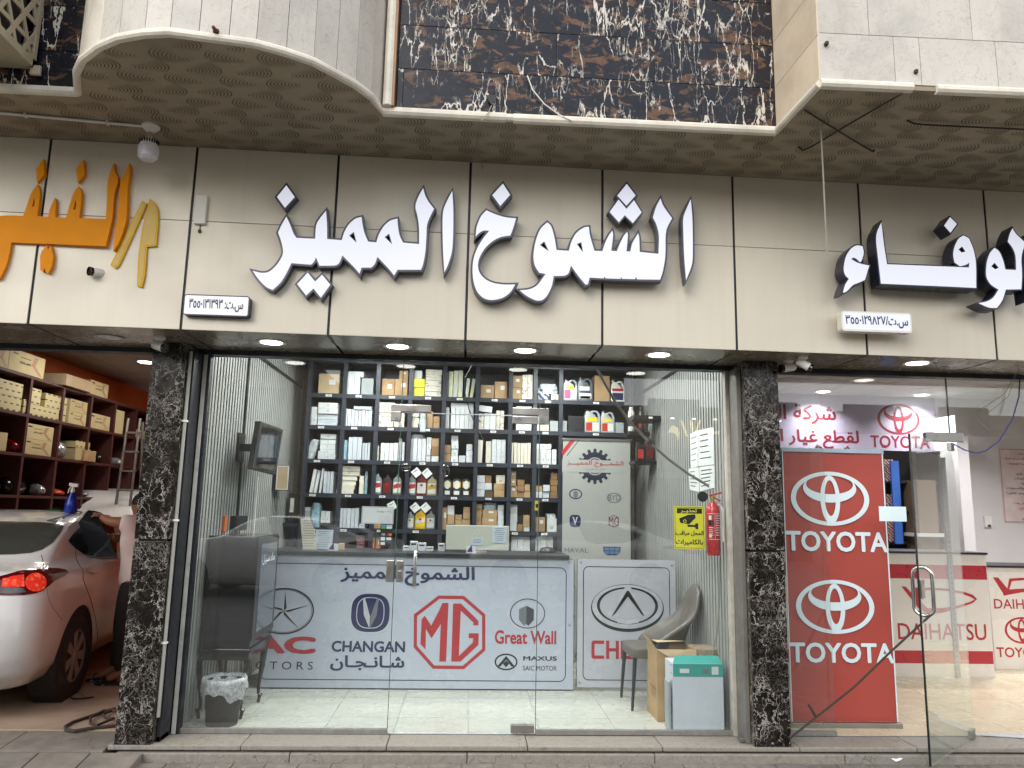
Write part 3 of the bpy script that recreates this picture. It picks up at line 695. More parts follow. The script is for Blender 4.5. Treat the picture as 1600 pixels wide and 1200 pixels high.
def letter(name, label, pts, org, group, Yf=-.735, depth=.07, rim=.013, holes=(), ret=None, face=None, cat='sign letter', facem=True):
    ox, oy, s = org; ret = ret or M_ret; face = face or M_face
    loop = smooth_loop(pxloop(zz(pts, ox, oy, s), Yf), 2 if facem else (1 if len(pts) > 14 else 0))
    pass
    hl = [pxloop(zz(h, ox, oy, s), Yf) for h in holes]
    cx = sum(p[0] for p in loop)/len(loop); cz = min(p[1] for p in loop)
    t = thing(name, label, cat, (cx, Yf+depth, cz), group)
    out = offset_loop(loop, rim) if rim else loop
    mb = MB(); mb.prism([out]+hl, FY(Yf), depth); mb.build('letter_body', ret, t)
    if facem:
        mb = MB(); mb.prism([loop]+[offset_loop(h, rim*.5) for h in hl], FY(Yf-.002), .0015); mb.build('letter_face', face, t)
    return t
G1 = 'white illuminated letters of the middle shop sign'
Z6 = (380, 260, 4.444); Z7 = (720, 260, 4.0); Z8 = (1200, 260, 4.0); Z5 = (0, 240, 4.0)
letter('sign_letter', 'long joined white lit Arabic lettering left of centre, ending in a downward tail', [(300, 350), (325, 400), (350, 470), (370, 497), (500, 503), (505, 405), (530, 365), (575, 308), (583, 400), (583, 505), (685, 513), (700, 460), (730, 405), (780, 360), (822, 352), (828, 400), (840, 460), (868, 523), (925, 528), (940, 475), (975, 415), (1020, 375), (1070, 363), (1075, 420), (1085, 480), (1110, 530), (1222, 540), (1222, 420), (1210, 340), (1192, 280), (1215, 210), (1250, 152), (1262, 200), (1285, 245), (1325, 295), (1275, 395), (1273, 480), (1265, 600), (1250, 680), (1235, 718), (1072, 718), (1048, 758), (1010, 710), (932, 628), (915, 680), (890, 703), (822, 703), (808, 745), (770, 700), (688, 618), (670, 670), (645, 690), (530, 690), (505, 630), (492, 665), (470, 683), (335, 672), (300, 745), (260, 810), (205, 858), (160, 840), (110, 790), (65, 725), (130, 742), (180, 735), (230, 690), (270, 630), (280, 590), (265, 520), (242, 460), (270, 400)], Z6, G1,
    holes=[[(745, 482), (765, 466), (780, 518)], [(992, 492), (1010, 478), (1027, 530)]])
letter('sign_letter', 'single upright white lit letter stroke just left of the fascia centre', [(1452, 170), (1460, 300), (1458, 500), (1450, 600), (1420, 690), (1397, 735), (1388, 600), (1384, 450), (1385, 310), (1415, 240)], Z6, G1)
letter('sign_letter', 'single lit diamond dot above the tail at the left end of the middle sign', [(300, 132), (358, 213), (290, 288), (235, 213)], Z6, G1)
letter('sign_letter', 'pair of joined lit diamond dots hanging below the left word', [(448, 738), (500, 800), (548, 752), (605, 822), (540, 912), (488, 848), (437, 897), (375, 818)], Z6, G1)
letter('sign_letter', 'curled hook-shaped white lit letter in the middle of the sign', [(160, 275), (215, 300), (280, 320), (345, 325), (330, 380), (310, 432), (250, 440), (200, 465), (150, 510), (115, 570), (105, 620), (115, 665), (150, 705), (200, 730), (270, 740), (340, 738), (310, 790), (260, 825), (190, 838), (140, 825), (100, 785), (78, 720), (72, 640), (80, 570), (105, 505), (140, 450), (178, 402), (140, 400), (110, 420), (93, 440), (97, 380), (125, 310)], Z7, G1)
letter('sign_letter', 'single lit diamond dot above the curled hook letter', [(263, 108), (308, 178), (247, 248), (197, 180)], Z7, G1)
letter('sign_letter', 'long joined white lit lettering right of centre with three small teeth', [(540, 350), (565, 370), (585, 440), (598, 523), (675, 528), (690, 470), (720, 415), (770, 380), (800, 378), (805, 430), (835, 528), (885, 530), (900, 480), (925, 430), (947, 402), (953, 430), (940, 528), (975, 530), (995, 480), (1020, 430), (1040, 410), (1045, 430), (1035, 532), (1060, 532), (1070, 480), (1108, 418), (1115, 440), (1118, 535), (1235, 547), (1240, 430), (1222, 360), (1200, 320), (1220, 250), (1248, 200), (1262, 245), (1320, 325), (1278, 400), (1280, 560), (1262, 660), (1245, 708), (1102, 706), (1095, 690), (1088, 705), (1008, 703), (1003, 690), (998, 703), (905, 700), (900, 688), (893, 700), (805, 695), (795, 735), (780, 740), (730, 680), (688, 620), (675, 670), (650, 685), (580, 685), (570, 750), (540, 810), (510, 838), (470, 840), (410, 810), (368, 775), (430, 770), (480, 745), (530, 672), (490, 665), (460, 620), (452, 560), (465, 470), (495, 390)], Z7, G1,
    holes=[[(503, 492), (520, 478), (542, 522)], [(733, 488), (749, 482), (759, 527)]])
letter('sign_letter', 'top lit diamond of the three-diamond cluster above the toothed lettering', [(1037, 110), (1092, 182), (1035, 246), (978, 183)], Z7, G1)
letter('sign_letter', 'lower joined pair of lit diamonds in the cluster above the toothed lettering', [(986, 208), (1035, 266), (1082, 212), (1130, 288), (1075, 355), (1025, 305), (988, 350), (930, 285)], Z7, G1, Yf=-.733, rim=.010)
letter('sign_letter', 'upright white lit letter stroke at the right end of the middle sign', [(1437, 205), (1448, 330), (1450, 520), (1448, 610), (1408, 712), (1395, 560), (1390, 400), (1388, 320), (1410, 265)], Z7, G1)
G2 = 'white illuminated letters of the right shop sign'
kw = dict(Yf=-.755, depth=.11, ret=M_retd, rim=.009)
letter('sign_letter', 'small curled white lit hamza at the left of the right sign', [(555, 492), (590, 500), (600, 540), (585, 590), (575, 600), (550, 575), (530, 570), (520, 580), (560, 605), (632, 620), (605, 710), (560, 730), (530, 740), (490, 785), (468, 790), (480, 740), (505, 703), (480, 680), (470, 640), (485, 560), (520, 510)], Z8, G2, **kw)
letter('sign_letter', 'wide white lit letter with a tall left arm in the right sign', [(708, 350), (722, 480), (743, 612), (1000, 622), (1255, 632), (1258, 600), (1240, 615), (1200, 625), (1165, 600), (1155, 550), (1165, 500), (1190, 450), (1220, 432), (1255, 450), (1285, 520), (1300, 600), (1300, 760), (1100, 750), (705, 733), (690, 600), (670, 430)], Z8, G2, holes=[[(1195, 520), (1212, 506), (1228, 530), (1210, 535)]], **kw)
letter('sign_letter', 'lone tilted lit diamond dot of the right sign', [(1137, 318), (1180, 360), (1140, 415), (1100, 370)], Z8, G2, **kw)
letter('sign_letter', 'white lit letter pair with a hooked tail at the right picture edge', [(1415, 510), (1445, 530), (1470, 590), (1482, 645), (1550, 648), (1548, 560), (1530, 510), (1498, 470), (1510, 420), (1528, 388), (1545, 420), (1608, 478), (1580, 560), (1588, 680), (1582, 768), (1485, 770), (1465, 840), (1430, 885), (1380, 885), (1315, 855), (1370, 845), (1410, 820), (1440, 770), (1390, 740), (1360, 690), (1365, 600), (1385, 540)], Z8, G2, holes=[[(1400, 625), (1415, 608), (1435, 632), (1420, 640)]], **kw)
letter('sign_letter', 'upright white lit letter stroke beyond the right edge pair', [(1650, 420), (1662, 560), (1660, 740), (1620, 830), (1605, 700), (1605, 520)], Z8, G2, **kw)
G3 = 'orange letters of the workshop sign'
kw = dict(Yf=-.735, depth=.08, rim=0, ret=M_or, facem=False)
letter('sign_letter', 'wide joined orange acrylic lettering of the workshop sign', [(-90, 405), (15, 385), (145, 388), (165, 330), (195, 240), (235, 190), (250, 230), (245, 300), (233, 390), (300, 395), (310, 345), (343, 275), (350, 300), (345, 398), (412, 400), (435, 320), (460, 240), (490, 202), (510, 240), (505, 320), (495, 402), (660, 408), (668, 300), (670, 180), (690, 110), (712, 55), (716, 110), (742, 160), (712, 250), (705, 380), (685, 480), (660, 578), (70, 555), (60, 620), (40, 700), (0, 780), (-90, 800), (-90, 560)], Z5, G3, holes=[[(200, 330), (212, 275), (217, 300), (212, 330)], [(457, 350), (472, 290), (476, 320), (470, 350)]], **kw)
letter('sign_letter', 'orange diamond dot above the left loop of the workshop sign', [(272, 32), (276, 130), (232, 182), (224, 95)], Z5, G3, **kw)
letter('sign_letter', 'orange diamond dot above the right loop of the workshop sign', [(522, 35), (527, 130), (486, 182), (475, 95)], Z5, G3, **kw)
letter('sign_letter', 'slender upright orange letter stroke right of the workshop lettering', [(808, 58), (812, 120), (798, 200), (793, 350), (788, 420), (765, 500), (735, 570), (708, 608), (715, 500), (735, 380), (752, 170), (785, 110)], Z5, G3, **kw)
letter('sign_letter', 'pair of joined orange dots hanging below the workshop lettering', [(250, 640), (262, 608), (292, 572), (300, 600), (318, 575), (333, 640), (325, 700), (300, 750), (285, 740), (278, 712), (268, 740), (252, 730)], Z5, G3, **kw)
letter('sign_letter', 'yellow slanting bar with a raised rim beside the orange letters', [(892, 305), (908, 314), (738, 698), (720, 708), (700, 694)], Z5, 'yellow shapes on the workshop sign', ret=M_yel, face=M_yel2, rim=.009, Yf=-.71, depth=.05)
letter('sign_letter', 'yellow pointed blade shape with a raised rim beside the orange letters', [(940, 295), (965, 315), (985, 370), (968, 570), (910, 575), (897, 760), (880, 825), (865, 820), (872, 640), (892, 500), (912, 400)], Z5, 'yellow shapes on the workshop sign', ret=M_yel, face=M_yel2, rim=.009, Yf=-.71, depth=.05)
# number boxes
def numbox(label, quad, org, txt, tb, body, Yf, depth, rim):
    pts = pxloop(zz(quad, *org), Yf); xs = [p[0] for p in pts]; zs = [p[1] for p in pts]
    x0, x1 = (pts[0][0]+pts[3][0])/2, (pts[1][0]+pts[2][0])/2; z0, z1 = (pts[2][1]+pts[3][1])/2, (pts[0][1]+pts[1][1])/2
    t = thing('number_sign', label, 'sign', ((x0+x1)/2, Yf+depth, z0), 'small lit number boxes under the shop names')
    mb = MB(); mb.prism([rrect(x0-rim, z0-rim, x1+rim, z1+rim, .02)], FY(Yf), depth); mb.build('case', body, t)
    mb = MB(); mb.prism([rrect(x0, z0, x1, z1, .01)], FY(Yf-.002), .0015); mb.build('lit_face', M_face, t)
    a = at(org[0]+tb[0]/org[2], org[1]+(tb[1]+tb[3])/2/org[2], Y=Yf-.0035); b = at(org[0]+tb[2]/org[2], org[1]+(tb[1]+tb[3])/2/org[2], Y=Yf-.0035)
    h = (tb[3]-tb[1])/org[2]/1187*4.9/2; cz = (z0+z1)/2
    mb = MB(); add_text(mb, txt, (a.x, cz-h, b.x, cz+h), FY(Yf-.0035), .03, True, 0); mb.build('number_text', M_black if body != M_wplastic else M_navy, t, normals=False)
numbox('dark framed lit number box below the left end of the middle sign', [(1158, 885), (1553, 898), (1548, 1015), (1150, 1000)], Z5, 'س.ت: ٣٩٣١٣١٠٥٥٣', (1180, 915, 1520, 995), M_retd, -.735, .06, .008)
numbox('white framed lit number box below the hamza of the right sign', [(472, 912), (890, 928), (886, 1032), (468, 1015)], Z8, 'س.ت/٧٢٨٩٢١٠٥٥٣', (485, 930, 875, 1010), M_wplastic, -.72, .06, .012)
# gadgets on the fascia
a = at(1212, 0, Y=-.7)
p0 = pxloop(zz([(1238, 262), (1310, 268), (1283, 443), (1208, 436)], *Z5), -.70)
x0, x1, z0, z1 = p0[3][0]+.005, p0[1][0]-.01, p0[2][1], p0[0][1]
t = thing('junction_box', 'dusty white electrical box on the fascia above the dark number box', 'electrical box', (x0, -.67, z0))
mb = MB(); mb.box(x0, x1, -.715, -.652, z0, z1); mb.build('case', M_white, t, bevel=.006)
mb = MB(); cx = (x0+x1)/2; mb.tube([(cx, -.69, z0), (cx, -.69, z0-.035)], .003, 6); mb.box(cx-.008, cx+.008, -.698, -.682, z0-.055, z0-.035); mb.build('wire_stub', M_wire, t)
M_lens = basic('camera_lens_black', '#0c0c0e', .1, var=.02)
def bullet(label, base, aim, n, s=1.0, parent=None):
    base = Vector(base); aim = Vector(aim).normalized(); n = Vector(n).normalized()
    t = thing('security_camera', label, 'security camera', base, 'small white security cameras')
    MB().lathe([(.034*s, 0), (.034*s, .012*s), (.022*s, .022*s), (0, .022*s)], base, 18, n).build('mount', M_wplastic, t, smooth=True)
    c = base+n*.055*s
    MB().tube([base+n*.01*s, c], .011*s, 10).build('arm', M_wplastic, t, smooth=True)
    MB().lathe([(0, -.05*s), (.02*s, -.05*s), (.028*s, -.035*s), (.03*s, .05*s), (.027*s, .055*s)], c, 18, aim).build('housing', M_wplastic, t, smooth=True)
    MB().lathe([(.0305*s, .045*s), (.0315*s, .066*s), (.028*s, .067*s), (.026*s, .06*s), (0, .06*s)], c, 18, aim).build('lens_hood', M_lens, t, smooth=True)
bullet('security camera on the fascia below the orange letters', at(160, 430, Y=-.652), (-.6, -.85, -.1), (0, -1, 0), .95)
bullet('security camera under the soffit at the left marble pillar', at(250, 527, Z=ZL), (.75, -.35, -.25), (0, 0, -1), 1.1)
bullet('left security camera of the pair under the soffit at the right pillar', at(1232, 563, Z=ZL), (-.95, -.1, -.15), (0, 0, -1), 1.0)
bullet('right security camera of the pair under the soffit at the right pillar', at(1255, 557, Z=ZL), (.6, -.3, -.45), (0, 0, -1), 1.0)
# bulb lamp with its conduit
bp = at(236, 197, Z=ZS)
t = thing('bulb_lamp', 'white unlit bulb lamp hanging from the plaster underside above the orange letters', 'lamp', bp)
MB().lathe([(.055, 0), (.055, -.01), (.03, -.035), (.016, -.045), (0, -.045)], bp, 20).build('ceiling_rose', M_wplastic, t, smooth=True)
MB().lathe([(.016, -.04), (.02, -.085), (.0, -.085)], bp, 16).build('socket', basic('socket_beige', '#a79f90', .5), t, smooth=True)
MB().lathe([(.02, -.08), (.045, -.1), (.06, -.15), (.0, -.15)], bp, 24).build('heat_sink', M_wplastic, t, smooth=True)
mb = MB()
for k in range(22):
    a = 2*math.pi*k/22; d = Vector((math.cos(a), math.sin(a), 0)); c = bp+d*.0505+Vector((0, 0, -.122)); mb.obox(c, d.cross((0, 0, 1)), Vector((0, 0, 1))-d*-.35, d, .0035, .021, .004)
tag(mb.build('vent_slots', M_black, t), kind='stuff')
MB().lathe([(.061, -.148), (.063, -.18), (.058, -.215), (.04, -.232), (0, -.238)], bp, 24).build('bulb_globe', basic('frosted_globe', '#cfcdd4', .2, var=.03), t, smooth=True)
e0 = at(-60, 171, Z=ZS-.012)
t = thing('surface_conduit', 'white surface conduit running left along the underside to the bulb lamp', 'pipe', e0)
MB().tube([e0, at(222, 197, Z=ZS-.012)], .009, 8).build('pipe', M_white, t, smooth=True)
for px in (40, 168): q = at(px, 171+26*(px+60)/282, Z=ZS-.012); MB().box(q.x-.006, q.x+.006, q.y-.014, q.y+.014, q.z-.012, ZS).build('clip', M_white, t)
# lattice box of an air conditioner at the top left
c0 = at(55, 108, Y=OW[1].y-.025); zb0 = c0.z; xb = c0.x
ybx = at(0, 50, X=xb).y-.5
t = thing('lattice_cage', 'pale metal cage with star-pattern lattice hung on the wall at the top left', 'cage', (xb-.5, c0.y, zb0))
M_cage = basic('cage_paint', '#a89c86', .55, var=.1, dirt=.35)
mb = MB(); mb.box(xb-1.4, xb, ybx, c0.y, zb0, zb0+.012); mb.build('bottom_plate', M_cage, t)
mb = MB()
for (a, b) in (((c0.y-.03, zb0), (c0.y, zb0+1.2)), ((ybx, zb0), (ybx+.03, zb0+1.2))): mb.box(xb-.02, xb, a[0], b[0], a[1], b[1])
mb.box(xb-.02, xb, ybx, c0.y, zb0+.012, zb0+.05); mb.build('frame', M_cage, t)
mb = MB(); hx_ = .16
for ang in (0, 60, 120):
    d = Vector((0, math.cos(math.radians(ang)), math.sin(math.radians(ang)))); nn = Vector((0, -d.z, d.y))
    for k in range(-9, 10):
        c = Vector((xb-.01, (ybx+c0.y)/2, zb0+.5))+nn*(k*.13+.03)
        # clip the bar to the cage rectangle
        lo, hi = -3., 3.
        for (v, dv, mn, mx) in ((c.y, d.y, ybx+.02, c0.y-.02), (c.z, d.z, zb0+.03, zb0+1.2)):
            if abs(dv) < 1e-6:
                if not mn < v < mx: lo, hi = 1, 0
            else: t0, t1 = sorted(((mn-v)/dv, (mx-v)/dv)); lo = max(lo, t0); hi = min(hi, t1)
        if hi-lo > .03: mb.obox(c+d*(lo+hi)/2, d, nn, (1, 0, 0), (hi-lo)/2, .014, .004+.0004*(ang/60))
mb.build('lattice_panel', M_cage, t)
mb = MB(); mb.box(xb-1.3, xb-.05, ybx+.05, c0.y-.08, zb0+.05, zb0+1.1); mb.build('unit_body', basic('unit_grey', '#3d3a36', .7), t)
mb = MB(); mb.box(xb-.02, xb+.04, c0.y-.02, c0.y, zb0-.045, zb0+.015); mb.build('lug', M_cage, t, bevel=.006)
# ================================================================== MIDDLE SHOP INTERIOR
M_rack = basic('rack_dark', '#262d38', .45, .1, var=.08, scale=3)
M_rackb = basic('rack_back', '#4a5058', .55, var=.1, scale=2)
YR, YRB = 2.65, 3.08
PXV = [478, 533.5, 586, 638, 691.5, 744, 796.5, 835.5, 876]
row_px = [(667, 619), (667, 668.5), (667, 721), (667, 774), (667, 827.5)]
zr_ = [at(a, b, Y=YR).z for a, b in row_px]
ztop = at(667, 571, Y=YR).z
xv = [at(a, 700, Y=YR).x for a in PXV]; xend = at(986, 640, Y=YR).x
rk = thing('wall_rack', 'tall dark open shelving rack full of cartons along the back of the shop', 'shelf rack', ((xv[0]+xend)/2, YR+.2, 0))
mb = MB(); mb.box(xv[0]-.02, xv[-1], YRB-.012, YRB, .2, ztop); mb.box(xv[-1], xend, YRB-.012, YRB, zr_[1]-.03, ztop); mb.build('back_board', M_rackb, rk)
for i, x in enumerate(xv):
    mb = MB(); mb.box(x-.022, x+.022, YR, YRB-.013, 0 if i < 8 or 1 else 0, ztop); mb.build('upright', M_rack, rk)
mb = MB(); mb.box(xend-.02, xend+.02, YR, YRB-.013, zr_[1]-.04, ztop); mb.build('upright', M_rack, rk)
mb = MB(); mb.box(xv[0]-.024, xend+.024, YR-.004, YRB, ztop+.001, ztop+.055); mb.build('top_board', M_rack, rk)
M_tag = basic('shelf_tag_white', '#e1e2df', .5, var=.02)
tagx = [[509, 556, 609, 666, 716, 771, 815, 855, 931], [500, 552, 609, 666, 714, 770, 815, 852, 931], [497, 550, 606, 661, 712, 766, 813, 853], [493, 548, 601, 659, 712, 765, 813, 853], [496, 544, 600, 655, 712, 765, 807, 852]]
for k, z in enumerate(zr_):
    x1 = xend if k < 2 else xv[-1]
    mb = MB(); mb.box(xv[0]-.02, x1, YR-.006, YRB-.013, z-.045, z); mb.build('shelf', M_rack, rk)
    for tx in tagx[k]:
        c = at(tx, 700, Y=YR).x; mb = MB(); mb.box(c-.032, c+.032, YR-.0105, YR-.0065, z-.035, z-.013); tg = mb.build('shelf_tag', M_tag, rk)
        mb = MB(); mb.box(c-.02, c+.02, YR-.0115, YR-.0107, z-.026, z-.021); mb.build('tag_print', M_black, tg)
zlow = zr_[4]-.37
mb = MB(); mb.box(xv[0]-.02, xv[-1], YR-.006, YRB-.013, zlow-.04, zlow); mb.build('shelf', M_rack, rk)

A_ = (470, 560, 6.667); B_ = (690, 560, 6.667); C_ = (470, 720, 6.667); D_ = (690, 720, 6.667); E_ = (850, 560, 5.0)
ROWN = ['top', 'second', 'third', 'fourth', 'fifth', 'lowest visible']; BAYN = ['first', 'second', 'third', 'fourth', 'fifth', 'sixth', 'seventh', 'eighth', 'widest right-hand']
def printed(name, base, ink, sc=26, th=.58, stretch=(1, 1, 1)):
    if name in _M: return _M[name]
    c = srgb(base); N = NT(name); p = N.pos(True, stretch)
    a = N.noise(p, sc, 2, .5, 1.5)
    cc = N.mix(N.ramp(a, [(th, 0), (th+.02, .85), (th+.07, .85), (th+.09, 0)]), c, srgb(ink))
    N.set(N.b, 'Base Color', cc); N.b.inputs['Roughness'].default_value = .5; _M[name] = N.m; return N.m
M_script = printed('scribble_print_carton', '#d8d5c6', '#4a4440', 14, .6, (1, 1, 2.4))
M_fine = printed('fine_print_carton', '#cfd5d8', '#8a939c', 60, .55, (1, 1, 3))
M_yellow = printed('yellow_carton', '#e2dc2c', '#b9b020', 40, .55)
M_yellowb = basic('yellow_bottle', '#d9a91c', .3, var=.03)
M_bluec = basic('blue_carton', '#2b3170', .5, var=.08)
M_brown = basic('brown_carton', '#8a6b47', .8, var=.14, scale=10)
M_darkk = basic('dark_carton', '#57482f', .8, var=.25, scale=20)
M_pale = basic('grey_carton', '#9aa3a4', .5, var=.08)
M_palegreen = printed('yellow_flash_carton', '#c4cbc0', '#d4d36a', 12, .55, (1, 1, .8))
MATS = dict(w=(M_wcart, 'white carton'), v=(M_wcart2, 'cool white carton'), c=(M_cream, 'cream carton'), k=(M_kraft, 'brown cardboard box'), K=(M_kraft2, 'pale brown cardboard box'), y=(M_yellow, 'yellow carton'),
            s=(M_script, 'cream carton with dark script'), f=(M_fine, 'white carton with fine print'), b=(M_bluec, 'blue carton'), B=(M_brown, 'darker brown box'), d=(M_darkk, 'dark brown box'), g=(M_pale, 'grey carton'),
            e=(M_palegreen, 'grey carton with yellow flash'), n=(M_black, 'black carton'))
ORD = ['first', 'second', 'third', 'fourth', 'fifth', 'sixth', 'seventh', 'eighth', 'ninth', 'tenth', 'eleventh', 'twelfth', 'thirteenth', 'fourteenth']
cellcount = {}
def shelf_z(row): return zr_[row] if row < 5 else zlow
def carton(row, bay, m, x0, y0, x1, y1, org, n=1, dirn='h', depth=None, lean=0, extra=None, snap=True, Yf=None, where=None):
    mat, desc = MATS[m]; Yf = Yf or YR+.03+rnd.uniform(0, .02)
    a = at(org[0]+x0/org[2], org[1]+y1/org[2], Y=Yf); b = at(org[0]+x1/org[2], org[1]+y0/org[2], Y=Yf)
    ml = at(org[0]+x0/org[2], org[1]+(y0+y1)/2/org[2], Y=Yf); mr = at(org[0]+x1/org[2], org[1]+(y0+y1)/2/org[2], Y=Yf)
    X0, X1, Z0, Z1 = ml.x, mr.x, a.z, b.z
    zs = shelf_z(row)
    if snap and abs(Z0-zs) < .035: Z0 = zs+.0005
    for i in range(n):
        if dirn == 'h': u0 = X0+(X1-X0)*i/n; u1 = X0+(X1-X0)*(i+1)/n; w0, w1 = Z0, Z1
        else: u0, u1 = X0, X1; w1 = Z1-(Z1-Z0)*i/n; w0 = Z1-(Z1-Z0)*(i+1)/n
        key = (row, bay, desc); cellcount[key] = cellcount.get(key, 0)+1; k = cellcount[key]
        dp = depth or rnd.uniform(.24, .36)
        if Yf+dp > YRB-.02: dp = YRB-.03-Yf
        jit = rnd.uniform(-.004, .004); yf = Yf+rnd.uniform(0, .018)
        if n > 1 and dirn == 'h': w1 += rnd.uniform(-.003, .003)
        if dirn == 'v' and n > 1: u0 += jit; u1 += rnd.uniform(-.004, .004)
        shape = 'upright ' if (w1-w0) > 1.5*(u1-u0) else 'flat ' if (u1-u0) > 1.8*(w1-w0) else ''
        lab = '%s%s, %s of its kind in the %s row, %s bay' % (shape, desc, ORD[min(k-1, 13)], ROWN[row], BAYN[bay]) if where is None else '%s%s %s' % (shape, desc, where)
        mb = MB(); cx = (u0+u1)/2
        mb.box(-(u1-u0)/2+.0018, (u1-u0)/2-.0018, yf, yf+dp, 0.0004, w1-w0-.0022)
        if lean:
            R_ = Matrix.Rotation(math.radians(lean), 3, 'Y'); mb.v = [R_@v for v in mb.v]
            mz = min(v.z for v in mb.v); mb.v = [v-Vector((0, 0, mz)) for v in mb.v]
        mb.v = [v+Vector((cx, 0, w0)) for v in mb.v]
        o = mb.build('carton', mat, None, bevel=.0015)
        tag(o, lab, 'carton', 'cartons on the wall rack')
        if extra == 'label' and not lean:
            fw = (u1-u0); fh = (w1-w0); lx = cx+fw*rnd.uniform(.05, .2); lz = w0+fh*rnd.uniform(.55, .7)
            mb = MB(); mb.box(lx-fw*.16, lx+fw*.16, yf-.0012, yf-.0002, lz-fh*.12, lz+fh*.12); mb.build('paper_label', M_paper, o)
        if extra == 'dot' and not lean:
            r = min(u1-u0, w1-w0)*.16; cz = w0+(w1-w0)*(.5 if shape == 'flat ' else .3)
            flat(o, 'print_mark', [ellipse(cx, cz, r, r, 12), ellipse(cx, cz, r*.6, r*.6, 12)], yf, M_grey, .0006)
        if extra == 'tape' and not lean:
            mb = MB(); mb.box(u0+.001, u1-.001, yf-.0009, yf-.0002, w0+(w1-w0)*.47, w0+(w1-w0)*.53); mb.build('packing_tape', M_kraft2, o)
R = carton
# top row
R(0, 0, 'b', 75, 115, 120, 375, A_, 4, 'v'); R(0, 0, 'K', 180, 160, 395, 372, A_, 1, extra='label')
R(0, 1, 'w', 435, 192, 615, 370, A_, 3); R(0, 1, 'w', 448, 135, 655, 190, A_, snap=False); R(0, 1, 'g', 628, 205, 755, 378, A_)
R(0, 2, 'g', 797, 240, 823, 380, A_); R(0, 2, 'k', 842, 210, 975, 382, A_, extra='label'); R(0, 2, 'k', 978, 215, 1112, 385, A_, extra='label'); R(0, 2, 'k', 1025, 125, 1118, 212, A_, snap=False, extra='label')
R(0, 3, 'y', 1150, 210, 1288, 390, A_, 2, 'v'); R(0, 3, 'w', 1155, 125, 1265, 206, A_, snap=False); R(0, 3, 's', 1295, 115, 1468, 400, A_, 5, 'v')
R(0, 4, 'e', 28, 135, 120, 400, B_, 2); R(0, 4, 'e', 122, 125, 220, 402, B_, 2); R(0, 4, 'e', 244, 205, 280, 405, B_, lean=5); R(0, 4, 'e', 292, 208, 328, 408, B_, lean=8)
R(0, 5, 'k', 405, 275, 548, 415, B_, extra='label'); R(0, 5, 'k', 552, 240, 685, 425, B_, extra='label')
R(0, 6, 'k', 725, 180, 838, 428, B_, 2, 'v', extra='label'); R(0, 6, 's', 840, 170, 952, 430, B_, 2)
R(0, 7, 'c', 1140, 370, 1220, 436, B_, extra='dot')
R(0, 8, 'k', 395, 135, 515, 345, E_)
# second row
R(1, 0, 'w', 50, 500, 170, 700, A_, 2, extra='dot'); R(1, 0, 'w', 175, 460, 388, 572, A_, 2, 'v', snap=False, extra='dot'); R(1, 0, 'v', 175, 573, 382, 706, A_, 4, 'v')
R(1, 1, 'v', 415, 530, 740, 716, A_, 9); R(1, 1, 'v', 550, 500, 738, 530, A_, snap=False)
R(1, 2, 's', 780, 458, 970, 728, A_, 5, 'v'); R(1, 2, 's', 972, 640, 1022, 730, A_); R(1, 2, 'c', 1030, 570, 1080, 730, A_)
R(1, 3, 'c', 1135, 570, 1228, 735, A_, 4, 'v'); R(1, 3, 'k', 1312, 548, 1378, 607, A_, snap=False); R(1, 3, 'k', 1312, 608, 1376, 735, A_); R(1, 3, 'k', 1380, 602, 1446, 735, A_, 2, 'v')
R(1, 4, 'w', 38, 508, 84, 745, B_, lean=-2); R(1, 4, 'w', 95, 510, 332, 748, B_, 5); R(1, 4, 'w', 95, 462, 334, 509, B_, snap=False)
R(1, 5, 'w', 372, 500, 525, 560, B_, lean=6, snap=False); R(1, 5, 's', 370, 572, 440, 752, B_); R(1, 5, 'w', 442, 575, 566, 755, B_, 2); R(1, 5, 's', 568, 542, 650, 757, B_, 2)
R(1, 6, 'w', 775, 498, 940, 765, B_); R(1, 7, 'c', 982, 545, 1120, 768, B_, 3); R(1, 7, 'g', 1128, 650, 1215, 778, B_)
R(1, 8, 'g', 1255, 650, 1308, 780, B_); R(1, 8, 'n', 1318, 600, 1485, 788, B_)
R(1, 8, 'g', 560, 500, 625, 595, E_)
# third row
R(2, 0, 'f', 175, 960, 262, 1052, A_); R(2, 0, 'w', 198, 788, 360, 1060, A_, 5, 'v', extra='dot')
R(2, 1, 'v', 492, 820, 632, 1062, A_, 3); R(2, 1, 'v', 636, 880, 720, 1065, A_, 3)
R(2, 2, 'c', 765, 905, 810, 1066, A_, extra='dot'); R(2, 2, 'w', 828, 880, 1010, 1068, A_, 4); R(2, 2, 'w', 1052, 872, 1080, 1068, A_)
R(2, 3, 'f', 1122, 835, 1304, 1072, A_, 4); R(2, 3, 'w', 1308, 820, 1356, 1075, A_, 4, 'v', extra='dot'); R(2, 3, 'k', 1360, 832, 1440, 912, A_, snap=False); R(2, 3, 'B', 1358, 913, 1438, 1015, A_, snap=False); R(2, 3, 'w', 1358, 1017, 1436, 1075, A_)
R(2, 4, 'k', 8, 900, 95, 1080, B_, 2, 'v'); R(2, 4, 'w', 100, 800, 172, 1085, B_, 4, 'v', extra='dot'); R(2, 4, 'v', 178, 1010, 250, 1085, B_); R(2, 4, 'w', 256, 892, 322, 1085, B_, 3, 'v')
R(2, 5, 'c', 364, 848, 424, 1092, B_, lean=1.5); R(2, 5, 'c', 460, 860, 520, 1096, B_); R(2, 5, 'f', 522, 846, 668, 1098, B_, 3)
R(2, 6, 'c', 715, 880, 930, 1106, B_, 6); R(2, 7, 'w', 980, 890, 1145, 941, B_, snap=False, extra='dot'); R(2, 7, 'w', 980, 943, 1142, 1115, B_, 3, extra='dot'); R(2, 7, 'w', 1148, 948, 1198, 1116, B_, extra='dot')
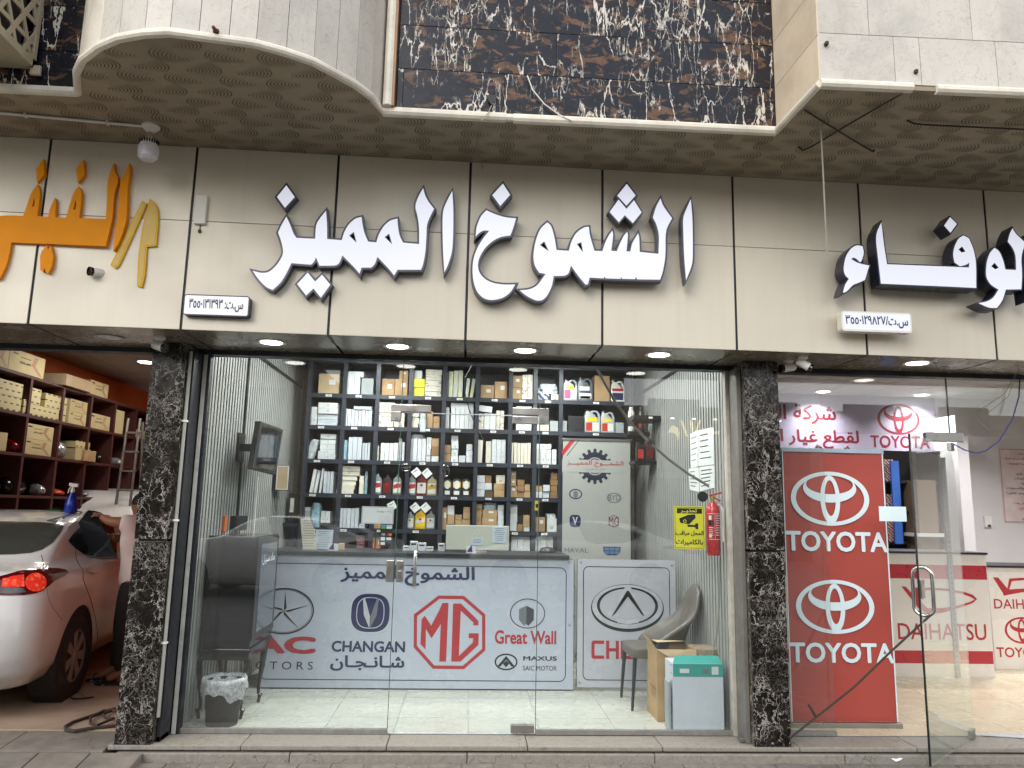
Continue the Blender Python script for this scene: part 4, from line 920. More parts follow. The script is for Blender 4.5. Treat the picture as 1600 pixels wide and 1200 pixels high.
# fourth row
R(3, 0, 'f', 8, 160, 56, 332, C_); R(3, 0, 'w', 90, 85, 126, 335, C_, lean=8); R(3, 0, 'w', 134, 100, 166, 336, C_, lean=8); R(3, 0, 'w', 190, 76, 214, 338, C_, lean=5); R(3, 0, 'v', 232, 110, 336, 340, C_, 3)
for i, (a, b, c, d) in enumerate(((395, 55, 618, 102), (390, 104, 612, 150), (384, 143, 586, 202), (380, 205, 572, 251), (375, 253, 560, 296), (362, 298, 548, 344))): R(3, 1, 'c', a, b, c, d, C_, snap=(i == 5), extra='dot' if i in (0, 1, 5) else None)
R(3, 1, 'c', 606, 155, 655, 348, C_)
R(3, 5, 'f', 345, 150, 447, 375, D_, 3, 'v'); R(3, 5, 'B', 455, 152, 520, 229, D_, snap=False); R(3, 5, 'f', 450, 230, 525, 299, D_, snap=False); R(3, 5, 'd', 452, 300, 535, 375, D_)
R(3, 5, 'k', 542, 237, 655, 378, D_, 2, 'v'); R(3, 5, 'c', 568, 148, 662, 236, D_, snap=False, extra='dot')
R(3, 6, 'k', 703, 108, 780, 260, D_, 2, 'v', snap=False, extra='label'); R(3, 6, 'k', 695, 262, 788, 382, D_, extra='label'); R(3, 6, 'B', 790, 195, 862, 383, D_, 3, 'v'); R(3, 6, 'k', 866, 245, 925, 385, D_, 2, 'v')
R(3, 7, 'k', 970, 262, 1050, 316, D_, snap=False); R(3, 7, 'f', 970, 318, 1050, 386, D_); R(3, 7, 'f', 1056, 250, 1126, 388, D_, 2, 'v'); R(3, 7, 'B', 1133, 125, 1210, 390, D_, 4, 'v')
# fifth row
R(4, 0, 'w', 0, 480, 96, 520, C_, snap=False); R(4, 0, 'g', 0, 522, 96, 650, C_); R(4, 0, 'w', 205, 525, 304, 645, C_, 2, extra='dot')
R(4, 1, 'v', 355, 495, 600, 700, C_, 6); R(4, 1, 'v', 602, 655, 668, 705, C_, 2, 'v'); R(4, 2, 'k', 745, 640, 832, 695, C_)
R(4, 4, 'k', -8, 485, 55, 718, D_, extra='label'); R(4, 4, 'w', 60, 465, 133, 560, D_, snap=False, extra='label'); R(4, 4, 'k', 58, 562, 133, 660, D_); R(4, 4, 'k', 136, 560, 216, 668, D_, 2, 'v'); R(4, 4, 'k', 219, 480, 298, 668, D_, 3, 'v')
R(4, 5, 'k', 350, 448, 420, 675, D_, 4, 'v'); R(4, 5, 'k', 422, 510, 578, 675, D_, 2, 'v', extra='label'); R(4, 5, 'f', 583, 460, 650, 680, D_, 4, 'v')
R(4, 6, 'w', 695, 455, 788, 732, D_, 3, 'v'); R(4, 6, 'n', 790, 575, 848, 655, D_, snap=False); R(4, 6, 'B', 788, 657, 848, 735, D_); R(4, 6, 'k', 853, 565, 920, 690, D_, 2, 'v', snap=False); R(4, 6, 'w', 855, 692, 918, 736, D_)
R(4, 7, 'k', 975, 585, 1082, 738, D_, extra='label'); R(4, 7, 'w', 1098, 600, 1200, 740, D_, extra='dot')
# lowest visible row
R(5, 1, 'B', 575, 785, 660, 880, C_, 5, 'v', snap=False) if False else None
M_pink = basic('pink_carton', '#a37a7a', .6, var=.15, scale=30)
MATS['p'] = (M_pink, 'pinkish small box'); R(5, 1, 'p', 575, 785, 660, 960, C_, 8, 'v'); R(5, 2, 'k', 703, 795, 768, 960, C_, 1, extra='label'); R(5, 2, 'k', 775, 795, 825, 960, C_, 1, extra='label')
R(5, 6, 'w', 722, 785, 922, 1000, D_, 3, extra='dot'); R(5, 7, 'w', 960, 785, 1162, 1000, D_, 3, extra='dot')

# --- bottles, jugs and cans
M_lblw = basic('bottle_label_white', '#d8dad2', .4, var=.03)
M_lblp = basic('bottle_label_pink', '#c04484', .4, var=.05)
M_lblr = basic('bottle_label_red', '#b33326', .4, var=.05)
M_lblg = basic('bottle_label_gold', '#c8a83c', .35, var=.08)
M_lbly = basic('label_yellow', '#e6c71c', .4, var=.03)
M_bgrey = basic('bottle_grey', '#7f878c', .35, .15, var=.05); M_bdark = basic('bottle_dark', '#33302d', .3, var=.05)
M_bred = basic('bottle_red', '#701a18', .3, var=.05); M_bgold = basic('bottle_champagne', '#b1a37c', .3, .2, var=.05)
M_bsil = basic('jug_silver', '#a5acae', .35, .15, var=.04); M_bgr2 = basic('jug_slate', '#5d666e', .35, .1, var=.05)
def fit(x0, y0, x1, y1, org, Y, row=None):
    a = at(org[0]+x0/org[2], org[1]+y1/org[2], Y=Y); b = at(org[0]+x1/org[2], org[1]+y0/org[2], Y=Y)
    l = at(org[0]+x0/org[2], org[1]+(y0+y1)/2/org[2], Y=Y).x; r_ = at(org[0]+x1/org[2], org[1]+(y0+y1)/2/org[2], Y=Y).x
    z0 = a.z
    if row is not None: z0 = shelf_z(row)
    return l, r_, z0, b.z
def bottle(label, x0, y0, x1, y1, org, row, body, lbl, cap=None, band=None, Y=None, name='oil_bottle', cat='bottle', grp='oil bottles on the wall rack', flip=False):
    Y = Y or YR+.05; l, r_, z0, z1 = fit(x0, y0, x1, y1, org, Y, row); W = r_-l; H = z1-z0; cx = (l+r_)/2
    t = thing(name, label, cat, (cx, Y+.04, z0), grp)
    s = -1 if flip else 1
    prof = [(-.48, 0), (.48, 0), (.5, .03), (.5, .66), (.4, .78), (.2, .87), (.14, .88), (.14, .93), (-.12, .93), (-.12, .88), (-.22, .86), (-.44, .76), (-.5, .64), (-.5, .03)]
    mb = MB(); mb.prism([[(cx+s*a*W, z0+.0005+b*H) for a, b in prof]], FY(Y), .075); mb.build('bottle_body', body, t, bevel=min(.012, W*.08), smooth=True)
    mb = MB(); mb.lathe([(0, z0+.93*H), (.15*W, z0+.93*H), (.15*W, z0+H), (0, z0+H)], (cx+s*.01*W, Y+.037, 0), 12); mb.build('cap', cap or body, t)
    fr = rrect(cx-.4*W, z0+.1*H, cx+.4*W, z0+.62*H, .1*W); flat(t, 'label', [fr], Y, lbl, .0012)
    if band: flat(t, 'label_band', [[(cx-.4*W, z0+.28*H), (cx+.4*W, z0+.36*H), (cx+.4*W, z0+.56*H), (cx-.4*W, z0+.48*H)]], Y, band, .002)
    flat(t, 'label_mark', [ellipse(cx, z0+.5*H, .13*W, .06*H, 12)], Y, M_red if lbl != M_lblr else M_lblw, .0028)
    return t
bottle('grey oil bottle with red and white label, fourth row, left of three', 745, 133, 842, 348, C_, 3, M_bgrey, M_lblw, M_bgrey, M_lblr)
bottle('dark oil bottle with red cap in the fourth row between two grey bottles', 850, 148, 948, 350, C_, 3, M_bdark, M_bred, M_bred)
bottle('grey oil bottle with red and white label just right of the dark bottle', 958, 140, 1050, 350, C_, 3, M_bgrey, M_lblw, M_bgrey, M_lblr)
bottle('grey oil bottle with red label left of the all-red bottle', 1105, 148, 1200, 358, C_, 3, M_bgrey, M_lblw, M_bgrey, M_lblr)
bottle('red oil bottle with white label in the fourth row', 1203, 150, 1312, 362, C_, 3, M_bred, M_lblw, M_bred)
bottle('champagne coloured oil bottle just right of the red bottle', 1315, 158, 1415, 360, C_, 3, M_bgold, M_lblw, M_bgrey, M_lblg)
for k, (a, b) in enumerate(((15, 105), (110, 205), (210, 302))):
    Y = YR+.05; l, r_, z0, z1 = fit(a, 185, b, 362, D_, Y, 3)
    t = thing('oil_can', ('left', 'middle', 'right')[k]+' of three dark cans with gold labels in the fourth row', 'can', ((l+r_)/2, Y+.05, z0), 'gold labelled cans on the rack')
    mb = MB(); cx = (l+r_)/2; W = r_-l; mb.prism([[(l, z0+.0005), (r_, z0+.0005), (r_, z1-.03), (cx+W*.3, z1-.012), (cx, z1), (cx-W*.3, z1-.012), (l, z1-.03)]], FY(Y), .09); mb.build('can_body', M_bdark, t, bevel=.006, smooth=True)
    flat(t, 'label', [rrect(l+.008, z0+.09, r_-.008, z1-.035, .01)], Y, M_lblg, .001); flat(t, 'label_round', [ellipse(cx, z0+.12, W*.33, .045, 18)], Y, M_lblw, .002); flat(t, 'label_plate', [rrect(l+.02, z0+.015, r_-.02, z0+.055, .004)], Y, M_lblw, .001)
bottle('silver-white oil bottle in the fifth row left of the yellow bottle', 1090, 528, 1182, 706, C_, 4, M_bgrey, M_lblw, M_bgrey, M_palegreen)
bottle('bright yellow oil bottle in the fifth row', 1188, 508, 1300, 710, C_, 4, M_yellowb, M_lbly, M_yellowb, M_lblw)
bottle('silver-white oil bottle in the fifth row right of the yellow bottle', 1305, 525, 1396, 706, C_, 4, M_bgrey, M_lblw, M_bgrey, M_palegreen)
def jug(label, x0, y0, x1, y1, org, row, body, lbls, cap, Y=None):
    Y = Y or YR+.05; l, r_, z0, z1 = fit(x0, y0, x1, y1, org, Y, row); W = r_-l; H = z1-z0
    t = thing('coolant_jug', label, 'jug', ((l+r_)/2, Y+.06, z0), 'coolant jugs on the rack')
    P = lambda a, b: (l+a*W, z0+.0005+b*H)
    out = [P(.02, 0), P(.98, 0), P(1, .05), P(1, .7), P(.93, .86), P(.8, .95), P(.6, .97), P(.42, .93), P(.34, .88), P(.3, .93), P(.1, .93), P(.08, .84), P(.0, .74), P(0, .05)]
    hole = [P(.84, .6), P(.86, .72), P(.78, .84), P(.62, .88), P(.48, .83), P(.62, .79), P(.73, .72), P(.76, .62)]
    mb = MB(); mb.prism([out, hole], FY(Y), .11); mb.build('jug_body', body, t, bevel=.006, smooth=True)
    mb = MB(); mb.lathe([(0, z0+.93*H), (.1*W, z0+.93*H), (.1*W, z0+1.02*H), (0, z0+1.02*H)], (l+.2*W, Y+.055, 0), 14); mb.build('cap', cap, t)
    for (a, b, c, d, m) in lbls: flat(t, 'label', [rrect(l+a*W, z0+b*H, l+c*W, z0+d*H, .006)], Y, m, .001)
jug('silver jug with pink label in the top row', 1270, 215, 1415, 445, B_, 0, M_bsil, [(.08, .12, .5, .5, M_lblp), (.52, .12, .92, .5, M_lblw), (.2, .54, .72, .7, M_lbly)], M_bred)
jug('slate grey jug with white and blue label in the top row', 1420, 200, 1575, 455, B_, 0, M_bgr2, [(.1, .1, .9, .34, M_lblw), (.15, .36, .85, .42, M_navy), (.12, .45, .78, .62, M_lblw), (.15, .11, .85, .22, M_lblr)], M_bred)
jug('silver jug with red label in the second row, left one', 318, 402, 440, 592, E_, 1, M_bsil, [(.08, .08, .48, .44, M_lblr), (.5, .08, .9, .44, M_lblw), (.15, .5, .8, .66, M_lbly)], M_lblr)
jug('silver jug with red label in the second row, right one', 445, 415, 552, 592, E_, 1, M_bsil, [(.08, .08, .48, .44, M_lblr), (.5, .08, .9, .44, M_lblw), (.15, .5, .8, .66, M_lbly)], M_bsil)
jug('white jug with blue label at the right end of the top row', 525, 172, 628, 348, E_, 0, M_lblw, [(.1, .1, .9, .42, M_navy), (.08, .5, .92, .62, M_red)], M_lblw)
ptext([o for o in bpy.data.objects if o.name.startswith('coolant_jug')][1], 'jug_text', 'Prestone', (911, 606, 926, 611), YR+.05, M_navy, .02, off=.0025) if False else None
# plastic wrapped things
def baggy(name, label, cat, x0, y0, x1, y1, org, row, mat, depth=.16, grp=None, lean=0, Y=None, snap=True):
    Y = Y or YR+.05; l, r_, z0, z1 = fit(x0, y0, x1, y1, org, Y, row if snap else None); W = r_-l; H = z1-z0
    vs = []; N1, N2 = 9, 8; mb = MB()
    for j in range(N2):
        v = j/(N2-1); wv = 1-.18*abs(v-.45)-.1*(v > .9)
        for i in range(14):
            a = 2*math.pi*i/14; rr = 1+rnd.uniform(-.09, .09)
            vs.append(((l+r_)/2+W*.5*wv*rr*math.copysign(abs(math.cos(a))**.6, math.cos(a))+lean*(v-.5)*W, Y+depth/2+depth*.5*rr*math.copysign(abs(math.sin(a))**.6, math.sin(a)), z0+.001+v*H))
    fs = [(j*14+i, j*14+(i+1) % 14, (j+1)*14+(i+1) % 14, (j+1)*14+i) for j in range(N2-1) for i in range(14)]+[tuple(range(14))[::-1], tuple((N2-1)*14+i for i in range(14))]
    mb.add(vs, fs); o = mb.build(name, mat, None, smooth=True); tag(o, label, cat, grp); return o
M_film = basic('milky_film', '#b9c4c6', .2, var=.3, scale=40, bump=.8, bscale=35)
M_bluefilm = basic('bluish_film', '#8fb0bd', .2, var=.3, scale=40, bump=.8, bscale=35)
baggy('wrapped_bundle', 'leaning bundle in cloudy plastic at the left end of the third row', 'bundle', 60, 845, 160, 1068, A_, 2, M_film, lean=.6)
baggy('wrapped_bundle', 'bluish plastic bag bundle in the third row, second bay', 'bundle', 395, 850, 488, 1065, A_, 2, M_bluefilm)
baggy('wrapped_bundle', 'white crinkled bundle hanging over the second row, fourth bay', 'bundle', 1233, 570, 1306, 765, A_, 1, M_film, Y=YR-.02, snap=False)
baggy('plastic_bag', 'small flat plastic bag on cartons in the third row, fourth bay', 'bag', 1140, 795, 1290, 832, A_, 2, M_film, snap=False)
baggy('wrapped_bundle', 'narrow clear wrapped tube standing in the third row, third bay', 'bundle', 1014, 835, 1050, 1068, A_, 2, M_film, depth=.05)
baggy('wrapped_bundle', 'narrow bluish wrapped tube standing in the fourth row, second bay', 'bundle', 662, 112, 694, 350, C_, 3, M_bluefilm, depth=.05)
baggy('plastic_bag', 'grey plastic bag slumped on top of the striped bag, top row', 'bag', 1000, 270, 1215, 365, B_, 0, M_film, snap=False)
M_stripe = NT('blue_striped_bag'); _p = M_stripe.pos(False); _w = M_stripe.n('TexWave', {'Vector': _p, 'Scale': 9.0, 'Distortion': 1.5}, bands_direction='DIAGONAL').outputs['Fac']
M_stripe.set(M_stripe.b, 'Base Color', M_stripe.ramp(_w, [(.48, srgb('#26356f')), (.52, srgb('#ced4d4'))])); M_stripe = M_stripe.m
baggy('striped_bag', 'blue and white striped bag in the top row, eighth bay', 'bag', 992, 320, 1136, 436, B_, 0, M_stripe)
baggy('plastic_bag', 'hanging blue-tinted plastic bag in the fifth row, first bay', 'bag', 100, 440, 205, 645, C_, 4, M_bluefilm)
baggy('plastic_bag', 'crumpled pale bag on the white box in the fifth row, eighth bay', 'bag', 1085, 552, 1195, 602, D_, 4, M_film, snap=False)
baggy('plastic_bag', 'cloudy bag stuffed on cartons in the fifth row, sixth bay', 'bag', 425, 440, 580, 508, D_, 4, M_clear, snap=False)
for k, (cx, cy, lb) in enumerate(((1205, 122, 'left white square card hung cornerwise above the fourth row'), (1314, 130, 'right white square card hung cornerwise above the fourth row'), (1191, 487, 'left white square card hung cornerwise above the fifth row'), (1300, 487, 'right white square card hung cornerwise above the fifth row'), (950, 470, 'white square card hung askew beside the payment sticker'))):
    c = at(C_[0]+cx/C_[2], C_[1]+cy/C_[2], Y=YR-.03); t = thing('price_card', lb, 'card', c, 'white cards hung cornerwise on the rack')
    a = math.radians(42 if k != 4 else 30); u = Vector((math.cos(a), 0, math.sin(a))); v = Vector((-math.sin(a), 0, math.cos(a)))
    mb = MB(); mb.obox(c, u, v, (0, 1, 0), .042, .042, .001); mb.build('card', M_paper, t)
    mb = MB(); mb.obox(c+v*.018+Vector((0, -.0015, 0)), u, v, (0, 1, 0), .025, .003, .0003); mb.build('print_line', M_black, t)
for k, (cx, cy) in enumerate(((1095, 70), (1505, 105))):
    Y = YR-.012; c = at(C_[0]+cx/C_[2], C_[1]+cy/C_[2], Y=Y); a = .055-.008*k; b = .04+.028*k
    t = thing('chrome_emblem', ('small chrome oval car emblem hung above the fourth row', 'larger round chrome car emblem hung above the gold cans')[k], 'emblem', c)
    mb = MB(); mb.prism([ellipse(c.x, c.z, a, b, 28), ellipse(c.x, c.z, a*.82, b*.82, 28)], FY(Y), .012); mb.build('ring', M_chrome, t, bevel=.002)
    mb = MB()
    if k: mb.box(c.x-.006, c.x+.006, Y+.001, Y+.009, c.z-b*.8, c.z+b*.8); mb.box(c.x-a*.7, c.x+a*.7, Y+.001, Y+.009, c.z+.012, c.z+.022)
    else: mb.prism([[(c.x-a*.7, c.z-.006), (c.x+a*.3, c.z-.02), (c.x+a*.75, c.z+.008), (c.x, c.z+.004), (c.x-a*.2, c.z+.02)]], FY(Y), .008)
    mb.build('badge_shape', M_chrome, t)

# ------------------------------------------------------------------ roll-up banner by the rack
YB = 2.58
M_bangrey = basic('banner_grey', '#a3a6a1', .5, var=.05, scale=1.5)
x0, x1, z0, z1 = at(879, 770, Y=YB).x, at(985, 770, Y=YB).x, .08, at(930, 689, Y=YB).z
bn = thing('roll_up_banner', 'grey roll-up banner with a dark gear emblem standing right of the rack', 'banner', ((x0+x1)/2, YB, 0))
mb = MB(); mb.box(x0, x1, YB, YB+.004, z0, z1); mb.build('banner_sheet', M_bangrey, bn)
mb = MB(); mb.box(x0-.01, x1+.01, YB-.01, YB+.015, z1, z1+.025); mb.build('top_rail', M_steel, bn)
mb = MB(); mb.box(x0-.02, x1+.02, YB-.05, YB+.06, 0, z0); mb.build('base_case', M_steel, bn, bevel=.01)
def PL(pts, org, Y): return pxloop(zz(pts, *org), Y)
c = at(850+398/5, 560+843/5, Y=YB); gr = at(850+510/5, 560+840/5, Y=YB).x-c.x
teeth = []
for k in range(16):
    a0 = 2*math.pi*k/16
    for da, rr in ((-.12, .98), (-.08, 1.22), (.08, 1.22), (.12, .98)): teeth.append((c.x+gr*rr*.98*math.cos(a0+da), c.z+gr*rr*1.0*math.sin(a0+da)))
flat(bn, 'gear_emblem', [teeth, ellipse(c.x, c.z, gr*.62, gr*.62, 30)], YB, basic('dark_navy_print', '#12182e', .5), .001)
flat(bn, 'gear_inner_ring', [ellipse(c.x, c.z, gr*.54, gr*.54, 30), ellipse(c.x, c.z, gr*.48, gr*.48, 30)], YB, M_navy, .001)
hw = (x1-x0)/2*.97; flat(bn, 'name_strip', [[(c.x-hw, c.z+.07), (c.x+hw, c.z+.065), (c.x+hw, c.z-.065), (c.x-hw, c.z-.07)]], YB, M_bangrey, .0018)
ptext(bn, 'name_text', 'الشمـــوخ المميـــز', (886, 720.5, 974, 729), YB, M_red, .015, True, .0026)
ptext(bn, 'subtitle_text', 'لقطع غيار السيارات', (912, 731, 945, 736), YB, M_grey, 0, True, .0026)
flat(bn, 'red_corner', [PL([(150, 760), (245, 640), (205, 640), (135, 730)], E_, YB)], YB, M_red, .0011)
flat(bn, 'corner_line', [PL([(175, 760), (270, 640), (276, 640), (181, 762)], E_, YB)], YB, M_navy, .0011)
def ring(parent, name, cx, cz, a, b, t, Y, mat, off=.001, n=36, shift=0): flat(parent, name, [ellipse(cx, cz, a, b, n), ellipse(cx, cz+shift, a-t, b-t, n)], Y, mat, off)
q = at(850+247/5, 560+1060/5, Y=YB); ring(bn, 'oval_mark', q.x, q.z, .07, .055, .012, YB, M_navy); flat(bn, 'oval_mark_core', [[(q.x-.025, q.z-.03), (q.x, q.z-.045), (q.x+.025, q.z-.03), (q.x+.025, q.z+.02), (q.x, q.z+.038), (q.x-.025, q.z+.02)]], YB, M_grey)
q = at(850+548/5, 560+1090/5, Y=YB); ring(bn, 'oval_mark', q.x, q.z, .08, .055, .01, YB, M_grey); ptext(bn, 'brand_text', 'BYD', (950.5, 773.5, 969, 782), YB, M_grey, .02)
q = at(860+193/5, 740+370/5, Y=YB); flat(bn, 'shield_mark', [supell(q.x, q.z, .06, .065)], YB, M_navy); flat(bn, 'v_mark', [[(q.x-.03, q.z+.045), (q.x, q.z-.045), (q.x+.03, q.z+.045), (q.x+.012, q.z+.04), (q.x, q.z-.01), (q.x-.012, q.z+.04)]], YB, M_silver, .002)
q = at(860+495/5, 740+372/5, Y=YB); oc = [(q.x+.058*math.cos(math.pi/8+k*math.pi/4), q.z+.066*math.sin(math.pi/8+k*math.pi/4)) for k in range(8)]
M_brn = basic('brown_print', '#6d4538', .5); flat(bn, 'octagon_mark', [oc, offset_loop(oc, -.007)], YB, M_brn); ptext(bn, 'brand_text', 'MG', (951, 807.5, 967, 822), YB, M_brn, .01)
q = at(860+480/5, 740+605/5, Y=YB); sh = [(q.x-.095, q.z+.045), (q.x+.095, q.z+.045), (q.x+.09, q.z-.01), (q.x+.05, q.z-.045), (q.x-.05, q.z-.045), (q.x-.09, q.z-.01)]; flat(bn, 'shield_mark', [sh], YB, M_navy)
for i in range(3):
    for j in range(2): flat(bn, 'shield_cell', [[(q.x-.08+i*.056, q.z-.03+j*.036), (q.x-.032+i*.056, q.z-.03+j*.036), (q.x-.032+i*.056, q.z-.002+j*.036), (q.x-.08+i*.056, q.z-.002+j*.036)]], YB, basic('steel_blue_print', '#41719a', .4), .0015)
ptext(bn, 'brand_text', 'HAVAL', (882, 856, 919, 863), YB, M_grey, .02)

# ------------------------------------------------------------------ counter with printed front
YC = 1.29
cx0, cx1 = -1.72, at(897, 980, Y=YC).x; ztc = 1.13
ct = thing('shop_counter', 'long service counter with printed pale blue front and dark top', 'counter', ((cx0+cx1)/2, YC+.3, 0))
M_cfront = basic('counter_print', '#b4bccb', .25, var=.03, scale=1.2, seed=False)
mb = MB(); mb.box(cx0, cx1-.004, YC+.006, YC+.6, 0, ztc-.02); mb.build('body', M_rack, ct)
mb = MB(); mb.box(cx0, cx1, YC, YC+.005, .012, ztc-.018); mb.build('printed_panel', M_cfront, ct)
mb = MB(); mb.box(cx0, cx1-.05, YC-.03, YC+.62, ztc-.015, ztc+.02); mb.build('counter_top', M_darkal, ct, bevel=.004)
mb = MB(); mb.box(cx1-.006, cx1+.003, YC-.004, YC+.02, 0, ztc-.015); mb.build('edge_trim', M_steel, ct)
F_ = (500, 860, 4.0)
bl = rrect(cx0+.0, .075, cx1-.07, ztc-.085, .06, 6); flat(ct, 'border_line', [bl, offset_loop(bl, -.007)], YC, M_black, .001)
ptext(ct, 'name_text', 'الشموخ المميز', (532, 886, 742, 914), YC, M_navy, .035, True, .0012)
# brand marks
q0 = at(500+315/4, 860+390/4, Y=YC); a_, b_ = .178, .173
flat(ct, 'badge_border', [supell(q0.x, q0.z, a_, b_, 2.8)], YC, M_silver, .0008); flat(ct, 'badge_blue', [supell(q0.x, q0.z, a_*.93, b_*.93, 2.8)], YC, M_navy, .0014)  # silver print shows as a thin border around the navy badge
flat(ct, 'badge_line', [supell(q0.x, q0.z, a_*.68, b_*.76, 2.8), supell(q0.x, q0.z, a_*.64, b_*.72, 2.8)], YC, M_silver, .002)
for s_, m_ in ((-1, M_silver), (1, M_grey)): flat(ct, 'v_blade', [[(q0.x+s_*.07, q0.z+.125), (q0.x+s_*.052, q0.z+.125), (q0.x+s_*.002, q0.z-.03), (q0.x+s_*.002, q0.z-.13), (q0.x+s_*.055, q0.z-.02)]], YC, m_, .0026)
ptext(ct, 'brand_text', 'CHANGAN', (518, 1002, 633, 1018.5), YC, M_navy, .04)
ptext(ct, 'brand_text', 'شـانـجـان', (516, 1024.5, 632, 1048), YC, M_navy, .035, True)
oc = PL([(740, 282), (900, 284), (1033, 400), (1033, 625), (900, 742), (705, 740), (585, 605), (587, 400)], F_, YC)
flat(ct, 'octagon_ring', [oc, offset_loop(oc, -.028)], YC, M_red)
flat(ct, 'letter_m', [PL([(635, 430), (655, 408), (695, 470), (745, 375), (765, 328), (803, 328), (788, 695), (745, 695), (755, 460), (697, 550), (662, 490), (660, 620), (628, 585)], F_, YC)], YC, M_red)
flat(ct, 'letter_g', [PL([(832, 332), (880, 332), (990, 440), (990, 468), (958, 468), (958, 450), (880, 375), (868, 660), (955, 575), (957, 548), (930, 548), (930, 518), (992, 518), (990, 590), (878, 695), (820, 695)], F_, YC)], YC, M_red)
g0 = at(500+1290/4, 860+397/4, Y=YC); ring(ct, 'oval_ring', g0.x, g0.z, .168, .135, .02, YC, M_silver); ring(ct, 'oval_ring', g0.x+.01, g0.z+.004, .155, .128, .008, YC, M_navy, .0016)
for s_, m_ in ((-1, M_grey), (1, basic('dark_grey_print', '#3a3e46', .4))): flat(ct, 'shield_half', [[(g0.x, g0.z+.07), (g0.x+s_*.065, g0.z+.04), (g0.x+s_*.065, g0.z-.05), (g0.x+s_*.02, g0.z-.1), (g0.x, g0.z-.085)]], YC, m_, .002)
ptext(ct, 'brand_text', 'Great Wall', (773, 985.5, 869, 1006), YC, M_red, .03)
m0 = at(500+1163/4, 860+697/4, Y=YC); ring(ct, 'oval_ring', m0.x, m0.z, .1, .07, .013, YC, M_black)
flat(ct, 'peak_mark', [[(m0.x-.075, m0.z-.035), (m0.x, m0.z+.05), (m0.x+.075, m0.z-.035), (m0.x+.05, m0.z-.04), (m0.x, m0.z+.018), (m0.x-.05, m0.z-.04)]], YC, M_black); flat(ct, 'diamond_mark', [[(m0.x-.028, m0.z-.015), (m0.x, m0.z+.012), (m0.x+.028, m0.z-.015), (m0.x, m0.z-.045)]], YC, M_black)
ptext(ct, 'brand_text', 'MAXUS', (817.5, 1025.5, 870, 1032), YC, M_black, .03); ptext(ct, 'brand_text', 'SAIC MOTOR', (817, 1040.5, 870, 1047.5), YC, M_black, 0)
j0 = at(270+612/3.528, 820+475/3.528, Y=YC); ring(ct, 'oval_ring', j0.x, j0.z, .258, .195, .012, YC, M_black); ring(ct, 'oval_ring', j0.x, j0.z, .24, .18, .004, YC, M_black)
st_ = []
for k in range(10):
    a = math.pi/2+k*math.pi/5; rr = 1 if k % 2 == 0 else .16; st_.append((j0.x+.235*rr*math.cos(a), j0.z+.178*rr*math.sin(a)))
flat(ct, 'star_mark', [st_], YC, M_silver, .0012)
for k in range(5):
    a = math.pi/2+k*2*math.pi/5; b = a-math.pi/5; flat(ct, 'star_facet', [[(j0.x, j0.z), (j0.x+.235*math.cos(a), j0.z+.178*math.sin(a)), (j0.x+.235*.16*math.cos(b), j0.z+.178*.16*math.sin(b))]], YC, M_black, .0018)
ptext(ct, 'brand_text', 'JAC', (370, 994.5, 493.5, 1028.5), YC, M_red, .06); ptext(ct, 'brand_text', 'M O T O R S', (378, 1034, 489, 1045.5), YC, M_black, 0)
# hinged flap panel with the large silver mark
fx0, fx1 = at(902, 970, Y=YC).x, at(1056, 970, Y=YC).x
fl = thing('counter_gate', 'separate square gate panel at the right end of the counter with a silver oval mark', 'gate', ((fx0+fx1)/2, YC, 0))
M_cfront2 = basic('gate_print', '#b9bcc6', .22, var=.03, scale=1.2)
mb = MB(); mb.box(fx0, fx1, YC+.006, YC+.035, .03, 1.12); mb.build('gate_board', M_rack, fl)
mb = MB(); mb.box(fx0, fx1, YC, YC+.005, .032, 1.122); mb.build('printed_panel', M_cfront2, fl)
bl = rrect(fx0+.05, .09, fx1-.05, 1.06, .05, 6); flat(fl, 'border_line', [bl, offset_loop(bl, -.007)], YC, M_black, .001)
H_ = (880, 880, 4.0); e0 = at(880+402/4, 880+280/4, Y=YC); EA, EB = .327, .205
flat(fl, 'oval_dark', [ellipse(e0.x, e0.z, EA, EB, 48), ellipse(e0.x, e0.z+.018, EA*.76, EB*.72, 48)], YC, M_black, .001)
flat(fl, 'oval_silver', [ellipse(e0.x, e0.z+.012, EA*.97, EB*.92, 48), ellipse(e0.x, e0.z+.02, EA*.84, EB*.78, 48)], YC, M_silver, .0018)
flat(fl, 'peak_silver', [PL([(270, 305), (310, 290), (385, 150), (402, 142), (422, 150), (500, 290), (540, 305), (510, 345), (403, 180), (295, 345)], H_, YC)], YC, M_silver, .0026)
flat(fl, 'peak_dark', [PL([(300, 335), (398, 172), (410, 172), (512, 335), (490, 320), (404, 208), (320, 320)], H_, YC)], YC, M_black, .0032)
for s_ in ([(298, 340), (345, 308), (350, 330)], [(512, 340), (465, 308), (460, 330)]): flat(fl, 'peak_foot', [PL(s_, H_, YC)], YC, M_silver, .0036)
flat(fl, 'swoosh', [PL([(330, 345), (400, 358), (480, 345), (470, 372), (400, 382), (340, 372)], H_, YC)], YC, M_silver, .0026)
def blockletter(parent, nm, strokes, Y, mat): 
    for s_ in strokes: flat(parent, nm, [s_], Y, mat, .001)
cz0, cz1 = at(1000, 1030, Y=YC).z, at(1000, 1001.5, Y=YC).z; lw = .028
def rc(x0, z0, x1, z1): return [(x0, z0), (x1, z0), (x1, z1), (x0, z1)]
xx = at(924, 1015, Y=YC).x; wd = at(944, 1015, Y=YC).x-xx; stp = at(947, 1015, Y=YC).x-xx; mid = (cz0+cz1)/2
mb = MB()
def LT(r_): mb.prism([r_], FY(YC-.001), 0, True)
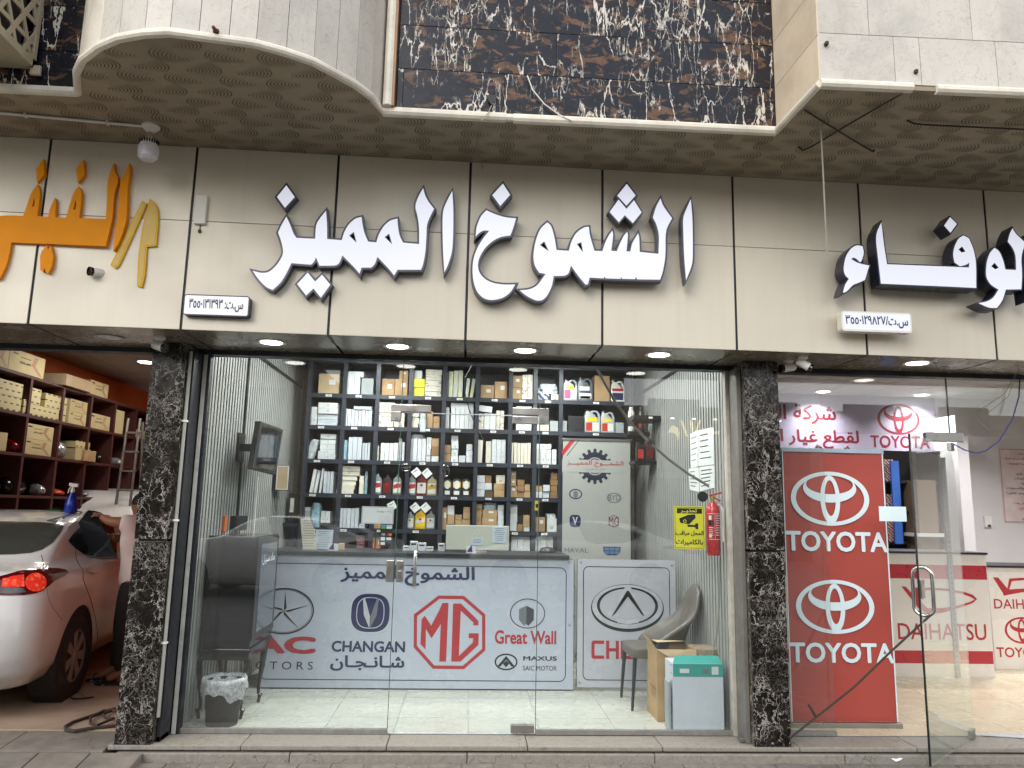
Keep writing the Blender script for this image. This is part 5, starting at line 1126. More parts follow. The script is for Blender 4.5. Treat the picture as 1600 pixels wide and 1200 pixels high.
LT([(xx, cz0+.015), (xx+.015, cz0), (xx+wd, cz0), (xx+wd, cz0+lw), (xx+lw, cz0+lw), (xx+lw, cz1-lw), (xx+wd, cz1-lw), (xx+wd, cz1), (xx+.015, cz1), (xx, cz1-.015)])
x_ = xx+stp; LT([(x_, cz0), (x_+lw, cz0), (x_+lw, mid-lw/2), (x_+wd-lw, mid-lw/2), (x_+wd-lw, cz0), (x_+wd, cz0), (x_+wd, cz1), (x_+wd-lw, cz1), (x_+wd-lw, mid+lw/2), (x_+lw, mid+lw/2), (x_+lw, cz1), (x_, cz1)])
x_ += stp; LT([(x_, cz0), (x_+wd, cz0), (x_+wd, cz0+lw), (x_+lw, cz0+lw), (x_+lw, mid-lw/2), (x_+wd, mid-lw/2), (x_+wd, mid+lw/2), (x_+lw, mid+lw/2), (x_+lw, cz1-lw), (x_+wd, cz1-lw), (x_+wd, cz1), (x_, cz1)])
x_ += stp; LT([(x_, cz0), (x_+lw, cz0), (x_+lw, mid-.02), (x_+wd-.03, mid-.02), (x_+wd-lw, cz0), (x_+wd, cz0), (x_+wd-.005, mid), (x_+wd, mid+.02), (x_+wd, cz1), (x_, cz1)])
x_ += stp; LT([(x_+wd/2-lw/2, cz0), (x_+wd/2+lw/2, cz0), (x_+wd/2+lw/2, mid), (x_+wd, cz1), (x_+wd-lw, cz1), (x_+wd/2, mid+.03), (x_+lw, cz1), (x_, cz1), (x_+wd/2-lw/2, mid)])
mb.build('brand_text', M_red, fl, normals=False)
mb = MB(); mb.box(fx1+.005, fx1+.03, YC, YC+.03, .55, .66); mb.box(fx1-.002, fx1+.045, YC-.02, YC+.03, .6, .64); mb.build('latch', M_black, fl)
for sx, sz in ((cx1-.05, 1.09), (cx1-.04, .55)): MB().lathe([(0, -.006), (.009, -.004), (.01, 0)], (sx, YC-.001, sz), 8, (0, 1, 0)).build('screw', M_steel, ct)
for sx, sz in ((fx0+.03, 1.09), (fx1-.03, 1.08), (fx0+.02, .07)): MB().lathe([(0, -.006), (.009, -.004), (.01, 0)], (sx, YC-.001, sz), 8, (0, 1, 0)).build('screw', M_steel, fl)
# things on the counter top
zt = ztc+.0205
def sheet(name, label, cat, pts, org, Y, mat, lines=0, th=.001, tilt=0, onto=zt, acc=None):
    lp = pxloop(zz(pts, *org), Y); mz = min(p[1] for p in lp)
    if onto is not None: lp = [(a, b-mz+onto) for a, b in lp]
    cx = sum(p[0] for p in lp)/len(lp); z0 = min(p[1] for p in lp); z1 = max(p[1] for p in lp); xa = min(p[0] for p in lp); xb = max(p[0] for p in lp)
    t = thing(name, label, cat, (cx, Y, z0)); mb = MB(); mb.prism([lp], FY(Y), th); mb.build('sheet', mat, t)
    if lines:
        mb = MB()
        for k in range(lines):
            zc = z1-(z1-z0)*(k+1)/(lines+1.5); wl = (xb-xa)*rnd.uniform(.5, .75); mb.prism([rc((xa+xb)/2-wl/2, zc-.0025, (xa+xb)/2+wl/2, zc+.0015)], FY(Y-.0006), 0, True)
        mb.build('print_lines', M_grey, t, normals=False)
    return t
t = thing('display_monitor', 'pale back of a computer monitor standing on the counter, papers taped to it', 'monitor', (at(745, 840, Y=1.5).x, 1.5, zt))
P_ = [at(a, b, Y=1.5) for a, b in ((696, 857), (795, 857), (795, 822), (696, 822))]
mb = MB(); mb.box(P_[0].x, P_[1].x, 1.5, 1.53, zt+.02, P_[2].z); mb.build('back_shell', basic('monitor_shell', '#b9bfb2', .4, var=.04), t, bevel=.006)
mb = MB(); mb.box(P_[0].x+.2, P_[1].x-.2, 1.52, 1.6, zt, zt+.02); mb.box(P_[0].x+.28, P_[1].x-.28, 1.531, 1.56, zt, zt+.2); mb.build('stand', M_wplastic, t)
q = at(746, 831, Y=1.5); ring(t, 'maker_mark', q.x, q.z, .022, .022, .003, 1.5, M_paper)
sheet('paper_notice', 'handwritten sheet taped at the right end of the monitor back', 'paper', [(528, 682), (680, 690), (672, 860), (522, 850)], D_, 1.496, basic('bluish_paper', '#bcccd8', .5, var=.04), 7, onto=None)
sheet('paper_notice', 'small faint blue sheet low on the monitor back', 'paper', [(310, 800), (435, 805), (430, 880), (305, 875)], D_, 1.4965, basic('bluish_paper', '#bcccd8', .5), 3, onto=None)
for lb, pts, og in (('small white card with a purple wedge on the left of the counter', [(285, 798), (395, 805), (392, 880), (283, 875)], C_), ('small white card with a purple wedge in front of the monitor', [(260, 830), (360, 835), (358, 908), (258, 905)], D_)):
    t = sheet('counter_card', lb, 'card', pts, og, 1.36, M_paper, 0, .004)
    L0 = t.location; mb = MB(); mb.prism([[(L0.x-.04, zt+.012), (L0.x+.005, zt+.075), (L0.x+.012, zt+.012)]], FY(1.3592), 0, True); mb.build('purple_wedge', basic('purple_print', '#39307a', .5), t)
sheet('paper_receipt', 'long printed receipt sheet standing at the left end of the counter', 'paper', [(0, 535), (100, 530), (165, 700), (172, 858), (25, 855)], C_, 1.5, M_cream, 11)
sheet('paper_sleeve', 'printed sheet in a clear sleeve beside the long receipt', 'paper', [(160, 650), (345, 655), (325, 860), (175, 850)], C_, 1.56, basic('bluish_paper', '#bcccd8', .5), 8)
for k, (a, b, c_, d) in enumerate(((1065, 840, 1135, 886), (1140, 790, 1215, 886), (1222, 805, 1303, 886), (1308, 845, 1380, 886), (1432, 808, 1500, 888))):
    l, r_, z0, z1 = fit(a, b, c_, d, C_, 1.6, None); mb = MB(); mb.box(l, r_, 1.6, 1.68, zt, zt+(z1-z0)); o = mb.build('small_box', M_fine, None, bevel=.002)
    tag(o, ('low', 'tallest', 'medium', 'lowest', 'lone')[k]+' small white printed box on the counter top, '+('leftmost', 'second', 'third', 'fourth', 'beside the monitor')[k], 'box', 'small white boxes on the counter')
    mb = MB(); mb.box(l+.01, r_-.012, 1.5985, 1.5993, zt+(z1-z0)*.62, zt+(z1-z0)*.8); mb.build('print_line', M_black, o)
mb = MB(); l, r_, z0, z1 = fit(395, 825, 445, 880, C_, 1.5, None); mb.box(l, r_, 1.5, 1.58, zt, zt+.06); tag(mb.build('tape_box', M_kraft2, bevel=.002), 'tiny pale box beside the left purple wedge card', 'box')
mb = MB(); q = at(855, 857, Y=1.7); mb.lathe([(.075, 0), (.075, .015), (.05, .045), (0, .055)], (q.x, 1.7, zt), 20); tag(mb.build('round_dish', M_black, smooth=True), 'low dark round object at the right end of the counter top', 'dish')
# ------------------------------------------------------------------ wall mounted things, right wall
M_lam = M_fine
def onwall(parent, name, pts, X, mat, th=.003, org=None):
    if org: pts = zz(pts, *org)
    P = [at(a, b, X=X) for a, b in pts]; mb = MB(); mb.prism([[(p.y, p.z) for p in P]], lambda y, z, d: (X+d, y, z), th); return mb.build(name, mat, parent), P
XW = XR-.014
for k, (pts, lb) in enumerate((([(1140, 590), (1205, 560), (1200, 845), (1148, 858)], 'left tall notice sheet of the upper pair on the ribbed right wall'), ([(1206, 562), (1325, 535), (1328, 828), (1205, 843)], 'right wide notice sheet of the upper pair on the ribbed right wall'),
                               ([(1130, 862), (1208, 850), (1210, 1045), (1140, 1025)], 'left notice sheet of the lower group with a blue picture'), ([(1212, 850), (1330, 835), (1332, 1010), (1215, 1040)], 'right notice sheet of the lower group above the fire extinguisher'))):
    P = [at(850+a/5, 560+b/5, X=XW) for a, b in pts]; t = thing('notice_sheet', lb, 'notice', P[0], 'notices on the right wall'); onwall(t, 'sheet', pts, XW, M_paper, .002, E_)
    for j in range(5):
        v0 = .14+.16*j; a = P[0].lerp(P[3], v0); b = P[1].lerp(P[2], v0); u0, u1 = a.lerp(b, .12), a.lerp(b, rnd.uniform(.6, .9)); mb = MB(); mb.add([(XW-.001, u0.y, u0.z), (XW-.001, u1.y, u1.z), (XW-.001, u1.y, u1.z-.008), (XW-.001, u0.y, u0.z-.008)], [(0, 1, 2, 3)]); mb.build('print_line', M_black if k else M_grey, t, normals=False)
def shelfbox(name, label, px, X0, X1, Y0, th, mat):
    z = at(px[0], px[1], Y=Y0).z; mb = MB(); mb.box(X0, X1, Y0, Y0+px[2], z-th, z); return tag(mb.build(name, mat, bevel=.003), label, 'shelf'), z
Ysh = 2.35
xA, xB = at(1028, 655, Y=Ysh).x, XR-.014
o, z = shelfbox('floating_shelf', 'empty black floating shelf high on the ribbed right wall', (1050, 650, .35), XR-.3, XW, 2.0, .045, M_black)
o, zs1 = shelfbox('floating_shelf', 'black floating shelf holding spray cans right of the rack', (1000, 674, .3), XR-.24, XW, 2.5, .04, M_black)
o, zs2 = shelfbox('floating_shelf', 'black floating shelf holding dark oil bottles right of the rack', (1020, 720, .3), XR-.24, XW, 2.2, .03, M_black)
def can(label, x, y, z, r, h, body, capm, lbl):
    t = thing('spray_can', label, 'spray can', (x, y, z), 'spray cans on the floating shelf'); c = (x, y, z)
    MB().lathe([(r*.95, .001), (r, .008), (r, h*.8), (r*.7, h*.86), (0, h*.86)], c, 18).build('can_body', body, t, smooth=True)
    MB().lathe([(r*.62, h*.86), (r*.62, h), (0, h)], c, 14).build('cap', capm, t, smooth=True)
    MB().lathe([(r*1.012, h*.2), (r*1.012, h*.55)], c, 18).build('label', lbl, t)
can('white spray can with blue band on the floating shelf', XR-.20, 2.56, zs1, .036, .27, M_lblw, M_lblw, M_navy); can('dark spray can with red band on the floating shelf', XR-.09, 2.56, zs1, .034, .27, M_bdark, M_black, M_bred)
mb = MB(); mb.box(XR-.235, XR-.165, 2.52, 2.525, zs1+.002, zs1+.09); 
for k, (x, lb, m) in enumerate(((XR-.17, 'small black oil bottle on the lower floating shelf', M_black), (XR-.07, 'tall dark bottle with red label on the lower floating shelf', M_bdark))):
    t = thing('oil_bottle', lb, 'bottle', (x, 2.28, zs2)); W, H = .085+.01*k, .2+.07*k; prof = [(-.48, 0), (.48, 0), (.5, .66), (.3, .82), (-.1, .88), (-.12, .93), (-.4, .93), (-.42, .84), (-.5, .7)]
    mb = MB(); mb.prism([[(x+a*W, zs2+.0005+b*H) for a, b in prof]], FY(2.24), .08); mb.build('bottle_body', m, t, bevel=.006, smooth=True); mb = MB(); mb.lathe([(0, zs2+.93*H), (.014, zs2+.93*H), (.014, zs2+H), (0, zs2+H)], (x-.26*W, 2.28, 0), 12); mb.build('cap', M_black, t)
    flat(t, 'label', [rrect(x-.35*W, zs2+.12*H, x+.35*W, zs2+.6*H, .006)], 2.24, M_bred if k else M_lblr, .001)
# grey hose slanting down to the extinguisher
hp = [at(928, 568, Y=.5), at(940, 590, Y=.5), at(960, 626, Y=.5), at(985, 660, Y=.5), at(1015, 692, Y=.5), at(1045, 718, Y=.5), at(1075, 740, Y=.5), at(1100, 755, Y=.5), at(1116, 765, Y=.5)]
t = thing('grey_hose', 'thin grey hose strung diagonally behind the glass from the ceiling to the extinguisher', 'hose', hp[-1]); mb = MB(); hp[0].z += .0; mb.tube([Vector((hp[0].x-.25, .5, hp[0].z+.6))]+hp, .011, 8); mb.build('hose', basic('hose_grey', '#7b7c78', .5), t, smooth=True)
q = hp[4]; mb = MB(); mb.obox(q, (1, 0, -.9), (0, 1, 0), (.9, 0, 1), .02, .016, .016); mb.build('collar', M_black, t)
# yellow camera warning sign (inside face of the glass) and extinguisher
S_ = (860, 740, 5.0); YS = .016
x0, z1 = at(1052.5, 791, Y=YS).x, at(1075, 791, Y=YS).z; x1, z0 = at(1101, 825, Y=YS).x, at(1075, 858, Y=YS).z
ws = thing('warning_sign', 'yellow camera warning sign stuck on the glass beside the extinguisher', 'sign', ((x0+x1)/2, YS, z0))
M_yw = basic('sign_yellow', '#e6df35', .4, var=.03)
mb = MB(); mb.box(x0, x1, YS-.003, YS, z0, z1); mb.build('sign_plate', M_yw, ws); YS -= .003; W = x1-x0; H = z1-z0
bl = rc(x0+.007, z0+.007, x1-.007, z1-.007); flat(ws, 'border', [bl, offset_loop(bl, -.003)], YS, M_black, .0006)
flat(ws, 'title_bar', [rc(x0+.1*W, z1-.17*H, x1-.08*W, z1-.05*H)], YS, M_black, .0008)
mb = MB(); add_text(mb, 'تحذيــر', (x0+.22*W, z1-.165*H, x1-.25*W, z1-.06*H), FY(YS-.0016), .03, True); mb.build('title_text', M_yw, ws, normals=False)
for s_, bx in (('المحل مراقب', (.05, .3, .95, .43)), ('بالكاميرات', (.05, .08, .93, .23))):
    mb = MB(); add_text(mb, s_, (x0+bx[0]*W, z0+bx[1]*H, x0+bx[2]*W, z0+bx[3]*H), FY(YS-.0008), .035, True); mb.build('sign_text', M_black, ws, normals=False)
cam_ = PL([(1005, 350), (1075, 322), (1130, 318), (1135, 345), (1085, 395), (1060, 392), (1015, 385)], S_, YS); flat(ws, 'camera_pictogram', [cam_], YS, M_black, .0008)
flat(ws, 'camera_pictogram', [PL([(1070, 398), (1130, 402), (1133, 388), (1155, 390), (1155, 436), (1133, 432), (1130, 418), (1072, 416)], S_, YS)], YS, M_black, .0008)
q = at(860+1050/5, 740+372/5, Y=YS); ring(ws, 'camera_lens', q.x, q.z, .012, .013, .004, YS, M_yw, .0014)
fe = at(1114, 822, Y=.09); zb_ = at(1116, 868, Y=.09).z; zt_ = at(1112, 785, Y=.09).z; fx = at(1115, 822, Y=.09).x; r_ = .052
M_fire = basic('extinguisher_red', '#b51f2a', .25, var=.05, coat=.5)
t = thing('fire_extinguisher', 'red fire extinguisher hung on the right wall just behind the glass', 'fire extinguisher', (fx, .1, zb_)); c = (fx, .1, zb_); Hh = zt_-zb_
MB().lathe([(0, 0), (r_*.85, 0), (r_, .02), (r_, Hh*.84), (r_*.85, Hh*.93), (r_*.35, Hh), (r_*.3, Hh*1.02), (0, Hh*1.02)], c, 28).build('cylinder', M_fire, t, smooth=True)
MB().lathe([(.014, Hh*1.02), (.014, Hh*1.08), (.018, Hh*1.08), (.018, Hh*1.12), (0, Hh*1.12)], c, 12).build('valve', basic('brass', '#b59a3a', .35, .8), t)
mb = MB(); h = Vector((fx, .1, zb_+Hh*1.13)); mb.obox(h+Vector((.025, 0, .012)), (1, 0, .25), (0, 1, 0), (-.25, 0, 1), .05, .008, .006); mb.obox(h+Vector((.02, 0, -.02)), (1, 0, -.4), (0, 1, 0), (.4, 0, 1), .045, .008, .005); mb.build('handle', M_fire, t, bevel=.002)
mb = MB(); mb.tube([h+Vector((-.012, 0, -.01)), h+Vector((.03, .05, .0)), h+Vector((.085, .02, -.1)), h+Vector((.07, -.01, -.28)), h+Vector((.075, -.01, -.34))], [.009, .009, .009, .012, .014], 10); mb.build('hose', M_wplastic, t, smooth=True)
lb_ = MB()
for a0, a1, zz0, zz1, mt, nm in ((-2.6, -1.9, .3, .8, M_whitep, 'label_frame'), ):
    pass
def cylpatch(parent, name, c, r, a0, a1, z0, z1, mat, n=8):
    mb = MB(); vs = []
    for k in range(n+1):
        a = a0+(a1-a0)*k/n; vs += [(c[0]+r*math.cos(a), c[1]+r*math.sin(a), c[2]+z0), (c[0]+r*math.cos(a), c[1]+r*math.sin(a), c[2]+z1)]
    mb.add(vs, [(2*k, 2*k+2, 2*k+3, 2*k+1) for k in range(n)]); return mb.build(name, mat, parent, normals=False)
for (z0f, z1f, a0, a1, m) in ((.78, .79, -2.7, -.4, M_whitep), (.3, .31, -2.7, -.4, M_whitep), (.3, .79, -1.65, -1.62, M_whitep), (.56, .66, -2.6, -1.75, M_black), (.67, .75, -2.5, -2.1, M_whitep), (.34, .4, -2.5, -2.1, M_whitep)): cylpatch(t, 'label_print', c, r_*1.006, a0, a1, Hh*z0f, Hh*z1f, m)
for k in range(9): cylpatch(t, 'label_print', c, r_*1.006, -1.5, -.55-rnd.uniform(0, .3), Hh*(.74-.045*k), Hh*(.752-.045*k), M_whitep)
for k in range(5): cylpatch(t, 'label_print', c, r_*1.006, -2.5, -1.8-rnd.uniform(0, .2), Hh*(.52-.035*k), Hh*(.53-.035*k), M_whitep)
q = at(1098, 776, Y=.35); t = thing('round_mirror', 'small dark oval disc leaning behind the extinguisher head', 'disc', q); mb = MB(); mb.prism([ellipse(q.x, q.z, .042, .04, 24)], FY(.35), .006); mb.build('disc', M_darkal, t)
# payment sticker and white notice on the door glass (inner face)
YG = .0125
def gsheet(name, label, cat, px, mat, Y=YG, th=.001):
    l, r2, z0, z1 = fit(*px, (0, 0, 1), Y, None); t = thing(name, label, cat, ((l+r2)/2, Y, z0)); mb = MB(); mb.box(l, r2, Y, Y+th, z0, z1); mb.build('sheet', mat, t); return t, l, r2, z0, z1
t, l, r2, z0, z1 = gsheet('notice_sheet', 'white printed notice taped on the glass left of the door', 'notice', (565, 792, 615, 818), M_paper)
mb = MB(); mb.prism([rc(l+.004, z0+.004, r2-.004, z1-.004), rc(l+.006, z0+.006, r2-.006, z1-.006)], FY(YG-.0008), 0, True); mb.build('border', M_grey, t, normals=False)
mb = MB(); add_text(mb, 'رأيك يهمنا', (l+.11, z1-.045, r2-.012, z1-.018), FY(YG-.0008), .0, True); mb.build('notice_text', M_grey, t, normals=False)
mb = MB()
for k in range(3): mb.prism([rc(l+.12, z0+.018+.016*k, r2-.02, z0+.021+.016*k)], FY(YG-.0008), 0, True)
mb.build('print_lines', M_silver, t, normals=False)
t, l, r2, z0, z1 = gsheet('payment_sticker', 'dark payment card sticker with small card marks on the glass', 'sticker', (594, 819, 613, 853), M_black); W = r2-l; H = z1-z0; Y2 = YG
M_cyan = basic('cyan_print', '#3f9fc4', .4); M_green2 = basic('green_print', '#5fa53a', .4); M_orr = basic('orange_print', '#d8722a', .4)
flat(t, 'card_mark', [rc(l+.06*W, z1-.12*H, l+.45*W, z1-.04*H)], Y2, M_cyan); flat(t, 'card_mark', [rc(l+.06*W, z1-.21*H, l+.45*W, z1-.13*H)], Y2, M_green2); flat(t, 'card_mark', [rc(l+.5*W, z1-.21*H, l+.95*W, z1-.04*H)], Y2, M_whitep)
mb = MB(); add_text(mb, 'VISA', (l+.1*W, z1-.52*H, l+.42*W, z1-.43*H), FY(Y2-.001), .03); mb.build('card_text', M_whitep, t, normals=False)
mb = MB(); add_text(mb, 'VISA', (l+.53*W, z1-.11*H, l+.92*W, z1-.06*H), FY(Y2-.0016), .03); mb.build('card_text', M_navy, t, normals=False)
flat(t, 'card_circle', [ellipse(l+.66*W, z1-.48*H, .14*W, .065*H, 14)], Y2, M_red); flat(t, 'card_circle', [ellipse(l+.82*W, z1-.48*H, .14*W, .065*H, 14)], Y2, M_orr, .0014)
for bx in ((.06, .6, .42, .75), (.52, .61, .93, .73), (.06, .82, .42, .95)): flat(t, 'card_mark', [rrect(l+bx[0]*W, z1-bx[3]*H, l+bx[2]*W, z1-bx[1]*H, .004)], Y2, M_whitep)
q = at(839, 790, Y=.02); t = thing('key_tag', 'small yellow tag hanging from the glass edge above the counter', 'tag', q); mb = MB(); mb.box(q.x-.016, q.x+.016, .016, .018, q.z-.035, q.z+.035); mb.build('tag_card', M_lbly, t); mb = MB(); mb.box(q.x-.011, q.x+.011, .0145, .0155, q.z-.015, q.z+.012); mb.build('tag_print', M_black, t)
wire('cable', 'black cable dangling inside the shop left of the hose', [at(738, 570, Y=.3), at(727, 590, Y=.3), at(726, 612, Y=.3), at(733, 640, Y=.3), at(742, 662, Y=.3), at(750, 678, Y=.3), at(758, 694, Y=.3)], .004, M_black)
wire('cable', 'thin white wire strung across between the glass fittings', [at(664, 646, Y=.03), at(735, 648, Y=.03), at(806, 650, Y=.03)], .003, M_white)
# ------------------------------------------------------------------ left wall: tv, box, cabinet, table, bin
XV = XL+.014
P = [at(a, b, X=XL+.26) for a, b in ((408, 658), (443, 671), (431, 742), (396, 733))]
t = thing('wall_screen', 'small black television on a bracket on the ribbed left wall', 'television', (XL+.2, P[0].y, P[3].z))
u = (P[1]-P[0]).normalized(); v = (P[3]-P[0]).normalized(); n_ = Vector((1, 0, 0)); c = (P[0]+P[1]+P[2]+P[3])/4
mb = MB(); mb.prism([[(p.y, p.z) for p in P]], lambda y, z, d: (XL+.26-d, y, z), .05); mb.build('screen_case', M_blackpl, t, bevel=.008)
mb = MB(); Q = [c+(p-c)*.86 for p in P]; mb.add([(XL+.2615, p.y, p.z) for p in Q], [(0, 1, 2, 3)]); mb.build('screen', basic('screen_glass', '#1a1c20', .06), t, normals=False)
mb = MB(); mb.box(XV, XL+.21, c.y-.05, c.y+.02, c.z-.03, c.z+.03); mb.box(XV, XV+.02, c.y-.1, c.y+.08, c.z-.12, c.z+.12); mb.build('bracket', M_black, t)
P = [at(a, b, X=XL+.16) for a, b in ((430, 728), (456, 728), (453, 766), (428, 766))]
Yq = at(440, 745, X=XL+.1).y
t = thing('wall_box', 'small dark wall box with a white frame on the ribbed left wall', 'wall box', (XL+.08, Yq, at(440, 766, Y=Yq).z)); za, zb2 = at(440, 766, Y=Yq).z, at(440, 727, Y=Yq).z
mb = MB(); mb.box(XV, XL+.17, Yq, Yq+.22, za, zb2); mb.build('case', M_darkal, t, bevel=.004)
mb = MB(); bl = rc(XL+.05, za+.005, XL+.168, zb2-.005); mb.prism([bl, offset_loop(bl, -.01)], FY(Yq-.004), .004); mb.build('front_frame', M_white, t)
flat(t, 'front_panel', [offset_loop(bl, -.011)], Yq, M_kraft2, .001)
M_cab = basic('cabinet_black', '#0e1013', .12, var=.1); 
cxa, cxb = -1.925, -1.56; cy0, cy1 = .33, .98; cz_0, cz_1 = at(350, 1013, Y=cy0).z, at(380, 838, Y=cy0).z
t = thing('display_cabinet', 'black box-shaped glass sided cabinet standing on the small table', 'cabinet', ((cxa+cxb)/2, .6, cz_0))
mb = MB(); mb.box(cxa, cxb-.004, cy0, cy1, cz_0+.002, cz_1); mb.build('case', M_cab, t, bevel=.006)
mb = MB(); mb.box(cxb-.003, cxb+.006, cy0+.01, cy1-.01, cz_0+.05, cz_1-.01); mb.build('side_frame', M_blackpl, t, bevel=.003)
mb = MB(); mb.box(cxb+.0065, cxb+.009, cy0+.1, cy1-.07, cz_0+.1, cz_1-.06); mb.build('side_glass', basic('grey_glass', '#5a626a', .08), t)
mb = MB(); fnx = lambda a, b, d: (cxb+.0105-d, a, b); add_text(mb, 'ماء سبيل', (cy0+.14, cz_1-.22, cy1-.14, cz_1-.14), fnx, .02, True); mb.build('painted_text', M_whitep, t, normals=False)
t2 = thing('small_table', 'small black table with curved legs under the glass sided cabinet', 'table', (-1.76, .6, 0)); zt2 = cz_0
mb = MB(); mb.box(-1.935, -1.55, .31, .95, zt2-.03, zt2); mb.build('table_top', M_cab, t2, bevel=.008)
mb = MB(); mb.box(-1.92, -1.565, .33, .93, zt2-.085, zt2-.031); mb.build('apron', M_cab, t2)
for sx, sy in ((-1.6, .36), (-1.6, .84), (-1.9, .36), (-1.9, .84)):
    o_ = 1 if sx > -1.7 else -1; mb = MB(); hz_ = zt2-.03
    mb.tube([(sx, sy, hz_), (sx+o_*.02, sy, hz_*.85), (sx+o_*.012, sy, hz_*.6), (sx-o_*.004, sy, hz_*.3), (sx-o_*.004, sy, hz_*.15), (sx+o_*.012, sy, .06), (sx+o_*.004, sy, .03), (sx, sy, .0)], [.028, .026, .02, .014, .012, .019, .012, .013], 10); mb.build('leg', M_cab, t2, smooth=True)
wire('cable', 'loops of white cable behind the small table', [(-1.8, .9, .42), (-1.79, .92, .2), (-1.78, .9, .05), (-1.76, .93, .2), (-1.77, .92, .42)], .004, M_white)
# waste bin with a plastic liner
bx, by = -1.69, .22
t = thing('waste_bin', 'black wire mesh waste bin with a white plastic liner by the left glass', 'bin', (bx, by, 0))
M_mesh = NT('bin_mesh'); _tr = M_mesh.n('BsdfTransparent'); _mx = M_mesh.n('MixShader', {0: .72}); M_mesh.t.links.new(_tr.outputs[0], _mx.inputs[1]); M_mesh.t.links.new(M_mesh.b.outputs[0], _mx.inputs[2]); M_mesh.t.links.new(_mx.outputs[0], M_mesh.out.inputs[0]); M_mesh.b.inputs['Base Color'].default_value = (.02, .02, .022, 1); M_mesh.b.inputs['Roughness'].default_value = .5; M_mesh = M_mesh.m
MB().lathe([(0, .004), (.105, .004), (.108, 0), (.135, .3), (.131, .3), (.105, .01)], (bx, by, 0), 32).build('bin_wall', M_mesh, t, smooth=True)
M_liner = NT('bin_liner'); _tr = M_liner.n('BsdfTransparent', {0: (.9, .93, .95)}); _mx = M_liner.n('MixShader', {0: M_liner.ramp(M_liner.noise(M_liner.pos(False), 30, 6, .7, 1), [(.35, .3), (.65, .85)])}); M_liner.t.links.new(_tr.outputs[0], _mx.inputs[1]); M_liner.t.links.new(M_liner.b.outputs[0], _mx.inputs[2]); M_liner.t.links.new(_mx.outputs[0], M_liner.out.inputs[0]); M_liner.b.inputs['Base Color'].default_value = (.75, .78, .8, 1); M_liner.b.inputs['Roughness'].default_value = .25; M_liner.bump(M_liner.noise(M_liner.pos(False), 40, 4), .6, .004); M_liner = M_liner.m
mb = MB(); vs = []; n = 40; rings = [(.12, .26), (.137, .315), (.15, .325), (.152, .29), (.155, .24), (.15, .2)]
for k, (rr, hh) in enumerate(rings):
    for i in range(n):
        a = 2*math.pi*i/n; wob = 1+(.03+.012*k)*math.sin(a*7+k)+rnd.uniform(-.02, .02); dz = (k > 3)*(.03*math.sin(a*3+.5)+.018*math.sin(a*8)); vs.append((bx+rr*wob*math.cos(a), by+rr*wob*math.sin(a), hh+dz+rnd.uniform(-.003, .003)))
mb.add(vs, [(k*n+i, k*n+(i+1) % n, (k+1)*n+(i+1) % n, (k+1)*n+i) for k in range(len(rings)-1) for i in range(n)]); mb.build('liner', M_liner, t, smooth='all')
# ------------------------------------------------------------------ chair and boxes by the right glass
M_leather = basic('grey_leather', '#5b5751', .38, var=.08, scale=10, bump=.15, bscale=150); M_leg = basic('dark_steel_leg', '#2a2b30', .35, .4)
cx_, cy_ = 1.62, .86
t = thing('upholstered_chair', 'grey padded chair with ribbed wing back facing left by the right wall', 'chair', (cx_, cy_, 0))
def patchgrid(fn, nu, nv, th, name, mat, parent, sub=1):
    vs = [Vector(fn(i/(nu-1), j/(nv-1))) for j in range(nv) for i in range(nu)]
    mb = MB(); mb.add(vs, [(j*nu+i, j*nu+i+1, (j+1)*nu+i+1, (j+1)*nu+i) for j in range(nv-1) for i in range(nu-1)])
    o = mb.build(name, mat, parent, smooth='all'); md = o.modifiers.new('t', 'SOLIDIFY'); md.thickness = th; md.offset = 0
    md = o.modifiers.new('s', 'SUBSURF'); md.levels = sub; md.render_levels = sub; return o
zs_ = .47
mb = MB(); mb.prism([rrect(cx_-.27, cy_-.23, cx_+.18, cy_+.23, .07, 5)], lambda x, y, d: (x, y, zs_-d), .08); mb.build('seat', M_leather, t, bevel=.02, smooth=True)
def backf(u, v):   # u across (0..1), v up
    a = (u-.5)*2; h = -.02+.56*v*(1-.22*abs(a)**2.5); sm = min(1, max(0, (v-.22)/.5)); sm = 1-sm*sm*(3-2*sm)
    y = cy_+a*(.25-.05*v**2); wing = (abs(a)**2.2)*(.27*sm+.04)
    rib = .007*math.cos(u*34)
    return (cx_+.17+.16*v-wing+rib, y, zs_-.05+h*1.0+.0)
patchgrid(backf, 25, 9, .035, 'backrest', M_leather, t)
for dx, dy in ((-.24, -.2), (-.24, .2), (.15, -.2), (.15, .2)):
    mb = MB(); mb.tube([(cx_+dx, cy_+dy, zs_-.07), (cx_+dx*1.12, cy_+dy*1.08, 0)], [.018, .011], 10); mb.build('leg', M_leg, t, smooth=True)
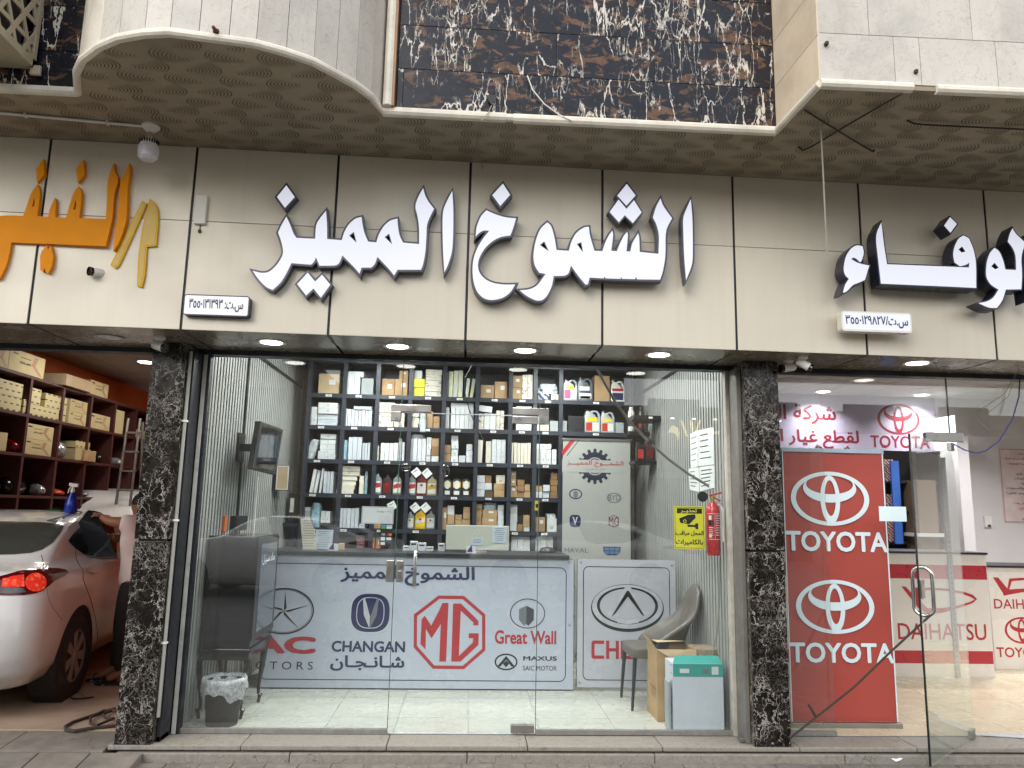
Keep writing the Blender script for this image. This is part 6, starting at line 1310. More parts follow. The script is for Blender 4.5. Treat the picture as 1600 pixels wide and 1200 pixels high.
# open cardboard box
t = thing('cardboard_box', 'torn open brown cardboard box standing between the chair and the white box', 'box', (1.6, .5, 0))
bx0, bx1, by0, by1, bh = 1.475, 1.78, .335, .66, .52
th = .006
for nm, args in (('front_wall', (bx0, bx1, by0, by0+th, 0, bh)), ('back_wall', (bx0, bx1, by1-th, by1, 0, bh+.0)), ('left_wall', (bx0, bx0+th, by0+th, by1-th, 0, bh)), ('right_wall', (bx1-th, bx1, by0+th, by1-th, 0, bh)), ('bottom', (bx0+th, bx1-th, by0+th, by1-th, 0, th))):
    mb = MB(); mb.box(*args); mb.build(nm, M_kraft, t)
mb = MB(); mb.add([(bx0, by0+th, bh), (bx0, by1-th, bh), (bx0-.05, by1-.05, bh+.09), (bx0-.045, by0+.06, bh+.075)], [(0, 1, 2, 3)]); mb.build('left_flap', M_kraft2, t)
mb = MB(); mb.add([(bx0, by1, bh), (bx1, by1, bh), (bx1-.02, by1-.12, bh+.03), (bx0+.05, by1-.13, bh+.02), (bx0+.02, by1-.07, bh+.03)], [(0, 1, 2, 3, 4)]); mb.build('back_flap', M_kraft2, t)
mb = MB(); mb.add([(bx0, by0, bh), (bx1, by0, bh), (bx1, by0-.012, bh-.1), (bx0+.12, by0-.012, bh-.09), (bx0+.07, by0-.02, bh-.04)], [(0, 1, 2, 3, 4)]); mb.build('front_flap', M_kraft2, t)
fnl = lambda a, b, d: (bx0-.0015, a, b); mb = MB()
for k in range(5): mb.prism([rc(by0+.05+.03*k, .16, by0+.058+.03*k, .16+rnd.uniform(.06, .16))], fnl, 0, True)
mb.prism([rc(by0+.03, .22, by0+.24, .23)], fnl, 0, True); mb.build('side_print', M_brown, t, normals=False)
# white box with a teal top band
wx0, wx1, wy0, wy1 = at(1052, 1100, Y=.08).x, at(1131, 1100, Y=.08).x, .08, .30; wh = at(1090, 1037, Y=.08).z
M_teal = basic('teal_print', '#2f9c93', .45, var=.05)
t = thing('white_box', 'tall white carton with a teal band along its top against the glass', 'box', ((wx0+wx1)/2, .2, 0))
mb = MB(); mb.box(wx0, wx1, wy0, wy1, .001, wh); mb.build('box_body', basic('coated_white_board', '#cdd5de', .45, var=.04, dirt=.08), t, bevel=.002)
mb = MB(); z_b = wh-.09; mb.box(wx0+.002, wx1, wy0-.0025, wy0-.0005, z_b, wh-.002); mb.build('teal_band', M_teal, t); flat(t, 'band_label', [rc(wx0+.05, wh-.065, wx0+.12, wh-.035)], wy0-.0025, M_paper, .001); flat(t, 'band_label', [rc(wx1-.085, wh-.075, wx1-.035, wh-.02)], wy0-.0025, M_paper, .001)
flat(t, 'band_label', [rc(wx0+.24-.02, wh-.07, wx0+.265, wh-.035)], wy0-.0025, M_grey, .001)
mb = MB(); mb.add([(wx0, wy0, wh), (wx1, wy0-.0, wh), (wx1+.0, wy0+.12, wh+.035), (wx0+.05, wy0+.12, wh+.035)], [(0, 1, 2, 3)]); mb.build('raised_flap', M_teal, t)
for k in range(8):
    mb = MB(); z_ = .06+.055*k; mb.prism([rc(wy0+.02, z_, wy0+.05+rnd.uniform(0, .06), z_+.006)], lambda a, b, d: (wx0-.0015, a, b), 0, True); mb.build('side_print', M_grey if k % 3 else M_teal, t, normals=False)
mb = MB(); mb.box(1.495, 1.515, .09, .2, 0, .34); tag(mb.build('foam_board', basic('grey_foam', '#9aa3a8', .6), bevel=.006), 'grey foam slab standing left of the white teal-banded box', 'board')
baggy('crumpled_bag', 'crumpled beige sack standing behind the white teal-banded box', 'sack', 1082, 1016, 1134, 1130, (0, 0, 1), 0, basic('beige_film', '#968a76', .35, var=.2, scale=30, bump=.8, bscale=30), depth=.26, Y=.36, snap=False)
o = bpy.data.objects['crumpled_bag']
wire('cable', 'grey cable running down the right wall behind the glass to the sack', [at(1125, 870, Y=.2), at(1124, 940, Y=.2), at(1121, 985, Y=.25), at(1112, 1030, Y=.3)], .006, M_wireg)

X0w = XL+.014; q = at(374, 817, X=X0w+.03); t = thing('wall_device', 'small black device box on the ribbed left wall above the cabinet', 'device', q); mb = MB(); mb.box(X0w, X0w+.05, q.y-.16, q.y+.16, q.z-.06, q.z+.06); mb.build('case', M_blackpl, t, bevel=.008)
mb = MB(); mb.box(X0w+.0505, X0w+.052, q.y-.1, q.y+.1, q.z-.02, q.z+.03); mb.build('panel', M_darkal, t)
q = at(351, 818, X=X0w+.01); mb = MB(); mb.box(X0w, X0w+.02, q.y-.03, q.y+.03, q.z-.06, q.z+.06); tag(mb.build('switch_plate', M_orr, bevel=.003), 'small orange-red switch on the left wall beside the black device', 'switch')
wire('cable', 'white cable running down the left wall below the small television', [at(403, 745, X=X0w+.02), at(400, 780, X=X0w+.02), at(396, 835, X=X0w+.02)], .008, M_white)
q = at(456, 793, Y=2.75); t = thing('ring_binder', 'dark ring binder with a pale spine label at the left end of the rack', 'binder', (q.x, 2.75, q.z-.14)); mb = MB(); mb.box(q.x-.04, q.x+.04, 2.75, 3.0, q.z-.16, q.z+.15); mb.build('cover', M_black, t, bevel=.003); flat(t, 'spine_label', [rc(q.x-.02, q.z-.05, q.x+.02, q.z+.1)], 2.75, M_paper)
mb = MB(); mb.box(q.x-.1, q.x+.12, 2.72, 3.05, q.z-.2, q.z-.162); tag(mb.build('small_shelf', M_rack), 'short dark shelf holding the ring binder left of the rack', 'shelf')
# ================================================================== RED BANNERED SHOP (right)
M_wall2 = basic('shop_white_wall', '#d2cfd1', .6, var=.04, scale=1.2, dirt=.12, dcol=(.4, .37, .35))
M_ct2 = basic('ceiling_tile', '#b6b3ae', .7, var=.04)
def plainwall(name, label, x0, x1, y0, y1, z0, z1, mat): mb = MB(); mb.box(x0, x1, y0, y1, z0, z1); return tag(mb.build(name, mat), label, 'wall')
RX0, RX1, RYB, RZC = 2.205, 8.0, 4.2, 3.14
plainwall('back_wall', 'white back wall of the red bannered shop behind its counters', RX0, RX1, RYB, RYB+.1, 0, 3.3, M_wall2)
plainwall('side_wall', 'white right-hand wall of the red bannered shop', RX1, RX1+.1, .05, RYB, 0, 3.3, M_wall2)
plainwall('side_wall', 'white left-hand wall of the red bannered shop hidden behind its banner', 2.201, 2.204+.02, .06, RYB, 0, 3.3, M_wall2)
cl = MB(); cl.box(RX0, RX1, .0, RYB, RZC+.012, RZC+.1); clo = tag(cl.build('shop_ceiling', M_ribback), kind='structure')
y = .06
while y < RYB:
    x = RX0+.03
    while x < RX1:
        mb = MB(); mb.box(x+.005, min(x+.595, RX1), y+.005, min(y+.595, RYB), RZC, RZC+.011); mb.build('ceiling_tile', M_ct2, clo); x += .6
    y += .6
mb = MB(); mb.box(2.24, 9, -.044, .06, ZL-.036, ZL-.0355)
for k, (x, y) in enumerate([tuple(at(a, b, Z=RZC)[:2]) for a, b in ((1367, 585), (1286, 612), (1543, 591), (1440, 617))]+[(6.3, 1.5), (6.3, 2.7)]):  # last two are added out of view to brighten the right-hand wall
    t = thing('downlight', 'lit round ceiling light inside the red bannered shop, '+('front left', 'rear left', 'front right', 'rear right', 'added unseen front one farthest right', 'added unseen rear one farthest right')[k], 'downlight', (x, y, RZC), 'round ceiling lights of the red bannered shop'); c = (x, y, RZC-.0005)
    MB().lathe([(.085, -.001), (.11, -.006), (.112, 0), (.085, 0)], c, 28).build('trim_ring', M_wplastic, t, smooth=True)
    MB().lathe([(0, -.004), (.084, -.004), (.084, 0), (0, 0)], c, 28).build('lens', M_dl, t)
    ld = bpy.data.lights.new('downlight_light', 'AREA'); ld.shape = 'DISK'; ld.size = .16; ld.energy = 14; ld.spread = math.radians(125); ld.color = (1, .98, .97)
    lo = bpy.data.objects.new('downlight_light', ld); COL.objects.link(lo); lo.parent = t; lo.location = (0, 0, -.01)
# sign on the back wall
YW = RYB-.012
sg = thing('wall_sign', 'lilac-white signboard with dark red lettering and an oval mark high on the back wall', 'sign', (4.9, YW, 2.45)); M_lil = basic('sign_lilac', '#a7a0b4', .4, var=.03)
za, zb_ = at(1300, 702, Y=YW).z, at(1300, 616, Y=YW).z; xa_, xb_ = 2.9, at(1463, 660, Y=YW).x
mb = MB(); mb.box(xa_, xb_, YW, RYB-.001, za, zb_); mb.build('sign_board', M_lil, sg)
M_mar = basic('maroon_print', '#76202c', .4, var=.04)
J_ = (1200, 560, 4.0)
ptext(sg, 'name_text', 'شركة الوفاء', (1160, 633, 1306, 660), YW, M_mar, .03, True)
ptext(sg, 'subtitle_text', 'لقطع غيار السيارات', (1120, 673, 1342, 697), YW, M_mar, .03, True)
ptext(sg, 'brand_text', 'TOYOTA', (1360, 682, 1453, 699), YW, M_mar, .03)
def oval_mark(parent, cx, cz, a, b, mp, Y, mat, off=.001):
    mp(parent, 'oval_mark_outer', [ellipse(cx, cz, a, b, 48), ellipse(cx, cz, a*.87, b*.86, 48)], Y, mat, off)
    mp(parent, 'oval_mark_bow', [ellipse(cx, cz+b*.38, a*.68, b*.53, 40), ellipse(cx, cz+b*.52, a*.6, b*.36, 40)], Y, mat, off+.0006)
    mp(parent, 'oval_mark_stem', [ellipse(cx, cz-b*.04, a*.25, b*.9, 40), ellipse(cx, cz+b*.02, a*.14, b*.66, 40)], Y, mat, off+.0012)
q = at(1404, 655, Y=YW); wq = at(1437, 655, Y=YW).x-q.x; oval_mark(sg, q.x, q.z, wq, wq*.72, flat, YW, M_mar)
# roll-up banner right behind the glass
YN = .24
rb = thing('roll_up_banner', 'tall red roll-up banner with two white oval marks right behind the glass', 'banner', (2.86, YN, 0))
M_bred2 = basic('banner_red', '#a5463d', .45, var=.05, scale=1.3)
P4 = [at(1218, 705, Y=YN), at(1380, 710, Y=YN), at(1402, 1134, Y=YN), at(1240, 1131, Y=YN)]
bx0, bx1 = (P4[0].x+P4[3].x)/2, (P4[1].x+P4[2].x)/2; bz0, bz1 = .035, (P4[0].z+P4[1].z)/2
mb = MB(); nseg = 24; vs = []
for k in range(nseg+1):
    xx = bx0+(bx1-bx0)*k/nseg; yy = YN+.004*math.sin(k*.5)
    vs += [(xx, yy, bz0), (xx, yy, bz1)]
mb.add(vs, [(2*k, 2*k+2, 2*k+3, 2*k+1) for k in range(nseg)]); mb.build('banner_sheet', M_bred2, rb, smooth='all', normals=False)
mb = MB(); mb.box(bx0-.004, bx1+.006, YN-.012, YN+.012, bz1, bz1+.032); mb.build('top_rail', basic('pale_blue_rail', '#a9bccb', .4, .2), rb, bevel=.003)
mb = MB(); mb.box(bx0-.0, bx0+.007, YN-.0075, YN-.0055, bz0, bz1); mb.box(bx1-.01, bx1+.0, YN-.0075, YN-.0055, bz0, bz1); mb.build('white_edge', M_whitep, rb)
mb = MB(); mb.box(bx0-.01, bx1+.01, YN-.05, YN+.1, .0, .034); mb.build('base_rail', M_steel, rb, bevel=.004)
YN2 = YN-.0065; q = at(1297, 779, Y=YN2); cxb_ = (bx0+bx1)/2
for (a, b, tx) in ((1297, 779, (1224, 830, 1380, 862)), (1305, 948, (1230, 1004, 1389, 1036))):
    q = at(a, b, Y=YN2); wq = at(a+61, b, Y=YN2).x-q.x; oval_mark(rb, q.x, q.z, wq, at(a, b-42, Y=YN2).z-q.z, flat, YN2, M_whitep)
    mb = MB(); z_0, z_1 = at(a, tx[3], Y=YN2).z, at(a, tx[1], Y=YN2).z
    mb = MB(); add_text(mb, 'TOYOTA', (bx0+.003, z_0, bx1-.004, z_1), FY(YN2), .035, False, .001); mb.build('brand_text', M_whitep, rb, normals=False)
# white and red counters
M_cnt = basic('counter_white_print', '#cfc9c2', .3, var=.05, scale=1.5, dirt=.1, dcol=(.4, .36, .33)); M_cred = basic('counter_red_print', '#a52a33', .3, var=.04)
YK = 1.95
def counter2(label, x0, x1, y0, h, l_tilt=0):
    t = thing('shop_counter', label, 'counter', ((x0+x1)/2, y0+.3, 0), 'white and red printed counters')
    mb = MB(); mb.box(x0+.004, x1-.004, y0+.006, y0+.55, 0, h-.01); mb.build('body', M_wall2, t)
    mb = MB(); mb.box(x0, x1, y0, y0+.005, .01, h-.01); mb.build('printed_panel', M_cnt, t)
    mb = MB(); mb.box(x0-.01, x1+.01, y0-.02, y0+.56, h-.009, h+.012); mb.build('counter_top', M_black, t, bevel=.003); return t
zb1, zb2 = at(1470, 883, Y=YK).z, at(1470, 903, Y=YK).z
c2 = counter2('white and red printed counter with pointed oval mark behind the open glass door', 2.9, 5.25, YK, 1.2)
for z0, z1 in ((at(1490, 905, Y=YK).z, at(1490, 883, Y=YK).z), (at(1490, 1037, Y=YK).z, at(1490, 1017, Y=YK).z)): flat(c2, 'red_band', [rc(2.9, z0, 5.245, z1)], YK, M_cred)
K_ = (1200, 860, 3.53)
flat(c2, 'pointed_mark', [PL([(735, 198), (760, 200), (800, 245), (800, 205), (900, 205), (1000, 212), (1080, 228), (1130, 245), (1153, 268), (1130, 290), (1060, 315), (960, 345), (880, 350), (830, 320)], K_, YK), PL([(830, 222), (900, 218), (1000, 225), (1080, 243), (1120, 258), (1140, 270), (1110, 286), (1040, 305), (960, 318), (880, 318), (850, 290)], K_, YK)], YK, M_cred)
ptext(c2, 'brand_text', 'DAIHATSU', (1403, 975, 1541, 999), YK, M_cred, .01); ptext(c2, 'brand_text', 'TOYOTA', (1310, 975, 1396, 999), YK, M_cred, .02)
q = at(1352, 940, Y=YK); oval_mark(c2, q.x, q.z, .2, .145, flat, YK, M_cred)
YK2 = 2.36
c3 = counter2('second white counter with red marks set back at the right picture edge', at(1549, 960, Y=YK2).x, 7.2, YK2, 1.05)
ptext(c3, 'brand_text', 'DAIHATSU', (1553, 937, 1650, 951), YK2, M_cred, .01); ptext(c3, 'brand_text', 'TOYOTA', (1557, 1012, 1640, 1027), YK2, M_cred, .02)
q = at(1597, 985, Y=YK2); oval_mark(c3, q.x, q.z, .19, .135, flat, YK2, M_cred)
flat(c3, 'pointed_mark', [PL([(1240, 148), (1270, 150), (1320, 210), (1330, 155), (1420, 150), (1520, 165), (1560, 190), (1460, 220), (1300, 250), (1295, 235)], K_, YK2), PL([(1345, 170), (1420, 163), (1500, 175), (1530, 190), (1450, 208), (1330, 215)], K_, YK2)], YK2, M_cred)
# dark shelving between banner and white wall
t = thing('parts_shelf', 'dark metal parts shelving with striped cartons behind the counter of the red bannered shop', 'shelf rack', (5.2, 3.6, 0))
sx0, sx1 = 2.6, at(1470, 760, Y=3.5).x
mb = MB(); mb.box(sx0, sx1, 3.95, 4.0, 0, za-.02); mb.build('back_board', M_black, t)
for x in (3.5, 4.45, 5.1, sx1): mb = MB(); mb.box(x-.02, x+.02, 3.5, 3.94, 0, za-.05); mb.build('upright', M_darkal, t)
for z in (.45, .85, 1.25, 1.62, 1.98): mb = MB(); mb.box(sx0, sx1+.02, 3.5, 3.94, z-.02, z); mb.build('shelf', M_darkal, t)
mb = MB(); q0, q1 = at(1396, 730, Y=3.46), at(1408, 850, Y=3.46); mb.box(q0.x-.03, q0.x+.07, 3.46, 3.49, q1.z, at(1397, 720, Y=3.46).z); mb.build('blue_post', basic('blue_paint', '#2c5aa8', .5), t)
M_zig = NT('striped_carton'); _w = M_zig.n('TexWave', {'Vector': M_zig.pos(True), 'Scale': 7.0, 'Distortion': 1.0}, bands_direction='DIAGONAL').outputs['Fac']; M_zig.set(M_zig.b, 'Base Color', M_zig.ramp(_w, [(.3, srgb('#9d4a4f')), (.36, srgb('#d2c5bb')), (.7, srgb('#d2c5bb')), (.78, srgb('#544a52'))])); M_zig = M_zig.m
k = 0
for (zz_, n) in ((1.98, 4), (1.62, 3), (1.25, 4), (.85, 3)):
    for i in range(n):
        x = at(1386, 750, Y=3.52).x-.02+rnd.uniform(-.02, .02); h = .065; mb = MB(); mb.box(x-.12, x+.1+rnd.uniform(-.03, .03), 3.52, 3.8, zz_+.001+i*(h+.002), zz_+(i+1)*(h+.002)-.001)
        k += 1; tag(mb.build('striped_carton', M_zig, bevel=.002), 'red striped carton beside the banner, %s shelf, %s from the bottom' % (('top', 'second', 'third', 'fourth')[(1.98, 1.62, 1.25, .85).index(zz_)], ORD[i]), 'carton', 'striped cartons on the parts shelving')
for i in range(9):
    x = at(1260+i*15, 690, Y=3.6).x; a = rnd.uniform(-.9, .9); mb = MB(); hh = rnd.uniform(.05, .09); zc = 2.16+rnd.uniform(0, .12); mb.obox((x, 3.62+.02*i, zc+.06), (math.cos(a), 0, math.sin(a)), (-math.sin(a), 0, math.cos(a)), (0, 1, 0), .12, hh*.5, .008)
    tag(mb.build('striped_carton', M_zig), 'striped carton in the tumbled pile above the red banner, %s from the left' % ORD[i], 'carton', 'tumbled pile of striped cartons')
mb = MB(); mb.box(sx0, 4.9, 3.55, 3.94, 2.12, 2.14); mb.build('shelf', M_darkal, t)
# brown door, white pier and added post standing in for a reflected shelf upright
t = thing('brown_cupboard', 'brown wooden cupboard panel seen through the open glass door', 'cupboard', (at(1450, 780, Y=3.3).x, 3.3, 0)); a, b = at(1432, 750, Y=3.3), at(1468, 835, Y=3.3)
mb = MB(); mb.box(a.x, b.x, 3.3, 3.6, 0, a.z); mb.build('body', basic('brown_panel', '#6d5b4a', .5, var=.1, dirt=.2), t, bevel=.004)
mb = MB(); mb.box(a.x-.05, b.x+.1, 3.25, 3.62, b.z-.03, b.z+.01); mb.build('ledge', M_wall2, t)
t = thing('reflection_post', 'grey slotted post standing in for a shelf upright reflected in the door glass', 'post', at(1498, 1060, Z=0)); pp = at(1498, 1060, Z=0); mb = MB(); mb.box(pp.x-.025, pp.x+.025, pp.y, pp.y+.03, 0, 2.16); mb.build('post', basic('galvanised', '#7c838c', .4, .3, var=.1), t)
mb = MB(); z = .1
while z < 2.1: mb.box(pp.x-.005, pp.x+.005, pp.y-.001, pp.y-.0002, z, z+.018); z += .05
tag(mb.build('slots', M_black, t), kind='stuff')
mb = MB(); a = at(1500, 780, Y=3.9); mb.box(a.x-.12, a.x+.03, 3.7, 4.19, 0, 2.85); tag(mb.build('white_pier', M_wall2, bevel=.004), 'narrow white wall pier right of the dark shelving', 'pier')
YP = RYB-.003
t = thing('wall_poster', 'white poster with red and black writing on the back wall at the right edge', 'poster', at(1590, 870, Y=YP)); a, b = at(1561, 697, Y=YP), at(1568, 816, Y=YP); px0 = (a.x+b.x)/2; px1 = px0+.8
mb = MB(); mb.box(px0, px1, YP-.006, YP, b.z, a.z-.03); mb.build('sheet', basic('poster_paper', '#d5c5c5', .5), t); YP -= .006
bl = rc(px0+.008, b.z+.008, px1-.008, a.z-.038); flat(t, 'border', [bl, offset_loop(bl, -.006)], YP, M_red)
z_ = a.z-.12
for s_, m_ in (('عزيزي العميل', M_red), ('قبل شراء القطع يرجى التأكد من رقم الهيكل', M_red), ('والتأكد من سلامة القطعة', M_red), ('', 0), ('لا يوجد ضمان على', M_black), ('الكهرباء والحساسات', M_black), ('يوجد لدينا', M_black), ('جميع قطع غيار السيارات والاكسسوارات', M_black), ('يتم الاستبدال في حالة وجود الفاتورة', M_black), ('', 0), ('نسعد بخدمتكم في كل وقت', M_red), ('ونتشرف بزيارتكم', M_red), ('', 0), ('شكرا لزيارتكم', M_black)):
    if s_:
        wd = min(.68, .024*len(s_)); mb = MB(); add_text(mb, s_, ((px0+px1)/2-wd/2, z_, (px0+px1)/2+wd/2, z_+.04), FY(YP), .035, True, .001); mb.build('poster_text', m_, t, normals=False)
    z_ -= .066
q = at(1543, 815, Y=RYB-.01); t = thing('light_switch', 'small white switch box on the white wall left of the poster', 'switch', q); mb = MB(); mb.box(q.x-.05, q.x+.05, RYB-.03, RYB-.001, q.z-.07, q.z+.07); mb.build('plate', M_wplastic, t, bevel=.004); mb = MB(); mb.box(q.x-.015, q.x+.025, RYB-.034, RYB-.0305, q.z-.065, q.z-.04); mb.build('rocker', M_black, t)
# glazing of the right shop
s2 = thing('glass_shopfront', 'glazed front of the red bannered shop left of and above its open door', 'shopfront', (3, 0, 0))
HX = 3.686; zt3 = 2.12
pane(s2, 2.28, HX-1.0, .03, ZL-.036); pane(s2, HX-.996, HX+.0, zt3+.05, ZL-.036); pane(s2, HX+.004, 5.6, zt3+.05, ZL-.036); pane(s2, 4.75, 5.6, .03, zt3+.046)
for xx in (HX+.002,): mb = MB(); mb.box(xx-.003, xx+.003, -.0015, .0115, zt3+.05, ZL-.036); mb.build('pane_edge', M_gedge, s2)
mb = MB(); mb.box(2.245, HX-1.0, -.012, .022, -.001, .03); mb.build('sill', M_sill, s2, bevel=.003)
mb = MB(); mb.box(2.245, 2.275, -.03, .035, 0, ZL-.037); mb.build('jamb', M_darkal, s2)
a, b = at(1463, 690, Y=0), at(1508, 690, Y=0); mb = MB(); mb.box(HX-.2, HX+.1, -.016, .026, zt3+.005, zt3+.075); mb.build('patch_fitting', M_steel, s2, bevel=.003)
d2 = thing('glass_door', 'open glass door of the red bannered shop swung outward with a looped steel handle', 'door', (HX, -.024, 0))
A3, B3 = Vector((HX, -.024, 0)), Vector((2.963, -.668, 0)); u = (B3-A3).normalized(); n_ = Vector((-u.y, u.x, 0)); Ld = (B3-A3).length
def dpt(s, z, o=0): v = A3+u*s+n_*o; return Vector((v.x, v.y, z))
mb = MB(); mb.obox(dpt(Ld/2, (zt3-.012)/2), u, (0, 0, 1), n_, Ld/2-.004, (zt3+.0)/2-.01, .005); mb.build('door_pane', glass('door_glass', (.93, .97, .95), 1.0, dust=.04), d2)
mb = MB(); mb.obox(dpt(Ld+.001, (zt3-.012)/2), u, (0, 0, 1), n_, .0045, zt3/2-.01, .006); mb.build('pane_edge', basic('dark_glass_edge', '#141c1a', .2), d2)
for z in (.035, zt3-.04): mb = MB(); mb.obox(dpt(.05, z), u, (0, 0, 1), n_, .045, .03, .014); mb.build('pivot_fitting', M_steel, d2, bevel=.003)
mb = MB(); mb.obox(dpt(Ld-.045, 1.085), u, (0, 0, 1), n_, .03, .06, .014); mb.build('lock_case', M_steel, d2, bevel=.004)
hs = Ld-.075; zh0, zh1 = .915, 1.225
for o_ in (1, -1):
    P = [dpt(hs, zh0, 0)]+[dpt(hs, zh0-.0-.02*math.sin(a)*0+.0, o_*(.055*math.sin(a))) for a in (.5, 1.0)]
    pts = []
    for k in range(9): a = -math.pi/2+math.pi*k/8*.5; pts.append(dpt(hs, zh0+.05+.05*math.sin(a), o_*(.0+.06*math.cos(a))))
    for k in range(9): a = math.pi*.5*k/8; pts.append(dpt(hs, zh1-.05+.05*math.sin(a), o_*(.06*math.cos(a))))
    mb = MB(); mb.tube(pts, .0125, 12); mb.build('pull_handle', M_chrome, d2, smooth=True)
h0 = dpt(hs, zh0+.03, .06); e = Vector((2.25, -.235, .05))
wire('tie_strap', 'dark strap tied from the open door handle to the foot of the right marble pillar', [h0, h0.lerp(e, .3)+Vector((0, 0, -.01)), h0.lerp(e, .55)+Vector((0, 0, -.03)), h0.lerp(e, .8)+Vector((0, 0, -.012)), e], .007, M_wire, 'strap')
m = h0.lerp(e, .82); wire('strap_end', 'loose frayed end sticking up from the tied strap', [m, m+Vector((-.02, 0, .035)), m+Vector((-.045, 0, .075))], .009, M_wire, 'strap')
t = thing('paper_notice', 'blank pale paper taped on the glass beside the red banner', 'paper', at(1395, 803, Y=-.004)); a, b = at(1373, 791, Y=-.004), at(1417, 815, Y=-.004); mb = MB(); mb.box(a.x, b.x, -.004, -.002, b.z, a.z); mb.build('sheet', M_whitep, t)
wire('cable', 'blue cable looping from the soffit to the fitting over the open door', [at(1594, 580, Y=-.08), at(1592, 620, Y=-.08), at(1582, 655, Y=-.08), at(1562, 688, Y=-.08), at(1540, 705, Y=-.08), at(1525, 708, Y=-.08), at(1507, 703, Y=-.07), at(1490, 694, Y=-.03)], .005, M_blue)
wire('cable', 'thin tangled wires hanging under the soffit left of the blue cable', [at(1589, 582, Y=-.07), at(1575, 620, Y=-.07), at(1553, 638, Y=-.07), at(1540, 648, Y=-.07), at(1547, 650, Y=-.07)], .002, M_wireg)
wire('cable', 'thin wire drooping to the pane joint above the open door', [at(1588, 582, Y=-.06), at(1570, 615, Y=-.06), at(1535, 638, Y=-.06), at(1527, 655, Y=-.06), at(1545, 672, Y=-.06)], .002, M_wireg)
mb = MB(); mb.prism([[(3.72, .02), (4.1, -.06), (4.3, .0), (4.0, .06), (3.74, .07)]], lambda x, y, d: (x, y, .004-d), .002); tag(mb.build('tape_patch', basic('old_tape', '#b5b8bb', .4)), 'patch of silvery tape on the floor by the open door pivot', 'tape')
mb = MB(); q = at(1401, 1191, Z=-.09)
vs = [(q.x+.06*math.cos(a)*rnd.uniform(.7, 1.1), q.y+.02*math.sin(a), -.09+rnd.uniform(.005, .03)) for a in [2*math.pi*k/10 for k in range(10)]]; mb.add(vs+[(q.x, q.y, -.055)], [(k, (k+1) % 10, 10) for k in range(10)]); tag(mb.build('tissue', M_paper), 'crumpled white tissue on the pavement before the red bannered shop', 'litter')
# ================================================================== WORKSHOP (left)
GX0, GX1, GYB, GZ = -5.9, -2.205, 10.0, 3.52
plainwall('side_wall', 'orange painted left wall of the workshop behind the tall shelving', GX0-.1, GX0, .05, GYB, 0, 3.7, M_orange)
plainwall('side_wall', 'dark orange right wall of the workshop behind the marble pillar', GX1-.02, GX1-.001, .06, GYB, 0, 3.7, M_orange)
plainwall('back_wall', 'dim orange back wall deep inside the workshop', GX0, GX1, GYB, GYB+.1, 0, 3.7, M_orange)
cl = MB(); cl.box(GX0, GX1, .06, GYB, GZ+.012, GZ+.1); clo = tag(cl.build('workshop_ceiling', M_ribback), kind='structure')
M_gct = basic('dim_ceiling_tile', '#8d8479', .8, var=.06)
y = .3
while y < GYB:
    x = GX0+.02
    while x < GX1:
        mb = MB(); mb.box(x+.005, min(x+.595, GX1-.03), y+.005, min(y+.595, GYB), GZ, GZ+.011); mb.build('ceiling_tile', M_gct, clo); x += .6
    y += .6
c = at(168, 538, Z=GZ); t = thing('ceiling_lamp', 'bright square ceiling panel lamp near the front of the workshop', 'lamp', c); mb = MB(); mb.box(c.x-.2, c.x+.12, c.y-.3, c.y+.3, GZ-.012, GZ-.001); mb.build('diffuser', emit('workshop_lamp', (.9, .95, 1), 5), t)
ld = bpy.data.lights.new('lamp_light', 'AREA'); ld.size = .5; ld.energy = 11; ld.color = (1, .94, .87); lo = bpy.data.objects.new('lamp_light', ld); COL.objects.link(lo); lo.parent = t; lo.location = (0, 0, -.02)
c = at(228, 566, Z=GZ); t = thing('downlight', 'lit round ceiling light inside the workshop near the marble pillar', 'downlight', c); MB().lathe([(0, -.006), (.1, -.006), (.11, 0), (0, 0)], c, 24).build('lens', M_dl, t)
ld = bpy.data.lights.new('downlight_light', 'AREA'); ld.size = .15; ld.energy = 4; ld.color = (1, .8, .6); lo = bpy.data.objects.new('downlight_light', ld); COL.objects.link(lo); lo.parent = t; lo.location = (0, 0, -.02)
c = Vector((-4.2, 6.2, GZ)); t = thing('ceiling_lamp', 'unseen tube lamp deep in the workshop ceiling', 'lamp', c); mb = MB(); mb.box(c.x-.06, c.x+.06, c.y-.6, c.y+.6, GZ-.04, GZ-.001); mb.build('diffuser', emit('workshop_lamp', (.9, .95, 1), 5), t)  # unseen lamp that lights the white vehicle deep inside
ld = bpy.data.lights.new('lamp_light', 'AREA'); ld.size = .5; ld.energy = 14; ld.color = (1, .95, .9); lo = bpy.data.objects.new('lamp_light', ld); COL.objects.link(lo); lo.parent = t; lo.location = (0, 0, -.05)
# shelving along the left wall
M_msh = basic('maroon_shelf', '#4a2420', .55, var=.12)
XS = -5.4; PY = [2.45, 3.22, 3.99, 4.76, 5.53, 6.28, 7.03, 7.8]; ZSH = [3.05, 2.575, 2.095, 1.595, 1.09, .55]
t = thing('workshop_shelving', 'tall maroon shelving along the left workshop wall filled with cartons and lamps', 'shelf rack', (XS, 5.2, 0))
for y in PY: mb = MB(); mb.box(XS-.45, XS, y-.025, y+.025, 0, ZSH[0]); mb.build('upright', M_msh, t)
for z in ZSH: mb = MB(); mb.box(XS-.46, XS+.004, PY[0]-.03, PY[-1]+.03, z-.035, z); mb.build('shelf', M_msh, t)
M_dash = NT('dash_print_carton'); _p = M_dash.pos(False); _s = M_dash.n('SeparateXYZ', {0: _p}); _c = M_dash.n('CombineXYZ', {0: _s.outputs[1], 1: _s.outputs[2]})
